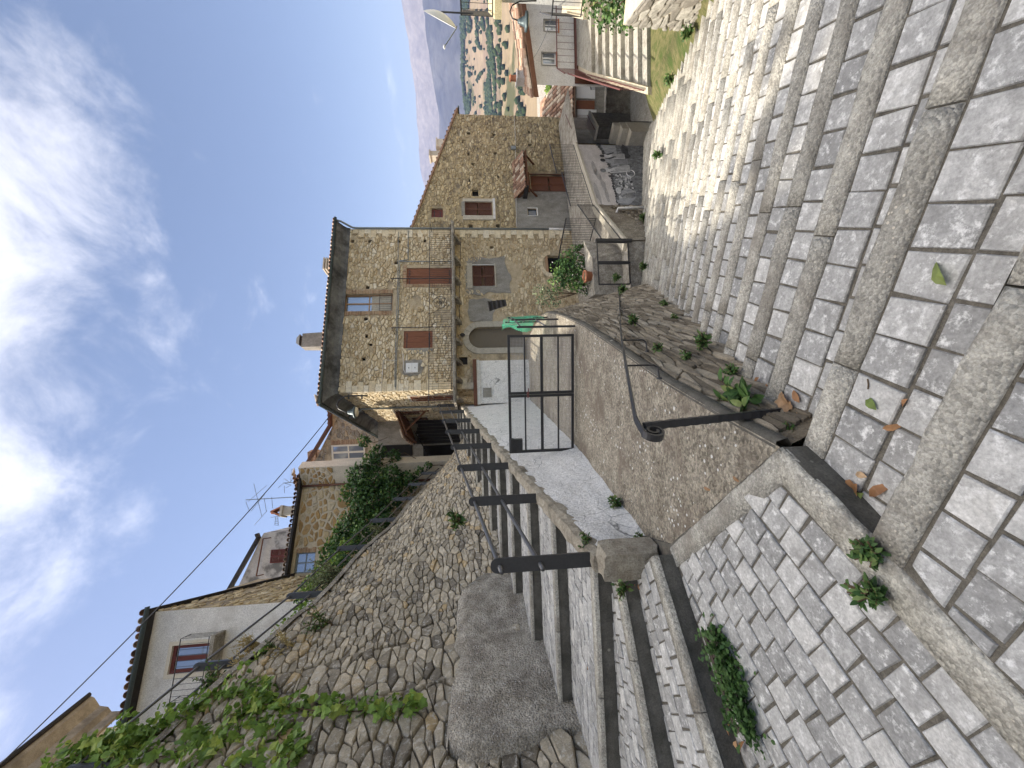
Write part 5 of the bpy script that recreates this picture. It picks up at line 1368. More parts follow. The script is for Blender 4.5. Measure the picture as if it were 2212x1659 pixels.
one('window_trim', lambda b: (b.box(FG, g[0] - .03, g[0] - .002, g[2] - .03, g[3] + .03, -.02, .045), b.box(FG, g[1] + .002, g[1] + .03, g[2] - .03, g[3] + .03, -.02, .045), b.box(FG, g[0] - .002, g[1] + .002, g[2] - .05, g[2] - .002, -.02, .06)), M['white_paint'], gable)
g = GR['door']
louvre(FG, g, -.12, gable, M['door_wood'], 2, 'door', .06)
one('door_frame', lambda b: (b.box(FG, g[0] - .05, g[0] - .002, g[2], g[3] + .05, -.1, .03), b.box(FG, g[1] + .002, g[1] + .05, g[2], g[3] + .05, -.1, .03)), M['shutter'], gable)
one('lintel', lambda b: b.box(FG, g[0] - .12, g[1] + .12, g[3] + .052, g[3] + .26, -.05, .05), M['porch_wood'], gable)
# tiled canopy over the door
can = one('door_canopy', lambda b: b.add([FG.p(a, z, n) for a in (g[0] - .45, g[1] + .75) for z, n in ((g[3] + .72, .0), (g[3] + .30, .75), (g[3] + .24, .75), (g[3] + .62, .0))], [(0, 4, 5, 1), (1, 5, 6, 2), (2, 6, 7, 3), (0, 1, 2, 3), (4, 7, 6, 5)]), M['porch_wood'], gable)
tile_row(FG.p(g[0] - .42, g[3] + .37, .80), FG.p(g[1] + .72, g[3] + .37, .80), (-FG.n * .75 + Vector((0, 0, .42))).normalized(), can, .17, .08, .42, 8, courses=3)
one('canopy_bracket', lambda b: [b.bar(FG.p(a, g[3] - .25, .02), FG.p(a, g[3] + .26, .6), .06, .08) for a in (g[0] - .35, g[1] + .6)], M['porch_wood'], can)
one('canopy_flashing', lambda b: b.box(FG, g[0] - .5, g[0] - .43, g[3] + .25, g[3] + .45, .0, .8), M['black_board'], can)
# roof edge and chimneys of the gable
dirv = (FG.p(GW2, TOPL[1][1]) - FG.p(0, TOPL[0][1])).normalized()
one('verge', lambda b: b.add([FG.p(a, TOPL[0][1] + sl0 * a + dz, n) for a in (-.05, GW2 + .35) for dz, n in ((-.02, .10), (.06, .10), (.06, -6), (-.02, -6))], [(0, 4, 5, 1), (1, 5, 6, 2), (0, 1, 2, 3), (4, 7, 6, 5), (3, 2, 6, 7), (0, 3, 7, 4)]), M['tile'], gable)
tile_row(FG.p(-.02, TOPL[0][1] + .05, .06) , FG.p(GW2 + .35, TOPL[1][1] + .05 + sl0 * .35, .06), -FG.n, gable, .30, .075, .3, 9)
one('eave_gutter', lambda b: half_gutter(b, FG.p(GW2 + .42, TOPL[1][1] - .12, .1), FG.p(GW2 + .42, TOPL[1][1] - .12, -5)), M['gutter'], gable)
for q0, q1, mt_ in ((Z3(190, 1230), Z3(255, 1195), 'beige_stone'), (Z3(245, 1160), Z3(285, 1100), 'cream')):
    f2 = Fr(FG.p(0, 0, -2.5), FG.u); x0, zt = f2.px(*q0); x1, zb = f2.px(*q1)
    one('chimney', lambda b: (b.box(f2, x0, x1, zb - 1.2, zt, -.5, 0), b.box(f2, x0 - .05, x1 + .05, zt, zt + .08, -.55, .05)), M[mt_], gable)
one('wire', lambda b: b.tube([FG.p(*FG.px(*q), .05) for q in (Z3(855, 920), Z3(862, 1100), Z3(866, 1400), Z4(290, 60), Z4(292, 400), Z4(295, 660))], .009, 5), M['white_paint'], gable)
a, z = FG.px(*Z3(848, 1182)); one('junction_box', lambda b: b.box(FG, a - .1, a + .1, z - .12, z + .12, .04, .12), M['zinc'], gable)
a, z = FG.px(*Z3(1250, 968)); one('round_lamp', lambda b: b.lathe(FG.p(a, z, .04), [(.09, 0), (.10, .04), (.05, .09)], 14, FG.n), M['white_metal'], gable, True)
# ------------------------------------------------------------------ the lower terrace, its walls, mural and railings
TZ = -3.1
T0 = Vector((2.86, 11.2, TZ)); T1 = Vector((4.22, 11.3, TZ)); T2 = Vector((6.57, 14.0, TZ)); T3 = Vector((10.4, 16.5, TZ)); T4 = FG.p(GW2 - .6, TZ, .05)
back0 = FH.p(1.6, TZ, .02); back1 = FG.p(GW2 - .6, TZ, .02)
ter = mesh_obj('terrace', [T0, T1, T2, T3, T4 + Vector((.3, -2.2, 0)), T4, FH.p(HW, TZ, .02), FH.p(1.2, TZ, .02), Vector((1.6, 11.2, TZ))], [tuple(range(9))], M['plinth']); tag(ter, kind='structure')
tw = thing('terrace_wall', 'rough stone and render wall below the black terrace railing', 'wall', (5.4, 12.6, -4))
def tmap(p, q):
    f = Fr((p.x, p.y, 0), q - p); return f, (Vector((q.x, q.y, 0)) - Vector((p.x, p.y, 0))).length
f12, L12 = tmap(T1, T2)
one('backing', lambda b: b.box(f12, 0, L12, -6.5, TZ + .02, -.3, 0), M['rubble_mortar'], tw)
stonework(lambda a, z, o: f12.p(a, z, o), .55, L12 - .1, -5.3, TZ - .25, .26, .12, .05, M['slab_stone'], tw, seed=41, limit=140, region=[(.5, -5.4), (L12 - .1, -5.4), (L12 - .1, -3.5), (L12 - .6, -3.45), (.5, -4.3)])
one('coping', lambda b: b.box(f12, -.02, L12, TZ + .022, TZ + .12, -.28, .06), M['beige_stone'], tw)
one('render_band', lambda b: b.add([f12.p(0, TZ + .02, .03), f12.p(0, -4.6, .05), f12.p(.7, -4.35, .05), f12.p(2.2, -3.7, .045), f12.p(L12 - .2, -3.4, .03), f12.p(L12, -3.3, .03), f12.p(L12, TZ + .02, .03)], [tuple(range(7))]), M['floor'], tw)
one('downpipe', lambda b: b.tube([f12.p(L12 - .95, TZ - .42, .02), f12.p(L12 - .92, TZ - .45, .16), f12.p(L12 - .85, -4.95, .20)], .05, 10), M['white_paint'], tw, True)
f01, L01 = tmap(T0, T1)
one('wall', lambda b: b.box(f01, -1.0, L01, -4.8, TZ - .02, -.3, .0), M['plinth'], tw)
one('rendered_block', lambda b: b.add([T0 + Vector((-.15, .5, -.1)), T1 + Vector((-.1, .55, -.1)), T1 + Vector((.3, 1.1, -.1)), T0 + Vector((-.15, 1.1, -.1)), T0 + Vector((-.15, .5, .95)), T1 + Vector((-.35, .55, .95)), T1 + Vector((.5, 1.3, 1.0)), T0 + Vector((-.15, 1.1, 1.0))], [(0, 1, 5, 4), (1, 2, 6, 5), (4, 5, 6, 7), (3, 0, 4, 7), (2, 3, 7, 6)]), M['plinth'], tw)
# iron gate panels at the corner
tg = thing('garden_gate', 'black iron framed gate of two open panels at the terrace corner', 'gate', T0)
def gpan(b, a0, a1):
    for a in (a0, a1): b.box(f01, a - .018, a + .018, TZ + .03, TZ + 1.0, .02, .056)
    for z in (TZ + .03, TZ + .985): b.box(f01, a0 + .018, a1 - .018, z - .014, z + .016, .024, .052)
one('panel', lambda b: gpan(b, .02, L01 * .5 - .03), M['black_iron'], tg); one('panel', lambda b: gpan(b, L01 * .5 + .03, L01 - .06), M['black_iron'], tg)
one('post', lambda b: b.box(f01, L01 - .04, L01 + .05, TZ - .1, TZ + 1.02, -.02, .08), M['black_iron'], tg); one('post', lambda b: b.box(f01, L01 * .5 - .025, L01 * .5 + .025, TZ, TZ + 1.0, .01, .07), M['black_iron'], tg)
railing('terrace_railing', 'black iron railing beside the long stairway, right of the garden gate', [T1 + Vector((.05, .05, .12)), T2 + Vector((0, -.02, .12))], .66, spacing=.09)
railing('terrace_railing', 'black iron railing above the black and white mural', [T2 + Vector((0, .06, .12)), T2.lerp(T3, .5) + Vector((0, .05, .12))], .92, spacing=.105)
railing('terrace_railing', 'tall black iron railing at the far end of the terrace above the mural', [T2.lerp(T3, .5) + Vector((0, .08, .12)), T3 + Vector((0, .05, .12))], 1.12, spacing=.12)
Rc0 = Vector((6.1, 14.05, TZ)); Rc1 = Vector((5.1, 15.6, TZ))
railing('terrace_railing', 'black iron railing crossing the terrace towards the dark doorway', [Rc0 + Vector((0, 0, .02)), Rc1 + Vector((0, 0, .02))], 1.2, spacing=.075, rb=.009, rail=.028)
# mural wall
f23, L23 = tmap(T2, T3)
mw = thing('mural_wall', 'low terrace wall carrying a black and white mural of field workers', 'wall', (8.5, 15.2, -4.5))
one('wall', lambda b: b.box(f23, 0, L23 + .0, -7.5, TZ + .02, -.3, 0), M['grey_render'], mw)
one('coping', lambda b: b.box(f23, -.02, L23 + .1, TZ + .024, TZ + .10, -.3, .05), M['beige_stone'], mw)
def mural_mat(name, c1, c2, sc_, st_=(1, 1, 1)):
    return mottled(name, c1, c2, sc_, fine=30, stretch=st_, bs=.05, rough=.8)
mlight = mural_mat('mural_sky', (.50, .47, .45), (.66, .62, .60), 1.6, (1, 1, 2)); mdark = mural_mat('mural_dark', (.10, .105, .11), (.30, .31, .32), 7); mmid = mural_mat('mural_mid', (.26, .27, .285), (.46, .47, .49), 6, (3, 3, 1)); mpale = mural_mat('mural_pale', (.52, .53, .54), (.70, .70, .70), 5); mblack = mural_mat('mural_black', (.04, .042, .045), (.10, .10, .105), 8)
mgrey = mural_mat('mural_cloud', (.34, .325, .315), (.42, .40, .39), 2)
def mz0(a): return stair_z((f23.p(a, 0)).dot(SD)) - .1
mur = one('mural', lambda b: b.add([f23.p(a, z, .004) for a, z in ((.02, -5.6), (L23 - .02, -6.6), (L23 - .02, TZ), (.02, TZ))], [(0, 1, 2, 3)]), mlight, mw)
def mp_(a, h):   # a 0..1 from the left, h 0..1 up the painted field
    aa = .02 + a * (L23 - .04); z0_ = -4.72 - .78 * a; return (aa, z0_ + h * (TZ - z0_))
def mpoly(pts, mat, off, name='painted_shape'):
    b = MB(); b.add([f23.p(*mp_(a, h), off) for a, h in pts], [tuple(range(len(pts)))]); return b.build(name, M_[mat] if isinstance(mat, str) else mat, mur)
def blob(a, h, ra, rh, mat, off, seed=0, n=18, amp=.15):
    mpoly([(a + ra * math.cos(2 * math.pi * i / n) * (1 + amp * mnoise.noise(Vector((math.cos(2 * math.pi * i / n), math.sin(2 * math.pi * i / n), seed)))), h + rh * math.sin(2 * math.pi * i / n) * (1 + amp * mnoise.noise(Vector((math.cos(2 * math.pi * i / n), math.sin(2 * math.pi * i / n), seed + 9))))) for i in range(n)], mat, off)
for (a, h, ra, rh, s_) in ((.18, .93, .16, .05, 1), (.30, .74, .13, .05, 2), (.58, .83, .12, .045, 3), (.47, .80, .09, .06, 4), (.14, .72, .10, .04, 5)): blob(a, h, ra, rh, mgrey, .006, s_, 22, .8)
gl2 = [(0, -.3), (1, -.3), (1, .60)] + [(1 - i / 24, .60 - .10 * min(1, i / 8) + .03 * mnoise.noise(Vector((i * .9, 0, 0)))) for i in range(1, 25)]
mpoly(gl2, mdark, .008)
mpoly([(1, .58), (.80, .50), (.62, .46), (.60, .30), (1, .30)], mmid, .010)
for i in range(26): blob(1 - i / 25, .60 - .10 * min(1, i / 8) + rnd.uniform(0, .03), .022, .03 + .05 * rnd.random() * (i % 7 == 0), mblack, .0095, i, 10, .5)
for i in range(90):   # heap of cobs
    blob(rnd.uniform(.18, .47), rnd.uniform(.10, .44), rnd.uniform(.012, .022), rnd.uniform(.015, .03), [mpale, mmid, mpale, mblack][i % 4], .012 + (i % 5) * .0005, i, 7, .5)
def fig(a, h0, s, lean, m1, m2):
    mpoly([(a - .045 * s, h0), (a + .05 * s, h0), (a + .04 * s + lean * .5, h0 + .26 * s), (a + lean + .03 * s, h0 + .42 * s), (a + lean - .035 * s, h0 + .42 * s), (a - .05 * s + lean * .4, h0 + .25 * s)], m1, .016)
    for k in range(4): x = a - .03 * s + k * .02 * s; mpoly([(x, h0 + .01), (x + .007 * s, h0 + .01), (x + .006 * s + lean * .4, h0 + .26 * s), (x + lean * .4, h0 + .26 * s)], m2, .0175)
    blob(a + lean * 1.2, h0 + .47 * s, .028 * s, .05 * s, m2, .018, a, 12, .2)
    mpoly([(a + lean + .03 * s, h0 + .40 * s), (a + lean + .075 * s, h0 + .22 * s), (a + lean + .06 * s, h0 + .20 * s), (a + lean + .015 * s, h0 + .34 * s)], m2, .0185)
fig(.57, .10, 1.2, -.03, mpale, mdark); fig(.69, .12, 1.05, .02, mmid, mblack); fig(.79, .16, .95, .0, mpale, mblack); fig(.52, .34, .45, -.02, mpale, mdark)
blob(.14, .23, .11, .17, mmid, .016, 7, 20, .3); fig(.15, .06, .95, -.05, mpale, mdark); blob(.21, .44, .05, .06, mpale, .018, 5, 14, .3); blob(.05, .35, .045, .18, mmid, .0165, 15, 14, .4)
blob(.90, .14, .11, .07, mblack, .014, 2, 16, .4); blob(.80, .13, .05, .09, mblack, .0145, 12, 12, .3)
one('painted_shape', lambda b: b.tube([f23.p(*mp_(.49 + .055 * math.cos(t), .10 + .085 * math.sin(t)), .018) for t in [2 * math.pi * i / 20 for i in range(21)]], .018, 5), mpale, mur)
# steps, blocks and gate beyond the mural
pv = thing('stone_steps', 'small flight of beige steps and a low dark wall beyond the mural', 'steps', (11.2, 17, -6))
e3 = Fr(T3 + Vector((.35, .1, 0)), (.8, .6)); e3.o.z = 0
one('flank_wall', lambda b: b.box(e3, 1.3, 3.1, -7, -4.35, -.5, 0), M['riser'], pv); one('top_slab', lambda b: b.box(e3, 1.25, 3.15, -4.348, -4.25, -.55, .05), M['beige_stone'], pv)
for i in range(3): one('step', lambda b: b.box(e3, .15 + i * .38, 1.25, -7, -5.55 + i * .3, -.6 + i * .02, .25 - i * .02), M['beige_stone'], pv)
railing('gate_railing', 'dark slanted iron gate beside the beige steps', [e3.p(1.3, -4.25, -.1), e3.p(3.0, -4.25, -.1)], 1.15, spacing=.12, mat='rust_iron', cat='gate')
# ------------------------------------------------------------------ right-hand edge: wall, bank, side steps, white house
wl = thing('stone_wall', 'pale flat-stone wall at the right edge of the stairway under a bush', 'wall', st(7, 3.2, -2))
WF = Fr(st(3.5, 3.02, 0), SD); WF = Fr((WF.o.x, WF.o.y, 0), -SD) ; WF.o = st(8.45, 3.02, 0); WF.o.z = 0
one('backing', lambda b: b.box(WF, 0, 6.5, -4, -1.15, -.5, 0), M['pale_mortar'], wl)
M['pale_slab'] = toned('pale_slab_stone', [(0, (.20, .18, .15)), (.5, (.29, .27, .23)), (1, (.38, .36, .31))], scale=8)
stonework(lambda a, z, o: WF.p(a, z, o), 0, 6.5, -3.2, -1.15, .36, .12, .05, M['pale_slab'], wl, seed=51, limit=120)
bank = MB(); V = []
for i in range(25):
    s = 4.4 + i * .45; z0_ = stair_z(s)
    for j, (de, dz_) in enumerate(((-.4, -.2), (.0, .05), (.35, .25), (.9, .5), (2.2, .75), (5, .9), (14, .7))):
        zz = z0_ + dz_ * (1 if s < 8.6 else 1.0) + .08 * mnoise.noise(Vector((s, de, 0)))
        if s > 9.5: zz = min(zz, -3.95 if de > .7 else zz)
        V.append(st(s, 3.0 + de, zz if s > 8.3 or de > .4 else min(zz, -1.3)))
bank.add(V, [(i * 7 + j, i * 7 + j + 1, (i + 1) * 7 + j + 1, (i + 1) * 7 + j) for i in range(24) for j in range(6)])
bk = bank.build('bank', M['grass_soil'], None, True); tag(bk, kind='structure')
sb = mesh_obj('ground', [(-40, -20, -7.0), (120, -20, -7.0), (120, 60, -9), (-40, 60, -9)], [(0, 1, 2, 3)], M['plinth']); tag(sb, kind='structure')
# side steps up to the white house
ss = thing('side_steps', 'sunlit concrete steps with a brown railing up to the white house', 'steps', (10.2, 11.5, -4))
class SkFr(Fr):
    """a frame whose depth runs askew"""
    def __init__(s, o, u, k): Fr.__init__(s, o, u); s.k = k
    def p(s, a, z, n=0.0): return s.o + s.u * (a - s.k * n) + s.z * z + s.n * n
FW = SkFr((8.95, 11.3, 0), (1, -.06), .86); n_ = 8
for i in range(n_): one('step', lambda b: b.box(FW, .0, 3.6, -5.5, -3.98 + .135 * (i + 1), -.36 * (i + 1) if i < n_ - 1 else -7.0, -.36 * i), M['nosing'], ss)
one('flank_wall', lambda b: b.add([FW.p(a, z, n) for a in (-.22, -.003) for z, n in ((-6, .15), (-3.8, .15), (-2.95, -2.6), (-2.95, -7), (-6, -7))], [(0, 1, 6, 5), (1, 2, 7, 6), (2, 3, 8, 7), (0, 4, 3, 2, 1), (5, 6, 7, 8, 9)]), M['pale_mortar'], ss)
tz2 = -3.98 + .135 * n_
railing('side_railing', 'brown iron handrail sloping down beside the sunlit side steps', [FW.p(-.12, -3.78, .05), FW.p(-.12, tz2 + .0, -2.85), ], .8, spacing=.30, mat='rust_iron')
railing('side_railing', 'brown iron railing on the terrace edge before the white house', [FW.p(-.12, tz2 + .05, -2.9), FW.p(-.12, tz2 + .05, -4.2), FW.p(3.4, tz2 + .05, -4.2)], .85, spacing=.24, mat='rust_iron')
wh = thing('white_house', 'low white house with a tiled roof and two small windows', 'house', (12.5, 16, -3))
FWH = SkFr(pY(1240, 186, 15.6), (1, -.04), .80); FWH.o.z = 0
wz0 = -4.2; we = FWH.px(1150, 183)[1]; we2 = FWH.px(1133, 60)[1]; wlen = 5.2
wr_ = [rpx(FWH, Z3(1075, 415), Z3(1185, 515)), rpx(FWH, Z3(1092, 155), Z3(1200, 248))]
topw = ((0, we - .05), (wlen, we - .05 + (we2 - we) * wlen / (FWH.px(1133, 60)[0])))
holed(FWH, 0, wlen, wz0, 3, wr_, .14, topw).build('wall', M['white_paint'], wh)
one('gable_return', lambda b: b.box(FWH, .02, .2, wz0, we - .1, -3, -.02), M['white_paint'], wh)
for r in wr_:
    sash(FWH, r, -.12, wh, M['white_metal'], 0, 2, 'window', .04); one('sill', lambda b: b.box(FWH, r[0] - .06, r[1] + .06, r[2] - .05, r[2] - .002, -.1, .06), M['terracotta'], wh); one('window_band', lambda b: (b.box(FWH, r[0] - .04, r[0] - .002, r[2], r[3] + .04, -.02, .02), b.box(FWH, r[1] + .002, r[1] + .04, r[2], r[3] + .04, -.02, .02), b.box(FWH, r[0] - .002, r[1] + .002, r[3] + .002, r[3] + .04, -.02, .02)), M['grey_render'], wh)
slw = (topw[1][1] - topw[0][1]) / wlen
rfw = one('roof', lambda b: b.add([FWH.p(a, we + slw * a + dz, n) for a in (-.45, wlen + .3) for dz, n in ((-.02, .35), (.06, .35), (.06, -2.2), (-.02, -2.2))], [(0, 4, 5, 1), (1, 5, 6, 2), (0, 1, 2, 3), (4, 7, 6, 5), (3, 2, 6, 7), (0, 3, 7, 4)]), M['tile'], wh)
tile_row(FWH.p(-.48, we - .48 * slw + .08, .30), FWH.p(-.48, we - .48 * slw + .08, -2.1), (FWH.u + Vector((0, 0, slw))).normalized(), rfw, .19, .088, .46, 14, courses=14)
one('fascia', lambda b: b.add([FWH.p(a, we + slw * a + dz, .36) for a in (-.46, wlen + .3) for dz in (-.14, .04)], [(0, 2, 3, 1)]), M['porch_wood'], rfw)
f2 = Fr(FWH.p(0, 0, -.9), FWH.u); c0, c1_ = f2.px(*Z3(960, 620)), f2.px(*Z3(885, 555))
one('chimney', lambda b: (b.box(f2, c0[0], c1_[0], c0[1] - .3, c1_[1], -.5, 0), b.box(f2, c0[0] - .04, c1_[0] + .04, c1_[1], c1_[1] + .07, -.54, .04)), M['white_paint'], rfw); one('chimney_pot', lambda b: b.lathe(f2.p((c0[0] + c1_[0]) / 2, c1_[1] + .07, -.25), [(.13, 0), (.11, .2), (.16, .24), (.1, .3)], 10), M['terracotta'], rfw)
one('passage_shade_strip', lambda b: b.box(FWH, .1, wlen, wz0, FWH.px(1240, 100)[1], .01, .03), M['shutter'], wh)  # dark slab on the wall, painted in for the shaded passage opening
# near building with balcony at the right edge, lamp and dish
nb_ = thing('yellow_house', 'sunlit pale yellow house with a railed balcony at the photo edge', 'house', (13, 12, -3))
FN = Fr((pY(1100, 6, 11.0).x, 11.0, 0), (.70, -.714))
za_ = FN.px(1060, 10)[1]; zb_ = FN.px(982, 10)[1]
M['yellow_paint'] = mottled('pale_yellow_paint', (.62, .52, .30), (.72, .62, .38), 3, fine=40, bs=.2)
FN2 = Fr(FN.p(0, 0, -4), FN.n)  # side facing left
one('wall', lambda b: b.box(FN, 0, 4, -4, za_ - .3, -4, 0), M['white_paint'], nb_)
one('floor_slab', lambda b: b.box(FN, -.35, 4, za_ - .298, za_ - .1, -4.2, .35), M['yellow_paint'], nb_)
one('wall', lambda b: b.box(FN, .9, 4, za_ - .098, za_ + 3, -4, -.9), M['white_paint'], nb_)
louvre(FN, (.55, 1.4, -2.3, za_ - .45), .01, nb_, M['shutter'], 1, 'shutter')
railing('x', 'x', [FN.p(-.3, za_ - .1, -4), FN.p(-.3, za_ - .1, .3), FN.p(3.8, za_ - .1, .3)], .95, parent=nb_, spacing=.13)
railing('x', 'x', [FN.p(-.2, -1.75, -2), FN.p(-.2, -1.75, .5), FN.p(3.8, -1.75, .5)], .9, parent=nb_, spacing=.14)
one('floor_slab', lambda b: b.box(FN, -.25, 4, -1.9, -1.75, -3, .55), M['pale_mortar'], nb_)
one('wall', lambda b: b.box(FN, .3, 4, -7, -1.902, -3, .3), M['pale_mortar'], nb_)
wlmp = thing('wall_lamp', 'dark wall lamp on a hooped arm at the right edge', 'lamp', pY(1090, 40, 10.4))
yl = 10.4
one('arm', lambda b: b.tube([pY(*Z3(1030, 5), yl), pY(*Z3(900, 10), yl), pY(*Z3(840, 40), yl), pY(*Z3(820, 90), yl), pY(*Z3(840, 145), yl), pY(*Z3(890, 165), yl)], .018, 7), M['black_iron'], wlmp, True)
hc = pY(*Z3(890, 168), yl)
one('head', lambda b: b.lathe(hc, [(.04, .03), (.08, -.05), (.12, -.16), (.22, -.18), (.22, -.24), (.10, -.25)], 16), M['gutter'], wlmp, True); one('lens', lambda b: b.lathe(hc, [(.18, -.241), (.1, -.27)], 14), M['cream_paint'], wlmp)
dish = thing('satellite_dish', 'white satellite dish seen edge-on above the right edge balcony', 'satellite dish', pY(980, 40, 10.8))
yd = 10.8; dA = pY(*Z3(150, 70), yd); dB = pY(*Z3(400, 205), yd); dc = (dA + dB) / 2; axd = (dB - dA); rad = axd.length / 2; axd.normalize()
nrm_ = Vector((-.80, .52, -.12)); nrm_ = (nrm_ - axd * nrm_.dot(axd)).normalized()
def dishg(b):
    s = nrm_.cross(axd); V = []; rings = 6; seg = 28
    for off in (0, -.012):
        for i in range(rings + 1):
            r = rad * i / rings
            for k in range(seg): t = 2 * math.pi * k / seg; V.append(dc + axd * (r * math.cos(t)) + s * (r * .92 * math.sin(t)) + nrm_ * (.16 * (i / rings) ** 2 - .10 + off))
    n = (rings + 1) * seg; Fc = []
    for o in (0, n):
        for i in range(rings):
            for k in range(seg): Fc.append((o + i * seg + k, o + i * seg + (k + 1) % seg, o + (i + 1) * seg + (k + 1) % seg, o + (i + 1) * seg + k))
    b.add(V, Fc)
one('reflector', dishg, M['white_metal'], dish, True)
lnb = pY(*Z3(300, 372), yd - .25)
one('arm', lambda b: b.tube([dB, pY(*Z3(390, 235), yd - .08), lnb], .014, 6), M['zinc'], dish); one('receiver', lambda b: b.lathe(lnb, [(.025, -.05), (.035, 0), (.02, .06)], 10, (lnb - dc)), M['white_metal'], dish)
one('mast', lambda b: b.tube([dc, dc + Vector((.25, .1, 0)), dc + Vector((.25, .1, -.9))], .022, 7), M['grey_iron'], dish)
# little tiled house in the alley
lh = thing('low_house', 'small house with a patchy tiled roof in the alley below', 'house', (14, 21, -6))
FL = Fr(pY(1240, 262, 21.0), (1, -.12)); FL.o.z = 0; lw_ = FL.px(1240, 180)[0]
lz1 = FL.px(1240, 215)[1]; lz2 = FL.px(1206, 215)[1]
one('wall', lambda b: b.box(FL, -.8, lw_ + 1.0, -9, lz1 - .02, -4, 0), M['grey_render'], lh)
lr = one('roof', lambda b: b.add([FL.p(a, z, n) for a in (-.8, lw_ + 1.0) for z, n in ((lz1, .25), (lz1 + .06, .25), (lz1 + 1.3, -3.6), (lz1 + 1.2, -3.6))], [(0, 4, 5, 1), (1, 5, 6, 2), (0, 1, 2, 3), (4, 7, 6, 5)]), M['tile'], lh)
tile_row(FL.p(-.7, lz1 + .07, .28), FL.p(lw_ + .9, lz1 + .07, .28), (-FL.n * 3.85 + Vector((0, 0, 1.24))).normalized(), lr, .24, .11, .5, 19, courses=8)
r = rpx(FL, (1245, 213), (1285, 189)); one('shutter_door', lambda b: b.box(FL, r[0], r[1] + .1, r[2], r[3], .0, .05), M['white_metal'], lh); r = rpx(FL, (1245, 236), (1284, 219)); one('door', lambda b: b.box(FL, r[0], r[1], r[2], r[3], .0, .05), M['door_wood'], lh); r = rpx(FL, (1247, 258), (1288, 238)); one('shutter_door', lambda b: b.box(FL, r[0], r[1], r[2], r[3], .0, .05), M['white_metal'], lh)
al = thing('alley_wall', 'dark grey rendered wall at the bottom of the alley', 'wall', (13, 19, -6))
FA = Fr(pY(1365, 258, 19.0), (1, -.25)); FA.o.z = 0; r = rpx(FA, (1295, 258), (1368, 186)); one('wall', lambda b: b.box(FA, r[0] - .5, r[1] + 1.5, -8, r[3] - .3, -.3, 0), M['plinth'], al)
pvm = mesh_obj('alley', [pZ(1412, 262, -6.15), pZ(1412, 188, -6.15), pZ(1362, 190, -6.15), pZ(1362, 262, -6.15)], [(0, 1, 2, 3)], M['nosing']); tag(pvm, kind='structure')
railing('alley_gate', 'dark blue iron gate by the stairway foot', [pY(1348, 196, 16.6), pY(1350, 172, 15.2)], 1.5, spacing=.16, mat='gutter', cat='gate')
# ------------------------------------------------------------------ houses above the rubble wall
def Z5(x, y): return (.30554 * x, 1151.9 + .30554 * y)
def Z6(x, y): return (493.7 + .24794 * x, 877.7 + .24794 * y)
def frame2(pl, Yl, pr, Yr):
    A = pY(*pl, Yl); B = pY(*pr, Yr); f = Fr((A.x, A.y, 0), B - A); return f, (Vector((B.x, B.y, 0)) - Vector((A.x, A.y, 0))).length, A.z, B.z
# white house with the balcony
FA_, WA, zl, zr = frame2((292, 1524), 11.6, (330, 1322), 12.3)
zt = (zl + zr) / 2
wb = thing('white_house', 'white rendered house with a balcony and a red framed glass door, high on the left', 'house', FA_.p(WA / 2, 5, -1))
da = rpx(FA_, Z5(1225, 795), Z5(1515, 970))
FA_.o = FA_.o - FA_.u * .6; WA += .6; da = rpx(FA_, Z5(1225, 795), Z5(1515, 970))
holed(FA_, 0, WA, 3.5, zt, [da], .16).build('wall', M['white_paint'], wb)
one('body', lambda b: (b.box(FA_, WA - .25, WA - .002, 3.5, zt - .05, -5.5, -.002), b.box(FA_, .01, WA - .3, 3.5, zt - .1, -5.5, -.35)), M['gable_mortar'], wb)
zs_ = FA_.px(*Z5(1600, 900))[1]
FSA = Fr(FA_.p(WA, 0, 0), (-FA_.u.y, FA_.u.x))
stonework(lambda a, z, o: FSA.p(a, z, o), .02, 5.4, 6.5, zt + .1, .30, .17, .035, M['gable_stone'], wb, name='stone', seed=91, limit=90, joint=.02, drop=.3, top=((0, zt - .05), (5.4, zt - 1.45)), keep=lambda a, z, g: g.random() > .25)
sash(FA_, da, -.10, wb, M['red_shutter'], 0, 2, 'balcony_door', .09)
one('door_trim', lambda b: (b.box(FA_, da[0] - .1, da[0] - .002, da[2], da[3] + .1, -.02, .03), b.box(FA_, da[1] + .002, da[1] + .1, da[2], da[3] + .1, -.02, .03), b.box(FA_, da[0] - .002, da[1] + .002, da[3] + .002, da[3] + .1, -.02, .03)), M['cream_paint'], wb)
bal = rpx(FA_, Z5(1510, 690), Z5(1540, 1130))
one('balcony_slab', lambda b: b.box(FA_, bal[0], bal[1], da[2] - .16, da[2] - .05, 0, .5), M['plinth'], wb)
railing('x', 'x', [FA_.p(bal[0] + .03, da[2] - .05, .05), FA_.p(bal[0] + .03, da[2] - .05, .46), FA_.p(bal[1] - .03, da[2] - .05, .46), FA_.p(bal[1] - .03, da[2] - .05, .05)], .82, parent=wb, spacing=.13, rb=.006, rail=.014)
ra_ = one('roof', lambda b: b.add([FA_.p(a, z, n) for a in (-.3, WA + .12) for z, n in ((zt - .0, .22), (zt + .06, .22), (zt + .06 - 1.5, -5.8), (zt - 1.52, -5.8), (zt - .01, .21))], [(0, 5, 6, 1), (1, 6, 7, 2), (2, 7, 8, 3), (0, 4, 9, 5), (0, 1, 2, 3, 4), (5, 9, 8, 7, 6), (3, 8, 9, 4)]), M['black_board'], wb)
tile_row(FA_.p(-.25, zt + .08, .26), FA_.p(WA + .1, zt + .08, .26), (-FA_.n * 3.5 + Vector((0, 0, .95))).normalized(), ra_, .2, .09, .45, 23, courses=1)
one('gutter', lambda b: half_gutter(b, FA_.p(-.3, zt + .0, .29), FA_.p(WA + .2, zt + .0, .29)), M['gutter'], wb)
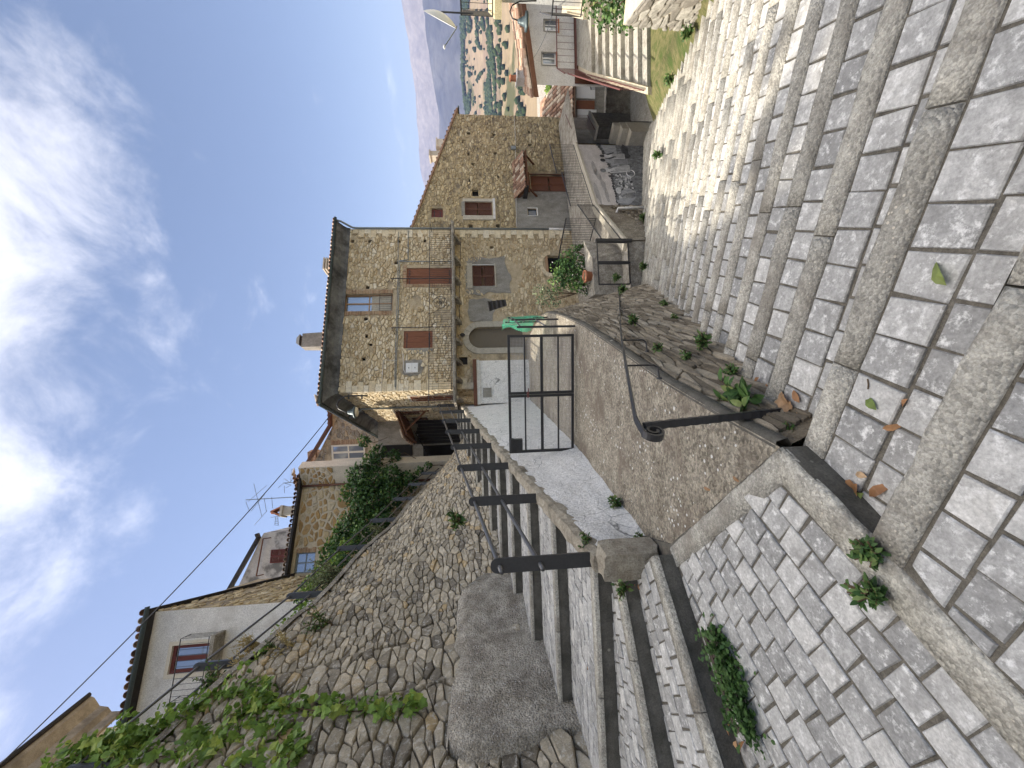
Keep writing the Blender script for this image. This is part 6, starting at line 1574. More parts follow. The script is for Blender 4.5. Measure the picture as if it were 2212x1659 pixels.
# stained white gable house behind it
FB = Fr(pY(600, 1290, 21), (1, .25)); FB.o.z = 0
pts = [FB.px(507, 1284), FB.px(563, 1163), FB.px(570, 1150), FB.px(660, 1146)]
wg = thing('white_house', 'white house with black stains and a maroon shutter between the rooftops', 'house', FB.p(2, 6, -1))
pl = [(pts[0][0] - 1.2, 4), (pts[3][0], 4), (pts[3][0], pts[2][1]), (pts[1][0], pts[1][1]), (pts[0][0], pts[0][1]), (pts[0][0] - 1.2, pts[0][1] + .9)]
one('wall', lambda b: b.prism(pl, -3.0, 0, lambda a, z, o: FB.p(a, z, o)), M['dirty_white'], wg)
one('roof_edge', lambda b: (b.bar(FB.p(pl[5][0], pl[5][1] + .06, .1), FB.p(pl[3][0] + .05, pl[3][1] + .05, .1), .35, .12), b.bar(FB.p(pl[3][0] + .02, pl[3][1] + .04, .1), FB.p(pl[2][0], pl[2][1] + .3, .1), .3, .1)), M['black_board'], wg)
r = rpx(FB, Z5(1910, 212), Z5(2045, 108)); louvre(FB, r, .01, wg, M['red_shutter'], 2)
a, z = FB.px(*Z5(1890, 160)); one('awning_rail', lambda b: (b.tube([FB.p(a - .9, z + .3, .3), FB.p(a + .9, z + .15, .3)], .035, 6), b.bar(FB.p(a - .9, z + .3, .3), FB.p(a - .9, z + .1, 0), .04, .04), b.bar(FB.p(a + .9, z + .15, .3), FB.p(a + .9, z - .1, 0), .04, .04)), M['porch_wood'], wg)
a, z = FB.px(*Z5(1630, 395)); one('flue', lambda b: (b.tube([FB.p(a, z - .6, -.4), FB.p(a, z + .1, -.4)], .05, 8), b.lathe(FB.p(a, z + .1, -.4), [(.12, 0), (.12, .04), (.02, .12)], 10)), M['zinc'], wg)
# ochre stone house with ivy
FC_, WC, zl, zr = frame2((622, 1262), 17.6, (655, 1051), 19.2); ztc = (zl + zr) / 2
yh = thing('ochre_house', 'house of ochre stones in pale mortar, half covered by ivy', 'house', FC_.p(WC / 2, 4, -1))
wc = rpx(FC_, Z6(565, 1460), Z6(760, 1270))
ywall = holed(FC_, -.3, WC, 2.5, ztc, [wc], .2).build('wall', M['pale_mortar'], yh)
stonework(lambda a, z, o: FC_.p(a, z, o), -.3, WC, ztc - 3.2, ztc - .05, .36, .24, .03, M['yellow_stone'], ywall, rects=[grow(wc, .2)], seed=61, joint=.045, drop=.22, limit=220)
stonework(lambda a, z, o: FC_.p(a, z, o), -.3, WC, 2.6, ztc - 3.25, .30, .17, .04, M['rubble'], ywall, name='stone', seed=62, joint=.02, drop=.22, limit=60)
sash(FC_, wc, -.15, yh, M['zinc'], 1, 2)
brick_frame(FC_, wc, .22, ywall, 0, 'R')
FC2 = Fr(FC_.p(WC, 0), (.92, -.38)); W2 = FC2.px(700, 1008)[0]
swall = one('flank_wall', lambda b: b.box(FC2, .002, W2, 2.5, ztc, -.5, 0), M['cream'], yh)
zst = FC2.px(*Z6(920, 590))[1]
stonework(lambda a, z, o: FC2.p(a, z, o), 0.02, W2, zst, ztc - .05, .34, .20, .03, M['yellow_stone'], swall, seed=63, joint=.04, limit=60)
one('downpipe', lambda b: b.tube([FC_.p(WC - .0, ztc, .1), FC_.p(WC - .0, 2.6, .1)], .05, 8), M['shutter'], yh, True)
ry_ = one('roof', lambda b: b.add([FC_.p(a, z, n) for a in (-.8, WC + .5) for z, n in ((ztc - .02, .35), (ztc + .08, .35), (ztc + 1.2, -3.5), (ztc + .2, -3.5))], [(0, 4, 5, 1), (1, 5, 6, 2), (0, 1, 2, 3), (4, 7, 6, 5), (0, 3, 7, 4)]), M['black_board'], yh)
tile_row(FC_.p(-.8, ztc + .1, .38), FC_.p(WC + .45, ztc + .1, .38), (-FC_.n * 3.8 + Vector((0, 0, 1.1))).normalized(), ry_, .2, .09, .45, 29)
tile_row(FC2.p(0.1, ztc + .1, .3), FC2.p(W2, ztc + .1, .3), (-FC2.n * 3.8 + Vector((0, 0, 1.1))).normalized(), ry_, .2, .09, .45, 30)
f2 = Fr(FC_.p(0, 0, -.8), FC_.u); c0 = f2.px(*Z6(560, 945)); c1_ = f2.px(*Z6(455, 875))
one('chimney', lambda b: (b.box(f2, c0[0], c1_[0], c0[1] - .5, c1_[1], -.5, 0), b.box(f2, c0[0] - .06, c1_[0] + .06, c1_[1] - .12, c1_[1], -.56, .06)), M['beige_stone'], ry_)
ap = f2.px(*Z6(365, 915)); one('chimney_cap', lambda b: (b.bar(f2.p(c0[0], c1_[1], -.25), f2.p((c0[0] + c1_[0]) / 2, ap[1], -.25), .5, .07, (0, 0, 1)), b.bar(f2.p(c1_[0], c1_[1], -.25), f2.p((c0[0] + c1_[0]) / 2, ap[1], -.25), .5, .07, (0, 0, 1)), b.lathe(f2.p((c0[0] + c1_[0]) / 2, ap[1] - .05, -.25), [(.1, 0), (.1, .1), (.03, .16)], 8)), M['terracotta'], ry_)
# stone gable house at the end of the lane
FD = Fr(pY(720, 1012, 25), (1, -.06)); FD.o.z = 0
d0 = FD.px(*Z6(720, 540)); d1 = FD.px(*Z6(905, 175)); d2 = FD.px(*Z6(1060, 150))
gd = thing('stone_house', 'rubble stone gable house with a cream window at the end of the lane', 'house', FD.p(2, 3, -1))
pl = [(d0[0] - .8, 0), (d2[0] + 2.5, 0), (d2[0] + 2.5, d1[1] - .1), (d1[0], d1[1]), (d0[0], d0[1]), (d0[0] - .8, d0[1] + .8)]
dw = one('wall', lambda b: b.prism(pl, -3, 0, lambda a, z, o: FD.p(a, z, o)), M['house_mortar'], gd)
wr2 = rpx(FD, Z6(905, 470), Z6(1190, 325))
stonework(lambda a, z, o: FD.p(a, z, o), pl[0][0], d2[0] + 2.4, 4, d0[1] + .5, .34, .22, .05, M['rubble'], dw, seed=71, rects=[grow(wr2, .3)], limit=160, top=((d0[0], d0[1] - .05), (d1[0], d1[1] - .05)))
sash(FD, wr2, .02, gd, M['cream_paint'], 1, 2, 'window', .10); louvre(FD, (wr2[0] + .12, wr2[1] - .12, wr2[2] + .1, wr2[3] - .1), .0, gd, M['shutter'], 2)
brick_frame(FD, wr2, .3, dw, .0, 'LR')
one('roof_edge', lambda b: (b.bar(FD.p(pl[5][0], pl[5][1] + .08, .2), FD.p(d1[0] + .1, d1[1] + .06, .2), .5, .14), b.bar(FD.p(d1[0], d1[1] + .05, .2), FD.p(d2[0] + 2.5, d1[1] - .05, .2), .5, .12)), M['shutter'], gd)
tile_row(FD.p(d1[0], d1[1] + .1, .3), FD.p(d2[0] + 2.4, d1[1] + .02, .3), (-FD.n * 3 + Vector((0, 0, .6))).normalized(), gd, .25, .1, .4, 35)
c0 = FD.px(*Z6(710, 470)); one('chimney', lambda b: [b.box(FD, c0[0] - .35, c0[0] + .35, c0[1] - .3 + k * .3, c0[1] - .12 + k * .3, -1.5, -.8) for k in range(3)], M['tile'], gd)
# dark sheds closing the lane
ld = thing('lane_shed', 'dark shed doors and rough boards closing the lane under the ivy', 'shed', pY(950, 960, 22))
FE = Fr(pY(980, 1010, 22), (1, -.02)); FE.o.z = 0
one('wall', lambda b: b.box(FE, -1.2, 6, 1.5, FE.px(815, 900)[1], -1, 0), M['grey_render'], ld)
r = rpx(FE, Z6(1345, 440), Z6(1600, 330)); one('dark_door', lambda b: b.box(FE, r[0], r[1], r[2], r[3], .0, .04), M['dark'], ld)
r = rpx(FE, Z6(1700, 490), Z6(2000, 330)); one('dark_door', lambda b: b.box(FE, r[0] - .3, r[1], 1.5, r[3], .0, .04), M['dark'], ld)
r = rpx(FE, Z6(1640, 330), Z6(1990, 150))
for i in range(14): one('board', lambda b: b.box(FE, r[0] + (r[1] + 1.6 - r[0]) * i / 14 + .01, r[0] + (r[1] + 1.6 - r[0]) * (i + 1) / 14 - .01, 1.6, r[3] - .05 * (i % 3), .03, .07), M['black_board'], ld)
one('canopy', lambda b: b.add([FE.p(r[0] - 1.2, r[3] - 1.0, .1), FE.p(r[0] + .8, r[3] + .1, .1), FE.p(r[0] + .8, r[3] - .1, 1.2), FE.p(r[0] - 1.2, r[3] - 1.2, 1.2)], [(0, 1, 2, 3)]), M['black_board'], ld)
# tall stone house at the upper left
FU = Fr((-12.2, 16.2, 0), (0, 1)); FU = Fr((-10.5, 5.0, 0), (0.0, 1)); 
UL = 8.3; uz = 14.5
eu = proj(FU.p(UL, uz, .6))
us = thing('stone_house', 'tall stone house with moulded eaves at the upper left', 'house', FU.p(UL / 2, 8, -2))
uw = one('wall', lambda b: b.box(FU, 0, UL, 4, uz - .9, -6, 0), M['house_mortar'], us)
stonework(lambda a, z, o: FU.p(a, z, o), 4, UL, uz - 6, uz - .9, .32, .2, .05, M['house_stone'], uw, seed=81, drop=.2, limit=180)
def cor(b):
    pr = [(0, uz - .9), (.10, uz - .9), (.12, uz - .6), (.28, uz - .5), (.34, uz - .25), (.62, uz - .1), (.68, uz), (0, uz)]
    b.prism(pr, -.5, UL + .5, lambda n, z, o: FU.p(o, z, n))
M['weathered_trim'] = mottled('weathered_cornice', (.30, .265, .21), (.44, .395, .32), 3, c3=(.18, .16, .13), c3scale=.9)
one('cornice', cor, M['weathered_trim'], us); one('gutter', lambda b: half_gutter(b, FU.p(-.5, uz + .06, .74), FU.p(UL + .5, uz + .06, .74)), M['black_board'], us)
one('roof', lambda b: b.add([FU.p(a, z, n) for a in (-.5, UL + .5) for z, n in ((uz + .02, .7), (uz + 1.8, -3), (uz + .02, -6.5))], [(0, 3, 4, 1), (1, 4, 5, 2), (0, 1, 2), (3, 5, 4)]), M['tile'], us)
# unseen tall house behind the viewer's left shoulder, added to shade the landing
FZ = Fr((-9.5, -9, 0), (0, 1)); 
sh = thing('stone_house', 'unseen tall stone house behind the viewer, added to shade the landing and near steps', 'house', FZ.p(5, 3, -3))
one('wall', lambda b: b.box(FZ, 0, 15.6, 0, 17.5, -8, 0), M['house_mortar'], sh); one('roof', lambda b: b.add([FZ.p(a, z, n) for a in (-.4, 15.8) for z, n in ((17.5, .6), (19.5, -4), (17.5, -8.5))], [(0, 3, 4, 1), (1, 4, 5, 2), (0, 1, 2), (3, 5, 4)]), M['tile'], sh)
for i in range(4): louvre(FZ, (1.5 + i * 2.7, 2.5 + i * 2.7, 12, 13.7), .02, sh, M['shutter'], 2)
# ------------------------------------------------------------------ wires and aerials
def wire(name, label, p, q, sag, r=.012, group=None):
    pts = [Vector(p).lerp(Vector(q), i / 24) - Vector((0, 0, sag * 4 * (i / 24) * (1 - i / 24))) for i in range(25)]
    b = MB().tube(pts, r, 5); o = b.build(name, M['grey_iron']); tag(o, label, 'cable', group); return o
wire('overhead_cable', 'dark overhead cable crossing the sky to the house corner', pY(-40, 1690, 9.5), pY(722, 886, 15.6), .35, .016)
wire('overhead_cable', 'thin white wire over the valley to the gabled house', pY(*Z3(862, 925), 19.8), pY(*Z3(845, 150), 13.5), .2, .012)
wire('overhead_cable', 'thin wire slanting down to the white house roof', pY(*Z3(1000, 470), 15.4), pY(*Z3(1150, 130), 11.0), .08, .008)
an = thing('tv_antenna', 'tall thin television antenna with crossed rods on the ochre house', 'antenna', pY(*Z6(575, 790), 19))
b0 = pY(*Z6(580, 790), 19.2); b1 = pY(*Z6(150, 815), 19.2)
one('mast', lambda b: b.tube([b0, b1], .022, 6), M['zinc'], an)
def rods(b, pairs, Y=19.2):
    for p, q in pairs: b.tube([pY(*Z6(*p), Y), pY(*Z6(*q), Y)], .011, 5)
one('elements', lambda b: rods(b, [((220, 675), (290, 960)), ((330, 690), (170, 830)), ((315, 765), (195, 915)), ((335, 910), (225, 1035)), ((150, 830), (180, 910)), ((310, 800), (330, 915)), ((375, 790), (385, 890))]), M['zinc'], an)
an2 = thing('tv_antenna', 'small antenna with a grid reflector above the ochre house gutter', 'antenna', pY(*Z6(590, 660), 19))
one('mast', lambda b: b.tube([pY(*Z6(600, 660), 19.4), pY(*Z6(480, 668), 19.4)], .02, 6), M['zinc'], an2)
one('elements', lambda b: rods(b, [((480, 668), (430, 712)), ((480, 668), (545, 685)), ((545, 685), (500, 710)), ((485, 630), (535, 665)), ((485, 690), (488, 755)), ((540, 660), (548, 550)), ((548, 550), (578, 550)), ((578, 550), (560, 625)), ((560, 625), (540, 660))], 19.4), M['zinc'], an2)
an3 = thing('tv_antenna', 'short ladder-like antenna beside the ochre house chimney', 'antenna', pY(*Z6(430, 960), 19))
one('elements', lambda b: rods(b, [((440, 955), (370, 968)), ((410, 960), (402, 1035)), ((428, 960), (434, 1037))] + [((404, 975 + i * 15), (433, 975 + i * 15)) for i in range(5)], 19.0), M['zinc'], an3)
# ------------------------------------------------------------------ valley, hills and mountains
def hmat():
    mt, t, b = base_mat('fields_and_woods', .95, .1); v = objvec(t)
    vo = tex(t, 'ShaderNodeTexVoronoi', .0085, 0, v, Randomness=1.0)
    wrp = tex(t, 'ShaderNodeTexNoise', .006, 4, v)
    col = ramp(t, vo.outputs['Color'], [(0, (.17, .13, .085)), (.35, (.26, .20, .125)), (.6, (.20, .145, .105)), (.8, (.30, .235, .15)), (1, (.15, .14, .065))])
    n = tex(t, 'ShaderNodeTexNoise', .05, 8, v, Roughness=.7); col = mixc(t, 1.0, col, ramp(t, n.outputs['Fac'], [(.3, .75), (.7, 1.2)]), 'MULTIPLY')
    g_ = tex(t, 'ShaderNodeTexNoise', .011, 8, v, Roughness=.62)
    col = mixc(t, ramp(t, g_.outputs['Fac'], [(.56, 0.0), (.62, 1.0)]), col, (.085, .085, .04))
    t.links.new(col, b.inputs['Base Color']); return mt
def hz(x, y):
    r = math.hypot(x, y); az = math.atan2(x, y)
    h = lerp_tab([(20, -10), (60, -17), (150, -33), (300, -48), (420, -52), (600, -44), (900, -26), (1250, 12), (1500, 2), (2200, -20), (4200, -30)], r)
    amp = min(1, max(0, (r - 100) / 400))
    h += amp * (mnoise.noise(Vector((x * .0035, y * .0035, 1))) * 16 + mnoise.noise(Vector((x * .012, y * .012, 4))) * 5)
    return h
V = []; Fc = []; na, nr = 90, 80
rs = [26 * (4300 / 26) ** (i / nr) for i in range(nr + 1)]
for i, r_ in enumerate(rs):
    for j in range(na + 1):
        az = R(-75 + 165 * j / na); x, y = r_ * math.sin(az), r_ * math.cos(az); V.append((x, y, hz(x, y)))
Fc = [(i * (na + 1) + j, i * (na + 1) + j + 1, (i + 1) * (na + 1) + j + 1, (i + 1) * (na + 1) + j) for i in range(nr) for j in range(na)]
hl = mesh_obj('hills', V, Fc, hmat(), None, True); tag(hl, kind='structure')
wd = MB(); rgt = random.Random(4)
ico = [(0, 0, 1), (.894, 0, .447), (.276, .851, .447), (-.724, .526, .447), (-.724, -.526, .447), (.276, -.851, .447), (.724, .526, -.447), (-.276, .851, -.447), (-.894, 0, -.447), (-.276, -.851, -.447), (.724, -.526, -.447), (0, 0, -1)]
icf = [(0, 1, 2), (0, 2, 3), (0, 3, 4), (0, 4, 5), (0, 5, 1), (1, 6, 2), (2, 7, 3), (3, 8, 4), (4, 9, 5), (5, 10, 1), (2, 6, 7), (3, 7, 8), (4, 8, 9), (5, 9, 10), (1, 10, 6), (6, 11, 7), (7, 11, 8), (8, 11, 9), (9, 11, 10), (10, 11, 6)]
cnt = 0
for k in range(26000):
    r_ = 110 + 1150 * rgt.random() ** .8; az = R(rgt.uniform(18, 52)); x, y = r_ * math.sin(az), r_ * math.cos(az)
    d = mnoise.noise(Vector((x * .009, y * .009, 8))) + .5 * mnoise.noise(Vector((x * .022, y * .022, 2)))
    lim = .21 - (.30 if r_ < 260 else 0)
    if d < lim and rgt.random() > .03: continue
    cnt += 1
    if cnt > 8000: break
    s = rgt.uniform(1.3, 3.0) * (1 + r_ / 1500); zz = hz(x, y) + s * .5
    wd.add([(x + p[0] * s * rgt.uniform(.8, 1.25), y + p[1] * s * rgt.uniform(.8, 1.25), zz + p[2] * s * rgt.uniform(.75, 1.2)) for p in ico], icf, rgt.random())
M['wood'] = toned('distant_foliage', [(0, (.016, .032, .012)), (.6, (.032, .055, .018)), (1, (.06, .08, .03))], scale=.5, fine=2, bs=.3)
wdo = wd.build('woodland', M['wood'], None, True); tag(wdo, 'dark green woods and scattered trees on the tan hills across the valley', 'woodland', kind='stuff')
def ridge(name, r_, prof, seed, amp, mat):
    V = []; n = 160
    for i in range(n + 1):
        az = R(-70 + 150 * i / n); e = lerp_tab(prof, math.degrees(az)); 
        e += amp * (mnoise.noise(Vector((az * 9, seed, 0))) + .5 * mnoise.noise(Vector((az * 24, seed, 3))) + .25 * mnoise.noise(Vector((az * 60, seed, 5))))
        top = math.tan(R(e)) * r_ + 1.55
        for j, f in enumerate((0, .12, .3, .5, .72, .9, 1.0, .8)):
            rr = r_ * (.72 + .28 * min(1, f if j < 7 else 1)) if j < 7 else r_ * 1.12
            nn = mnoise.noise(Vector((az * 40, f * 3, seed))) * .10 * (top + 60) * (0 if j in (0, 6) else 1)
            V.append((rr * math.sin(az), rr * math.cos(az), -60 + (top + 60) * f ** 1.25 + nn))
    o = mesh_obj(name, V, [(i * 8 + j, (i + 1) * 8 + j, (i + 1) * 8 + j + 1, i * 8 + j + 1) for i in range(n) for j in range(7)], mat, None, True); tag(o, kind='structure'); return o
M['mount'] = mottled('mountain_slopes', (.045, .05, .06), (.11, .11, .11), .004, fine=.03, bs=.3, bd=5)
M['mount_far'] = mottled('bare_mountain', (.18, .16, .14), (.27, .24, .21), .003, fine=.02, bs=.3, bd=5)
ridge('mountain', 2700, [(-70, 3), (10, 3.2), (24, 3.6), (30, 3.8), (38, 4.2), (44, 4.6), (80, 4)], 3, .5, M['mount'])
ridge('mountain', 4300, [(-70, 5), (10, 5), (22, 5.4), (28, 6.3), (34, 6.6), (40, 6.3), (46, 6.9), (80, 6)], 7, .35, M['mount_far'])
# air
hzv = bpy.data.materials.new('haze_air'); hzv.use_nodes = True; t = hzv.node_tree; t.nodes.clear()
pvn = t.nodes.new('ShaderNodeVolumePrincipled'); pvn.inputs['Density'].default_value = 1.5e-4; pvn.inputs['Color'].default_value = (.42, .54, 1.0, 1); pvn.inputs['Anisotropy'].default_value = .2
om = t.nodes.new('ShaderNodeOutputMaterial'); t.links.new(pvn.outputs[0], om.inputs['Volume'])
hb = MB().box(Fr((0, 0, 0), (1, 0)), -5200, 5200, -130, 640, -5300, 800)
haze = hb.build('haze', hzv); tag(haze, 'pale blue summer haze filling the air over the valley', 'haze', kind='stuff')
# ------------------------------------------------------------------ plants
def leaf_poly(L, W, lobes=False):
    if lobes:   # broad vine leaf
        pr = [(0, 0), (.30, -.12), (.52, .02), (.50, .28), (.62, .52), (.34, .62), (.22, .86), (0, 1.05), (-.22, .86), (-.34, .62), (-.62, .52), (-.50, .28), (-.52, .02), (-.30, -.12)]
        return [(x * W, y * L) for x, y in pr]
    return [(0, 0), (.42 * W, .28 * L), (.5 * W, .5 * L), (.3 * W, .8 * L), (0, L), (-.3 * W, .8 * L), (-.5 * W, .5 * L), (-.42 * W, .28 * L)]
def add_leaf(b, p, d, up, L, W, rg_, lobes=False, curl=.25, tone=None):
    d = Vector(d).normalized(); s = d.cross(up); s = s.normalized() if s.length > .05 else d.orthogonal().normalized(); n = s.cross(d)
    pr = leaf_poly(L, W, lobes); V = [p + s * x + d * y + n * (curl * (x * x / max(W, .01) - y * y / max(L, .01) * .6)) for x, y in pr]
    c = p + d * (L * .5) - n * (.04 * L); V.append(c); k = len(pr)
    b.add(V, [(i, (i + 1) % k, k) for i in range(k)], tone if tone is not None else rg_.random())
def rdir(rg_):
    while True:
        v = Vector((rg_.uniform(-1, 1), rg_.uniform(-1, 1), rg_.uniform(-1, 1)))
        if .05 < v.length < 1: return v.normalized()
def foliage(b, blobs, dens, L, rg_, face=None, lobes=False, droop=.4):
    """leaf-sized faces through the outer part of each blob; blobs = (centre, radii)"""
    for c, rx, ry, rz in blobs:
        n = int(dens * (rx * rz + rx * ry + ry * rz))
        for i in range(n):
            v = rdir(rg_); k = rg_.uniform(.55, 1.06) * (1 + .25 * mnoise.noise(Vector((v.x * 2 + c[0], v.y * 2 + c[1], v.z * 2 + c[2]))))
            p = Vector(c) + Vector((v.x * rx, v.y * ry, v.z * rz)) * k
            d = (v * .6 + rdir(rg_) * .8 + Vector((0, 0, -droop))).normalized(); up = (v + rdir(rg_) * .5 + Vector((0, 0, .6))).normalized()
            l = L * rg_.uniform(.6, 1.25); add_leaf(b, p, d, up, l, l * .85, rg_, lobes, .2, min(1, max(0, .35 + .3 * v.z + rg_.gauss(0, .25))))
rgp = random.Random(99)
# ivy on and around the ochre house
iv = thing('ivy', 'dense dark green ivy hanging over the ochre house and the lane wall', 'ivy', pY(850, 1050, 17))
bl_ = []
for V_, y_, r_, Y_ in ((785, 952, 12, 19), (815, 978, 17, 19), (850, 985, 14, 19), (800, 1000, 20, 18.6), (775, 1030, 26, 18.3), (805, 1045, 32, 18), (845, 1030, 26, 18), (878, 1040, 22, 18), (765, 1065, 28, 17.8), (800, 1085, 36, 17.5), (845, 1075, 28, 17.5), (780, 1115, 34, 17), (820, 1120, 26, 16.8), (750, 1140, 28, 16.8), (785, 1150, 26, 16), (735, 1170, 26, 16.4), (765, 1185, 22, 15), (715, 1195, 22, 15.5), (735, 1215, 20, 13.8), (700, 1225, 20, 14.4), (690, 1250, 18, 13.2), (668, 1268, 16, 12.4), (650, 1288, 13, 11.4), (905, 1018, 9, 18.2), (925, 1006, 7, 18.5)):
    p = pY(V_, y_, Y_); m_ = r_ * Y_ / FPX; bl_.append((p, m_, m_ * .8, m_))
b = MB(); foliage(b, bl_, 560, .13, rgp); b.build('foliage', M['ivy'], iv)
b = MB()
for i in range(16):
    p = bl_[rgp.randrange(len(bl_))][0]; b.tube([p, p + Vector((rgp.uniform(-.2, .2), .1, -.5)), p + Vector((rgp.uniform(-.3, .3), .1, -1.1))], .015, 5)
b.build('stem', M['stem'], iv)
# lighter climbers on top of the wall
yv = thing('climber', 'yellow-green creeper with small leaves along the wall railing', 'creeper', pY(690, 1230, 10))
bl_ = []
for V_, y_, r_, Y_ in ((745, 1175, 14, 14), (722, 1205, 14, 12.5), (700, 1225, 13, 11.5), (672, 1255, 15, 10.6), (655, 1280, 14, 10.0), (690, 1300, 12, 9.4), (705, 1310, 12, 9.2), (665, 1310, 12, 9.3), (720, 1300, 10, 9.5), (640, 1320, 13, 8.9), (618, 1345, 12, 8.4), (655, 1335, 11, 8.6), (590, 1375, 11, 7.8), (630, 1365, 12, 8.0), (560, 1410, 11, 7.1), (528, 1440, 13, 6.6), (500, 1468, 13, 6.2)):
    p = pY(V_, y_, Y_); m_ = r_ * Y_ / FPX; bl_.append((p, m_, m_, m_))
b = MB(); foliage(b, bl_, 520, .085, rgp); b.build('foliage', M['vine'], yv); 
# near vine on the left: large leaves, each a part
def wall_hit(x, y, off=.1):
    best = None
    for i in range(170):
        Y = 2.0 + i * .1; p = pY(x, y, Y); zb = lz_floor(Y) - .25; zt_ = lerp_tab(left_topz, Y); f = min(1.25, max(0, (p.z - zb) / (zt_ - zb)))
        d = abs(p.x - lwP(Y, f).x)
        if best is None or d < best[0]: best = (d, p, Y)
    q = (EYE - best[1]).normalized(); return best[1] + q * off
vn = thing('vine', 'bright green vine with broad leaves trailing down the near rubble wall', 'vine', wall_hit(700, 1580))
lm = []
for k in range(4):
    b = MB(); add_leaf(b, Vector((0, 0, 0)), Vector((0, 0, -1)), Vector((0, -1, 0)), 1.0, .95, rgp, True, .22 + .12 * k, .25 + .22 * k)
    me = bpy.data.meshes.new('leaf'); me.from_pydata(b.v, [], b.f); me.materials.append(M['vine']); at = me.attributes.new('tone', 'FLOAT', 'POINT'); at.data.foreach_set('value', b.t); lm.append(me)
paths = [[(300, 1650), (420, 1610), (500, 1560), (560, 1520), (640, 1530), (720, 1540), (790, 1535), (840, 1540)], [(420, 1655), (480, 1600), (545, 1580), (600, 1590), (640, 1625), (620, 1650)], [(180, 1640), (260, 1600), (330, 1590), (390, 1555), (440, 1530)], [(130, 1645), (200, 1620), (250, 1640), (300, 1600)], [(480, 1510), (530, 1500), (570, 1495), (560, 1530)], [(868, 1535), (880, 1515), (900, 1530)], [(500, 1640), (560, 1640), (590, 1655), (480, 1655)]]
vst = []
for pi_, pa in enumerate(paths):
    P = [wall_hit(x, y, .12) for x, y in pa]; vst.append(P)
    for a, c in zip(P[:-1], P[1:]):
        n = max(3, int((c - a).length / .022))
        for i in range(n):
            p = a.lerp(c, i / n) + rdir(rgp) * rgp.uniform(.0, .20)
            o = bpy.data.objects.new('leaf', lm[rgp.randrange(4)]); COL.objects.link(o); o.parent = vn; o.location = p - rootloc(vn)
            s = rgp.uniform(.075, .15); o.scale = (s, s, s); o.rotation_euler = (rgp.uniform(-.9, .5), rgp.uniform(-.7, .7), R(55) + rgp.uniform(-1.2, 1.2))
b = MB(); mass = []
for P in vst[:5]:
    for q in P[::2] + P[1::2]: mass.append((q - (EYE - q).normalized() * .10, .20, .16, .20))
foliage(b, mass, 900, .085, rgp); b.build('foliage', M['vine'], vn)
b = MB()
for P in vst: b.tube(P, .009, 5)
b.build('stem', M['stem'], vn)
tv = thing('bush', 'leafy green bush on the wall top at the far left', 'bush', wall_hit(330, 1560))
bl_ = []
for V_, y_, r_ in ((230, 1640, 30), (290, 1610, 34), (350, 1580, 28), (330, 1640, 30), (400, 1540, 22), (440, 1505, 18), (165, 1650, 22), (270, 1560, 18), (355, 1540, 16), (420, 1590, 20), (480, 1640, 26)):
    p = wall_hit(V_, y_, -.15); m_ = r_ * p.y / FPX; bl_.append((p, m_, m_, m_))
b = MB(); foliage(b, bl_, 700, .085, rgp); b.build('foliage', M['vine'], tv); b = MB(); [b.tube([bl_[i][0], bl_[i + 1][0]], .01, 5) for i in range(4)]; b.build('stem', M['stem'], tv)
bt = thing('tree', 'unseen tall broad tree added behind the houses on the left to dapple the shade', 'tree', (-11.8, 7.6, 5))  # unseen tree, added to dapple the shadow edge on the stairs
b = MB(); foliage(b, [((-11.8, 7.2, 16.6), 2.0, 2.0, 1.8), ((-12.6, 8.6, 15.6), 1.8, 1.6, 1.6), ((-11.2, 6.6, 15.8), 1.6, 1.6, 1.5)], 20, .42, rgp); b.build('crown', M['ivy'], bt); MB().tube([(-11.9, 7.6, 4), (-11.8, 7.6, 10), (-11.8, 7.6, 16)], [.3, .2, .08], 8).build('trunk', M['stem'], bt)
def spray(name, label, cat, p, h, spread, n, mat, L, lobes=False, group=None, stems=True, per=12):
    t = thing(name, label, cat, p, group); b = MB(); sb_ = MB(); p = Vector(p)
    for i in range(n):
        a = rgp.uniform(0, 2 * math.pi); tip = p + Vector((math.cos(a) * spread * rgp.random() ** .6, math.sin(a) * spread * rgp.random() ** .6, h * rgp.uniform(.5, 1)))
        mid = p.lerp(tip, .5) + Vector((0, 0, h * .12)); pts = [p + rdir(rgp) * .02, mid, tip]; sb_.tube(pts, .003 + .002 * h, 4)
        for k in range(per):
            f = .2 + .8 * k / per; q = (pts[0].lerp(mid, f * 2) if f < .5 else mid.lerp(tip, f * 2 - 1)); d = (tip - p).normalized() * .5 + rdir(rgp)
            l = L * rgp.uniform(.6, 1.2) * (1.1 - .5 * f); add_leaf(b, q, d, Vector((0, 0, 1)), l, l * .5, rgp, lobes, .3)
    b.build('foliage', M[mat], t); sb_.build('stem', M['stem'] if mat != 'dry' else M['dry'], t); return t
spray('wormwood', 'silvery feathery wormwood bush on top of the rubble wall', 'plant', wall_hit(755, 1240, -.1), 1.05, .50, 46, 'wormwood', .10, per=24)
spray('wormwood', 'smaller feathery tuft by the third railing post', 'plant', wall_hit(835, 1145, -.05), .6, .28, 26, 'wormwood', .08, per=16)
spray('plant', 'dark leafy plant growing from the rubble wall face', 'plant', wall_hit(720, 1350, .0), .55, .5, 26, 'weed', .09, per=14)
spray('plant', 'dry brownish shrub on the rubble wall below the railing', 'plant', wall_hit(640, 1400, .02), .55, .42, 24, 'dry', .07, per=12)
spray('plant', 'small dark green tuft low on the dry shrub', 'plant', wall_hit(600, 1405, .05), .3, .22, 16, 'weed', .08)
spray('plant', 'green clump under the balcony of the white house', 'plant', wall_hit(480, 1480, .0), .4, .4, 26, 'weed', .09)
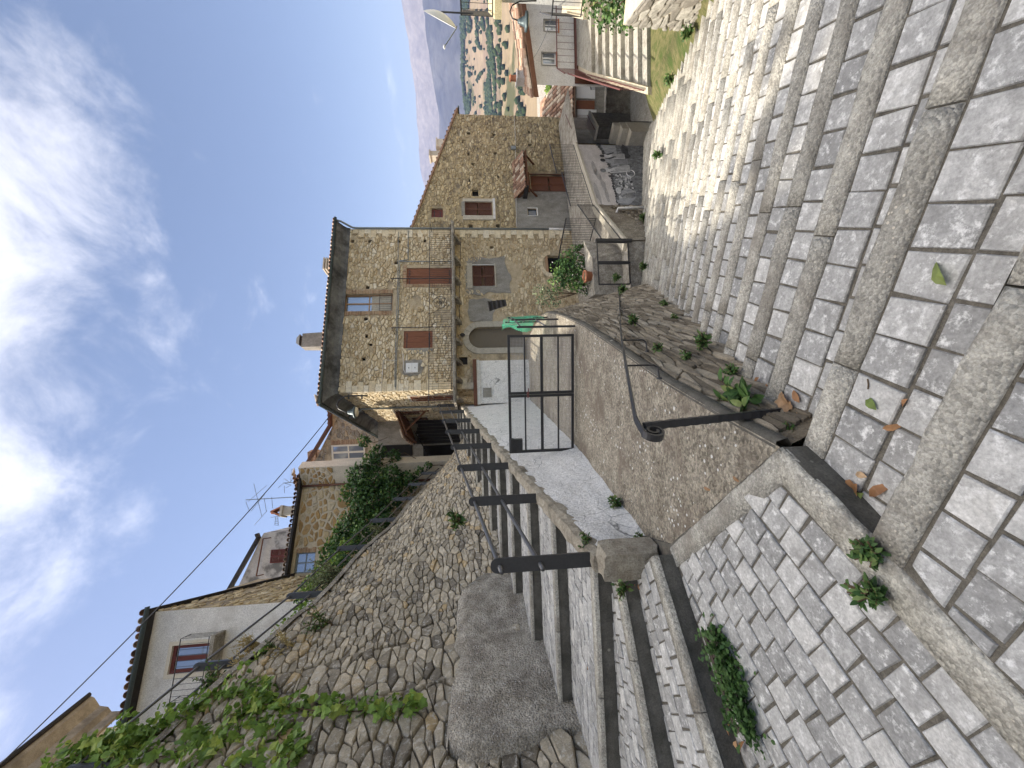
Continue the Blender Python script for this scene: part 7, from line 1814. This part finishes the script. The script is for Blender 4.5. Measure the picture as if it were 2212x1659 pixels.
for x, y, l in ((540, 1440, 'dry grass tuft beside the railing post by the balcony'), (560, 1390, 'dry grass tuft at the wall coping below the glass door')):
    spray('dry_grass', l, 'grass tuft', wall_hit(x, y, 0), .4, .3, 30, 'dry', .10, per=4)
# shrubs on the lower terrace
bs = thing('bush', 'dark green flowering bush in front of the dark doorway', 'bush', (4.0, 13.2, TZ))
bl_ = []
for V_, y_, r_, Y_ in ((1245, 605, 26, 12.6), (1225, 590, 26, 12.8), (1210, 580, 20, 13), (1250, 570, 20, 13), (1225, 555, 15, 13.2), (1240, 540, 12, 13.2), (1262, 615, 22, 12.4), (1205, 610, 20, 12.8), (1255, 530, 8, 13.2)):
    p = pY(V_, y_, Y_); m_ = r_ * Y_ / FPX; bl_.append((p, m_, m_, m_))
b = MB(); foliage(b, bl_, 650, .085, rgp); b.build('foliage', M['ivy'], bs); b = MB(); [b.tube([Vector((3.7, 12.8, TZ - .2)), q[0]], .018, 5) for q in bl_]; b.build('stem', M['stem'], bs)
b = MB()
for i in range(26): q = bl_[rgp.randrange(len(bl_))]; v = rdir(rgp); add_leaf(b, q[0] + v * q[1] * 1.02, v, Vector((0, 0, 1)), .05, .05, rgp)
b.build('blossom', M['white_metal'], bs)
lb = thing('shrub', 'pale yellow-green shrub at the end of the courtyard wall', 'shrub', pY(1200, 640, 12.0))
bl_ = []
for V_, y_, r_ in ((1180, 635, 18), (1165, 628, 14), (1195, 650, 14), (1172, 650, 12), (1205, 625, 12)):
    p = pY(V_, y_, 12.3); m_ = r_ * 12.3 / FPX; bl_.append((p, m_, m_, m_))
b = MB(); foliage(b, bl_, 420, .07, rgp, droop=-.2); b.build('foliage', M['wormwood'], lb); b = MB(); [b.tube([bl_[0][0] - Vector((0, 0, 1)), q[0]], .012, 5) for q in bl_]; b.build('stem', M['stem'], lb)
ft = thing('flower_pot', 'terracotta flower pot below the flowering bush', 'flower pot', pY(1285, 597, 12.0))
one('pot', lambda b: b.lathe(pY(1283, 597, 12.0), [(.13, 0), (.17, .25), (.20, .26), (.20, .33), (.17, .33), (.16, .28)], 18), M['terracotta'], ft, True); one('soil', lambda b: b.lathe(pY(1283, 597, 12.0), [(.155, .27), (.15, .29)], 16), M['soil'], ft)
rb_ = thing('bush', 'sunlit green bush spilling over the pale wall at the right edge', 'bush', st(8.6, 3.9, -1.3))
bl_ = []
for V_, y_, r_, Y_ in ((1300, 20, 30, 8.2), (1335, 30, 34, 7.8), (1370, 22, 34, 7.4), (1395, 12, 30, 7.0), (1330, 0, 34, 7.6), (1400, 35, 18, 7.2), (1300, 45, 16, 8.4), (1275, 12, 20, 8.8), (1345, 55, 14, 8.0), (1420, 5, 18, 6.6)):
    p = pY(V_, y_, Y_); m_ = r_ * Y_ / FPX; bl_.append((p, m_, m_, m_))
b = MB(); foliage(b, bl_, 700, .07, rgp); b.build('foliage', M['weed'], rb_); b = MB(); [b.tube([st(8.7, 4.2, -2.2), q[0]], .02, 5) for q in bl_]; b.build('stem', M['stem'], rb_)
tr = thing('tree', 'yellow-green tree in the valley behind the tiled alley roof', 'tree', (31, 46, -18))
b = MB(); bl_ = []
for V_, y_, r_ in ((1190, 195, 12), (1192, 215, 14), (1195, 235, 13), (1188, 180, 11), (1200, 205, 10)):
    p = pY(V_, y_, 48); m_ = r_ * 48 / FPX; bl_.append((p, m_, m_, m_))
foliage(b, bl_, 150, .34, rgp); b.build('crown', M['vine'], tr); b = MB().tube([(31, 47, -18), bl_[1][0]], .2, 6); b.build('trunk', M['stem'], tr)
# weeds in the joints, each tuft its own thing
WEEDS = [((1635, 872), -.30, .24, 'green weed clump at the foot of the scroll handrail post'), ((1900, 1195), .0, .09, 'small weed where the landing edging meets the stair nosing'), ((1905, 1285), .0, .10, 'weed tuft in the joint nearest the viewer on the landing'), ((1532, 738), -.62, .13, 'weed clump at the wall foot below the fourth bracket'), ((1490, 768), -.42, .09, 'low weed on the stone wall face above the stair edge'), ((1428, 750), -.28, .08, 'weed sprouting high on the low stone wall'), ((1720, 935), -.22, .08, 'tiny weed at the corner below the handrail post'), ((1465, 690), -1.1, .10, 'weed at the wall foot midway down the stairway'), ((1375, 690), -.55, .10, 'grass growing on the stone wall by the second rail bracket'), ((1350, 625), -1.6, .14, 'long grass at the end of the low stone wall'), ((1338, 600), -2.6, .18, 'grass clump by the garden gate foot'), ((1340, 1085), -.05, .13, 'weed at the base of the whitewashed wall'), ((1300, 1185), .36, .17, 'leafy weed growing from the whitewashed wall near its end'), ((1275, 1165), .50, .11, 'small weed beside the leafy one on the whitewashed wall'), ((1390, 1162), .02, .09, 'weed at the foot of the rough end block'), ((1360, 1270), .36, .11, 'weed growing under the rough end block'), ((1200, 1070), .30, .06, 'tiny weed in a crack of the whitewashed wall'), ((1112, 1297), .85, .13, 'weed at the foot of the plinth on the left stairway'), ((1090, 1337), .95, .08, 'weed growing from the grey plinth face'), ((1195, 1480), .51, .14, 'weed where the plinth meets the third left step'), ((1285, 1455), .36, .10, 'weed on the third riser of the left stairway'), ((1220, 1540), .51, .14, 'weed at the wall foot near the left photo edge'), ((1250, 1350), .40, .07, 'weed sprig on the left stairway riser'), ((1000, 1120), 1.7, .12, 'weed by the far left steps'), ((1525, 1560), .02, .06, 'weed sprig beside the drain grate'), ((1425, 335), -3.2, .16, 'lone grass tuft on the far stairway'), ((1455, 170), -2.6, .20, 'green clump on the bank at the right of the stairway'), ((1495, 70), -2.25, .18, 'weed under the corner of the pale wall'), ((1590, 800), -.45, .09, 'weed on the low stone wall near its foot'), ((1440, 655), -1.5, .10, 'weed at the wall foot before the garden gate'), ((1395, 575), -3.0, .16, 'grass along the rendered wall below the garden gate'), ((1395, 470), -4.2, .20, 'grass at the foot of the terrace wall by the downpipe')]
for (px_, py_), z_, s_, lab in WEEDS:
    p = pZ(px_, py_, z_)
    if p.y < 0 or p.y > 20: p = pY(px_, py_, 12)
    grass = 'grass' in lab
    spray('weed', lab, 'weed', p, s_, s_ * .8, 14 if not grass else 34, 'weed', s_ * (.55 if not grass else .7), group='weeds in the joints', per=7 if not grass else 3)
gp = thing('ground_cover', 'dense green clover patch growing over the drain grate', 'plant', (-1.95, 2.28, 0))
b = MB()
for i in range(1100):
    f = rgp.random(); c = Vector((-1.70, 2.42, 0)).lerp(Vector((-2.08, 2.12, 0)), f); w_ = .55 + .45 * math.sin(f * math.pi)
    p = c + Vector((rgp.gauss(0, .075) * w_, rgp.gauss(0, .075) * w_, abs(rgp.gauss(.02, .05)) + .008)); l = rgp.uniform(.018, .038); add_leaf(b, p, rdir(rgp) + Vector((0, 0, .2)), Vector((0, 0, 1)), l, l * .9, rgp, False, .3, rgp.uniform(0, .65))
b.build('foliage', M['weed'], gp)
# fallen leaves
def Z7(x, y): return (1645.6 + .1984 * x, 822.8 + .1984 * y)
FL_ = [(Z7(1250, 320), -.155, .085, 'green_leaf', 'curled yellow-green leaf on the upper tread'), (Z7(1590, 195), -.155, .05, 'dead_leaf', 'small oval brown leaf beside a paver joint'), (Z7(1310, 520), -.155, .07, 'dead_leaf', 'thin tan leaf lying across a paver joint'), (Z7(1150, 1050), -.155, .07, 'dead_leaf', 'curved tan leaf in the corner below the landing edge'), (Z7(1000, 1120), -.155, .09, 'dead_leaf', 'crumpled lobed brown leaf in the corner below the landing edge'), (Z7(1110, 1220), -.155, .09, 'green_leaf', 'folded green leaf in the corner pile'), (Z7(1170, 1260), -.155, .10, 'dead_leaf', 'long brown leaf on top of the corner pile'), (Z7(1130, 1390), -.155, .08, 'dead_leaf', 'orange-brown leaf tucked under the stair nosing'), (Z7(250, 250), -.30, .09, 'dead_leaf', 'lobed orange leaf at the handrail post foot'), (Z7(300, 310), -.30, .07, 'dead_leaf', 'brown leaf beside the lobed one at the post foot'), (Z7(410, 240), -.31, .09, 'dead_leaf', 'long tan leaf standing up near the post foot'), (Z7(380, 320), -.31, .07, 'dead_leaf', 'narrow tan leaf under the standing one'), (Z7(250, 400), -.30, .08, 'green_leaf', 'olive leaf against the handrail post'), (Z7(460, 385), -.30, .06, 'dead_leaf', 'small orange leaf at the nosing end by the post'), ((2045, 617), -.155, .10, 'green_leaf', 'large fresh green leaf on the pavers at lower right'), ((1583, 1028), -.0, .05, 'dead_leaf', 'rust-coloured leaf on the old concrete floor'), ((1520, 1052), -.0, .055, 'dead_leaf', 'second rust leaf farther up the concrete floor'), ((1395, 1180), .05, .06, 'dead_leaf', 'dark red leaf at the foot of the whitewashed wall'), ((1372, 1262), .18, .06, 'dead_leaf', 'brown leaf under the rough end block'), ((1383, 1275), .18, .06, 'dead_leaf', 'orange leaf under the rough end block, on the step'), ((1590, 1600), .01, .09, 'dead_leaf', 'orange leaf at the end of the clover patch'), ((1600, 1625), .01, .09, 'dead_leaf', 'brown leaf heap end beside the drain grate'), ((1575, 1590), .02, .08, 'dead_leaf', 'tan leaf lying on the clover patch end'), ((1270, 1440), .52, .06, 'dead_leaf', 'orange leaf on the third left step'), ((1260, 1360), .35, .05, 'dead_leaf', 'orange leaf on the second left step riser'), ((1640, 815), -.45, .06, 'dead_leaf', 'orange leaf at the wall foot above the post'), ((1655, 828), -.45, .06, 'dead_leaf', 'tan leaf by the wall foot weeds')]
for (q, z_, s_, mt_, lab) in FL_:
    p = pZ(*q, z_ + .012); b = MB(); a = rgp.uniform(0, 6.28)
    add_leaf(b, p, Vector((math.cos(a), math.sin(a), rgp.uniform(.0, .35))), Vector((rgp.uniform(-.5, .5), rgp.uniform(-.5, .5), 1)), s_, s_ * (.42 if 'lobed' not in lab else .8), rgp, 'lobed' in lab, rgp.uniform(.5, 1.1), rgp.uniform(.3, 1))
    o = b.build('fallen_leaf', M[mt_]); tag(o, lab, 'leaf', 'fallen leaves')
tw_ = MB().tube([pZ(*Z7(1150, -20), -.15), pZ(*Z7(1160, 40), -.148), pZ(*Z7(1155, 90), -.15)], .003, 5).build('twig', M['stem']); tag(tw_, 'thin dark twig lying on the upper tread', 'twig')
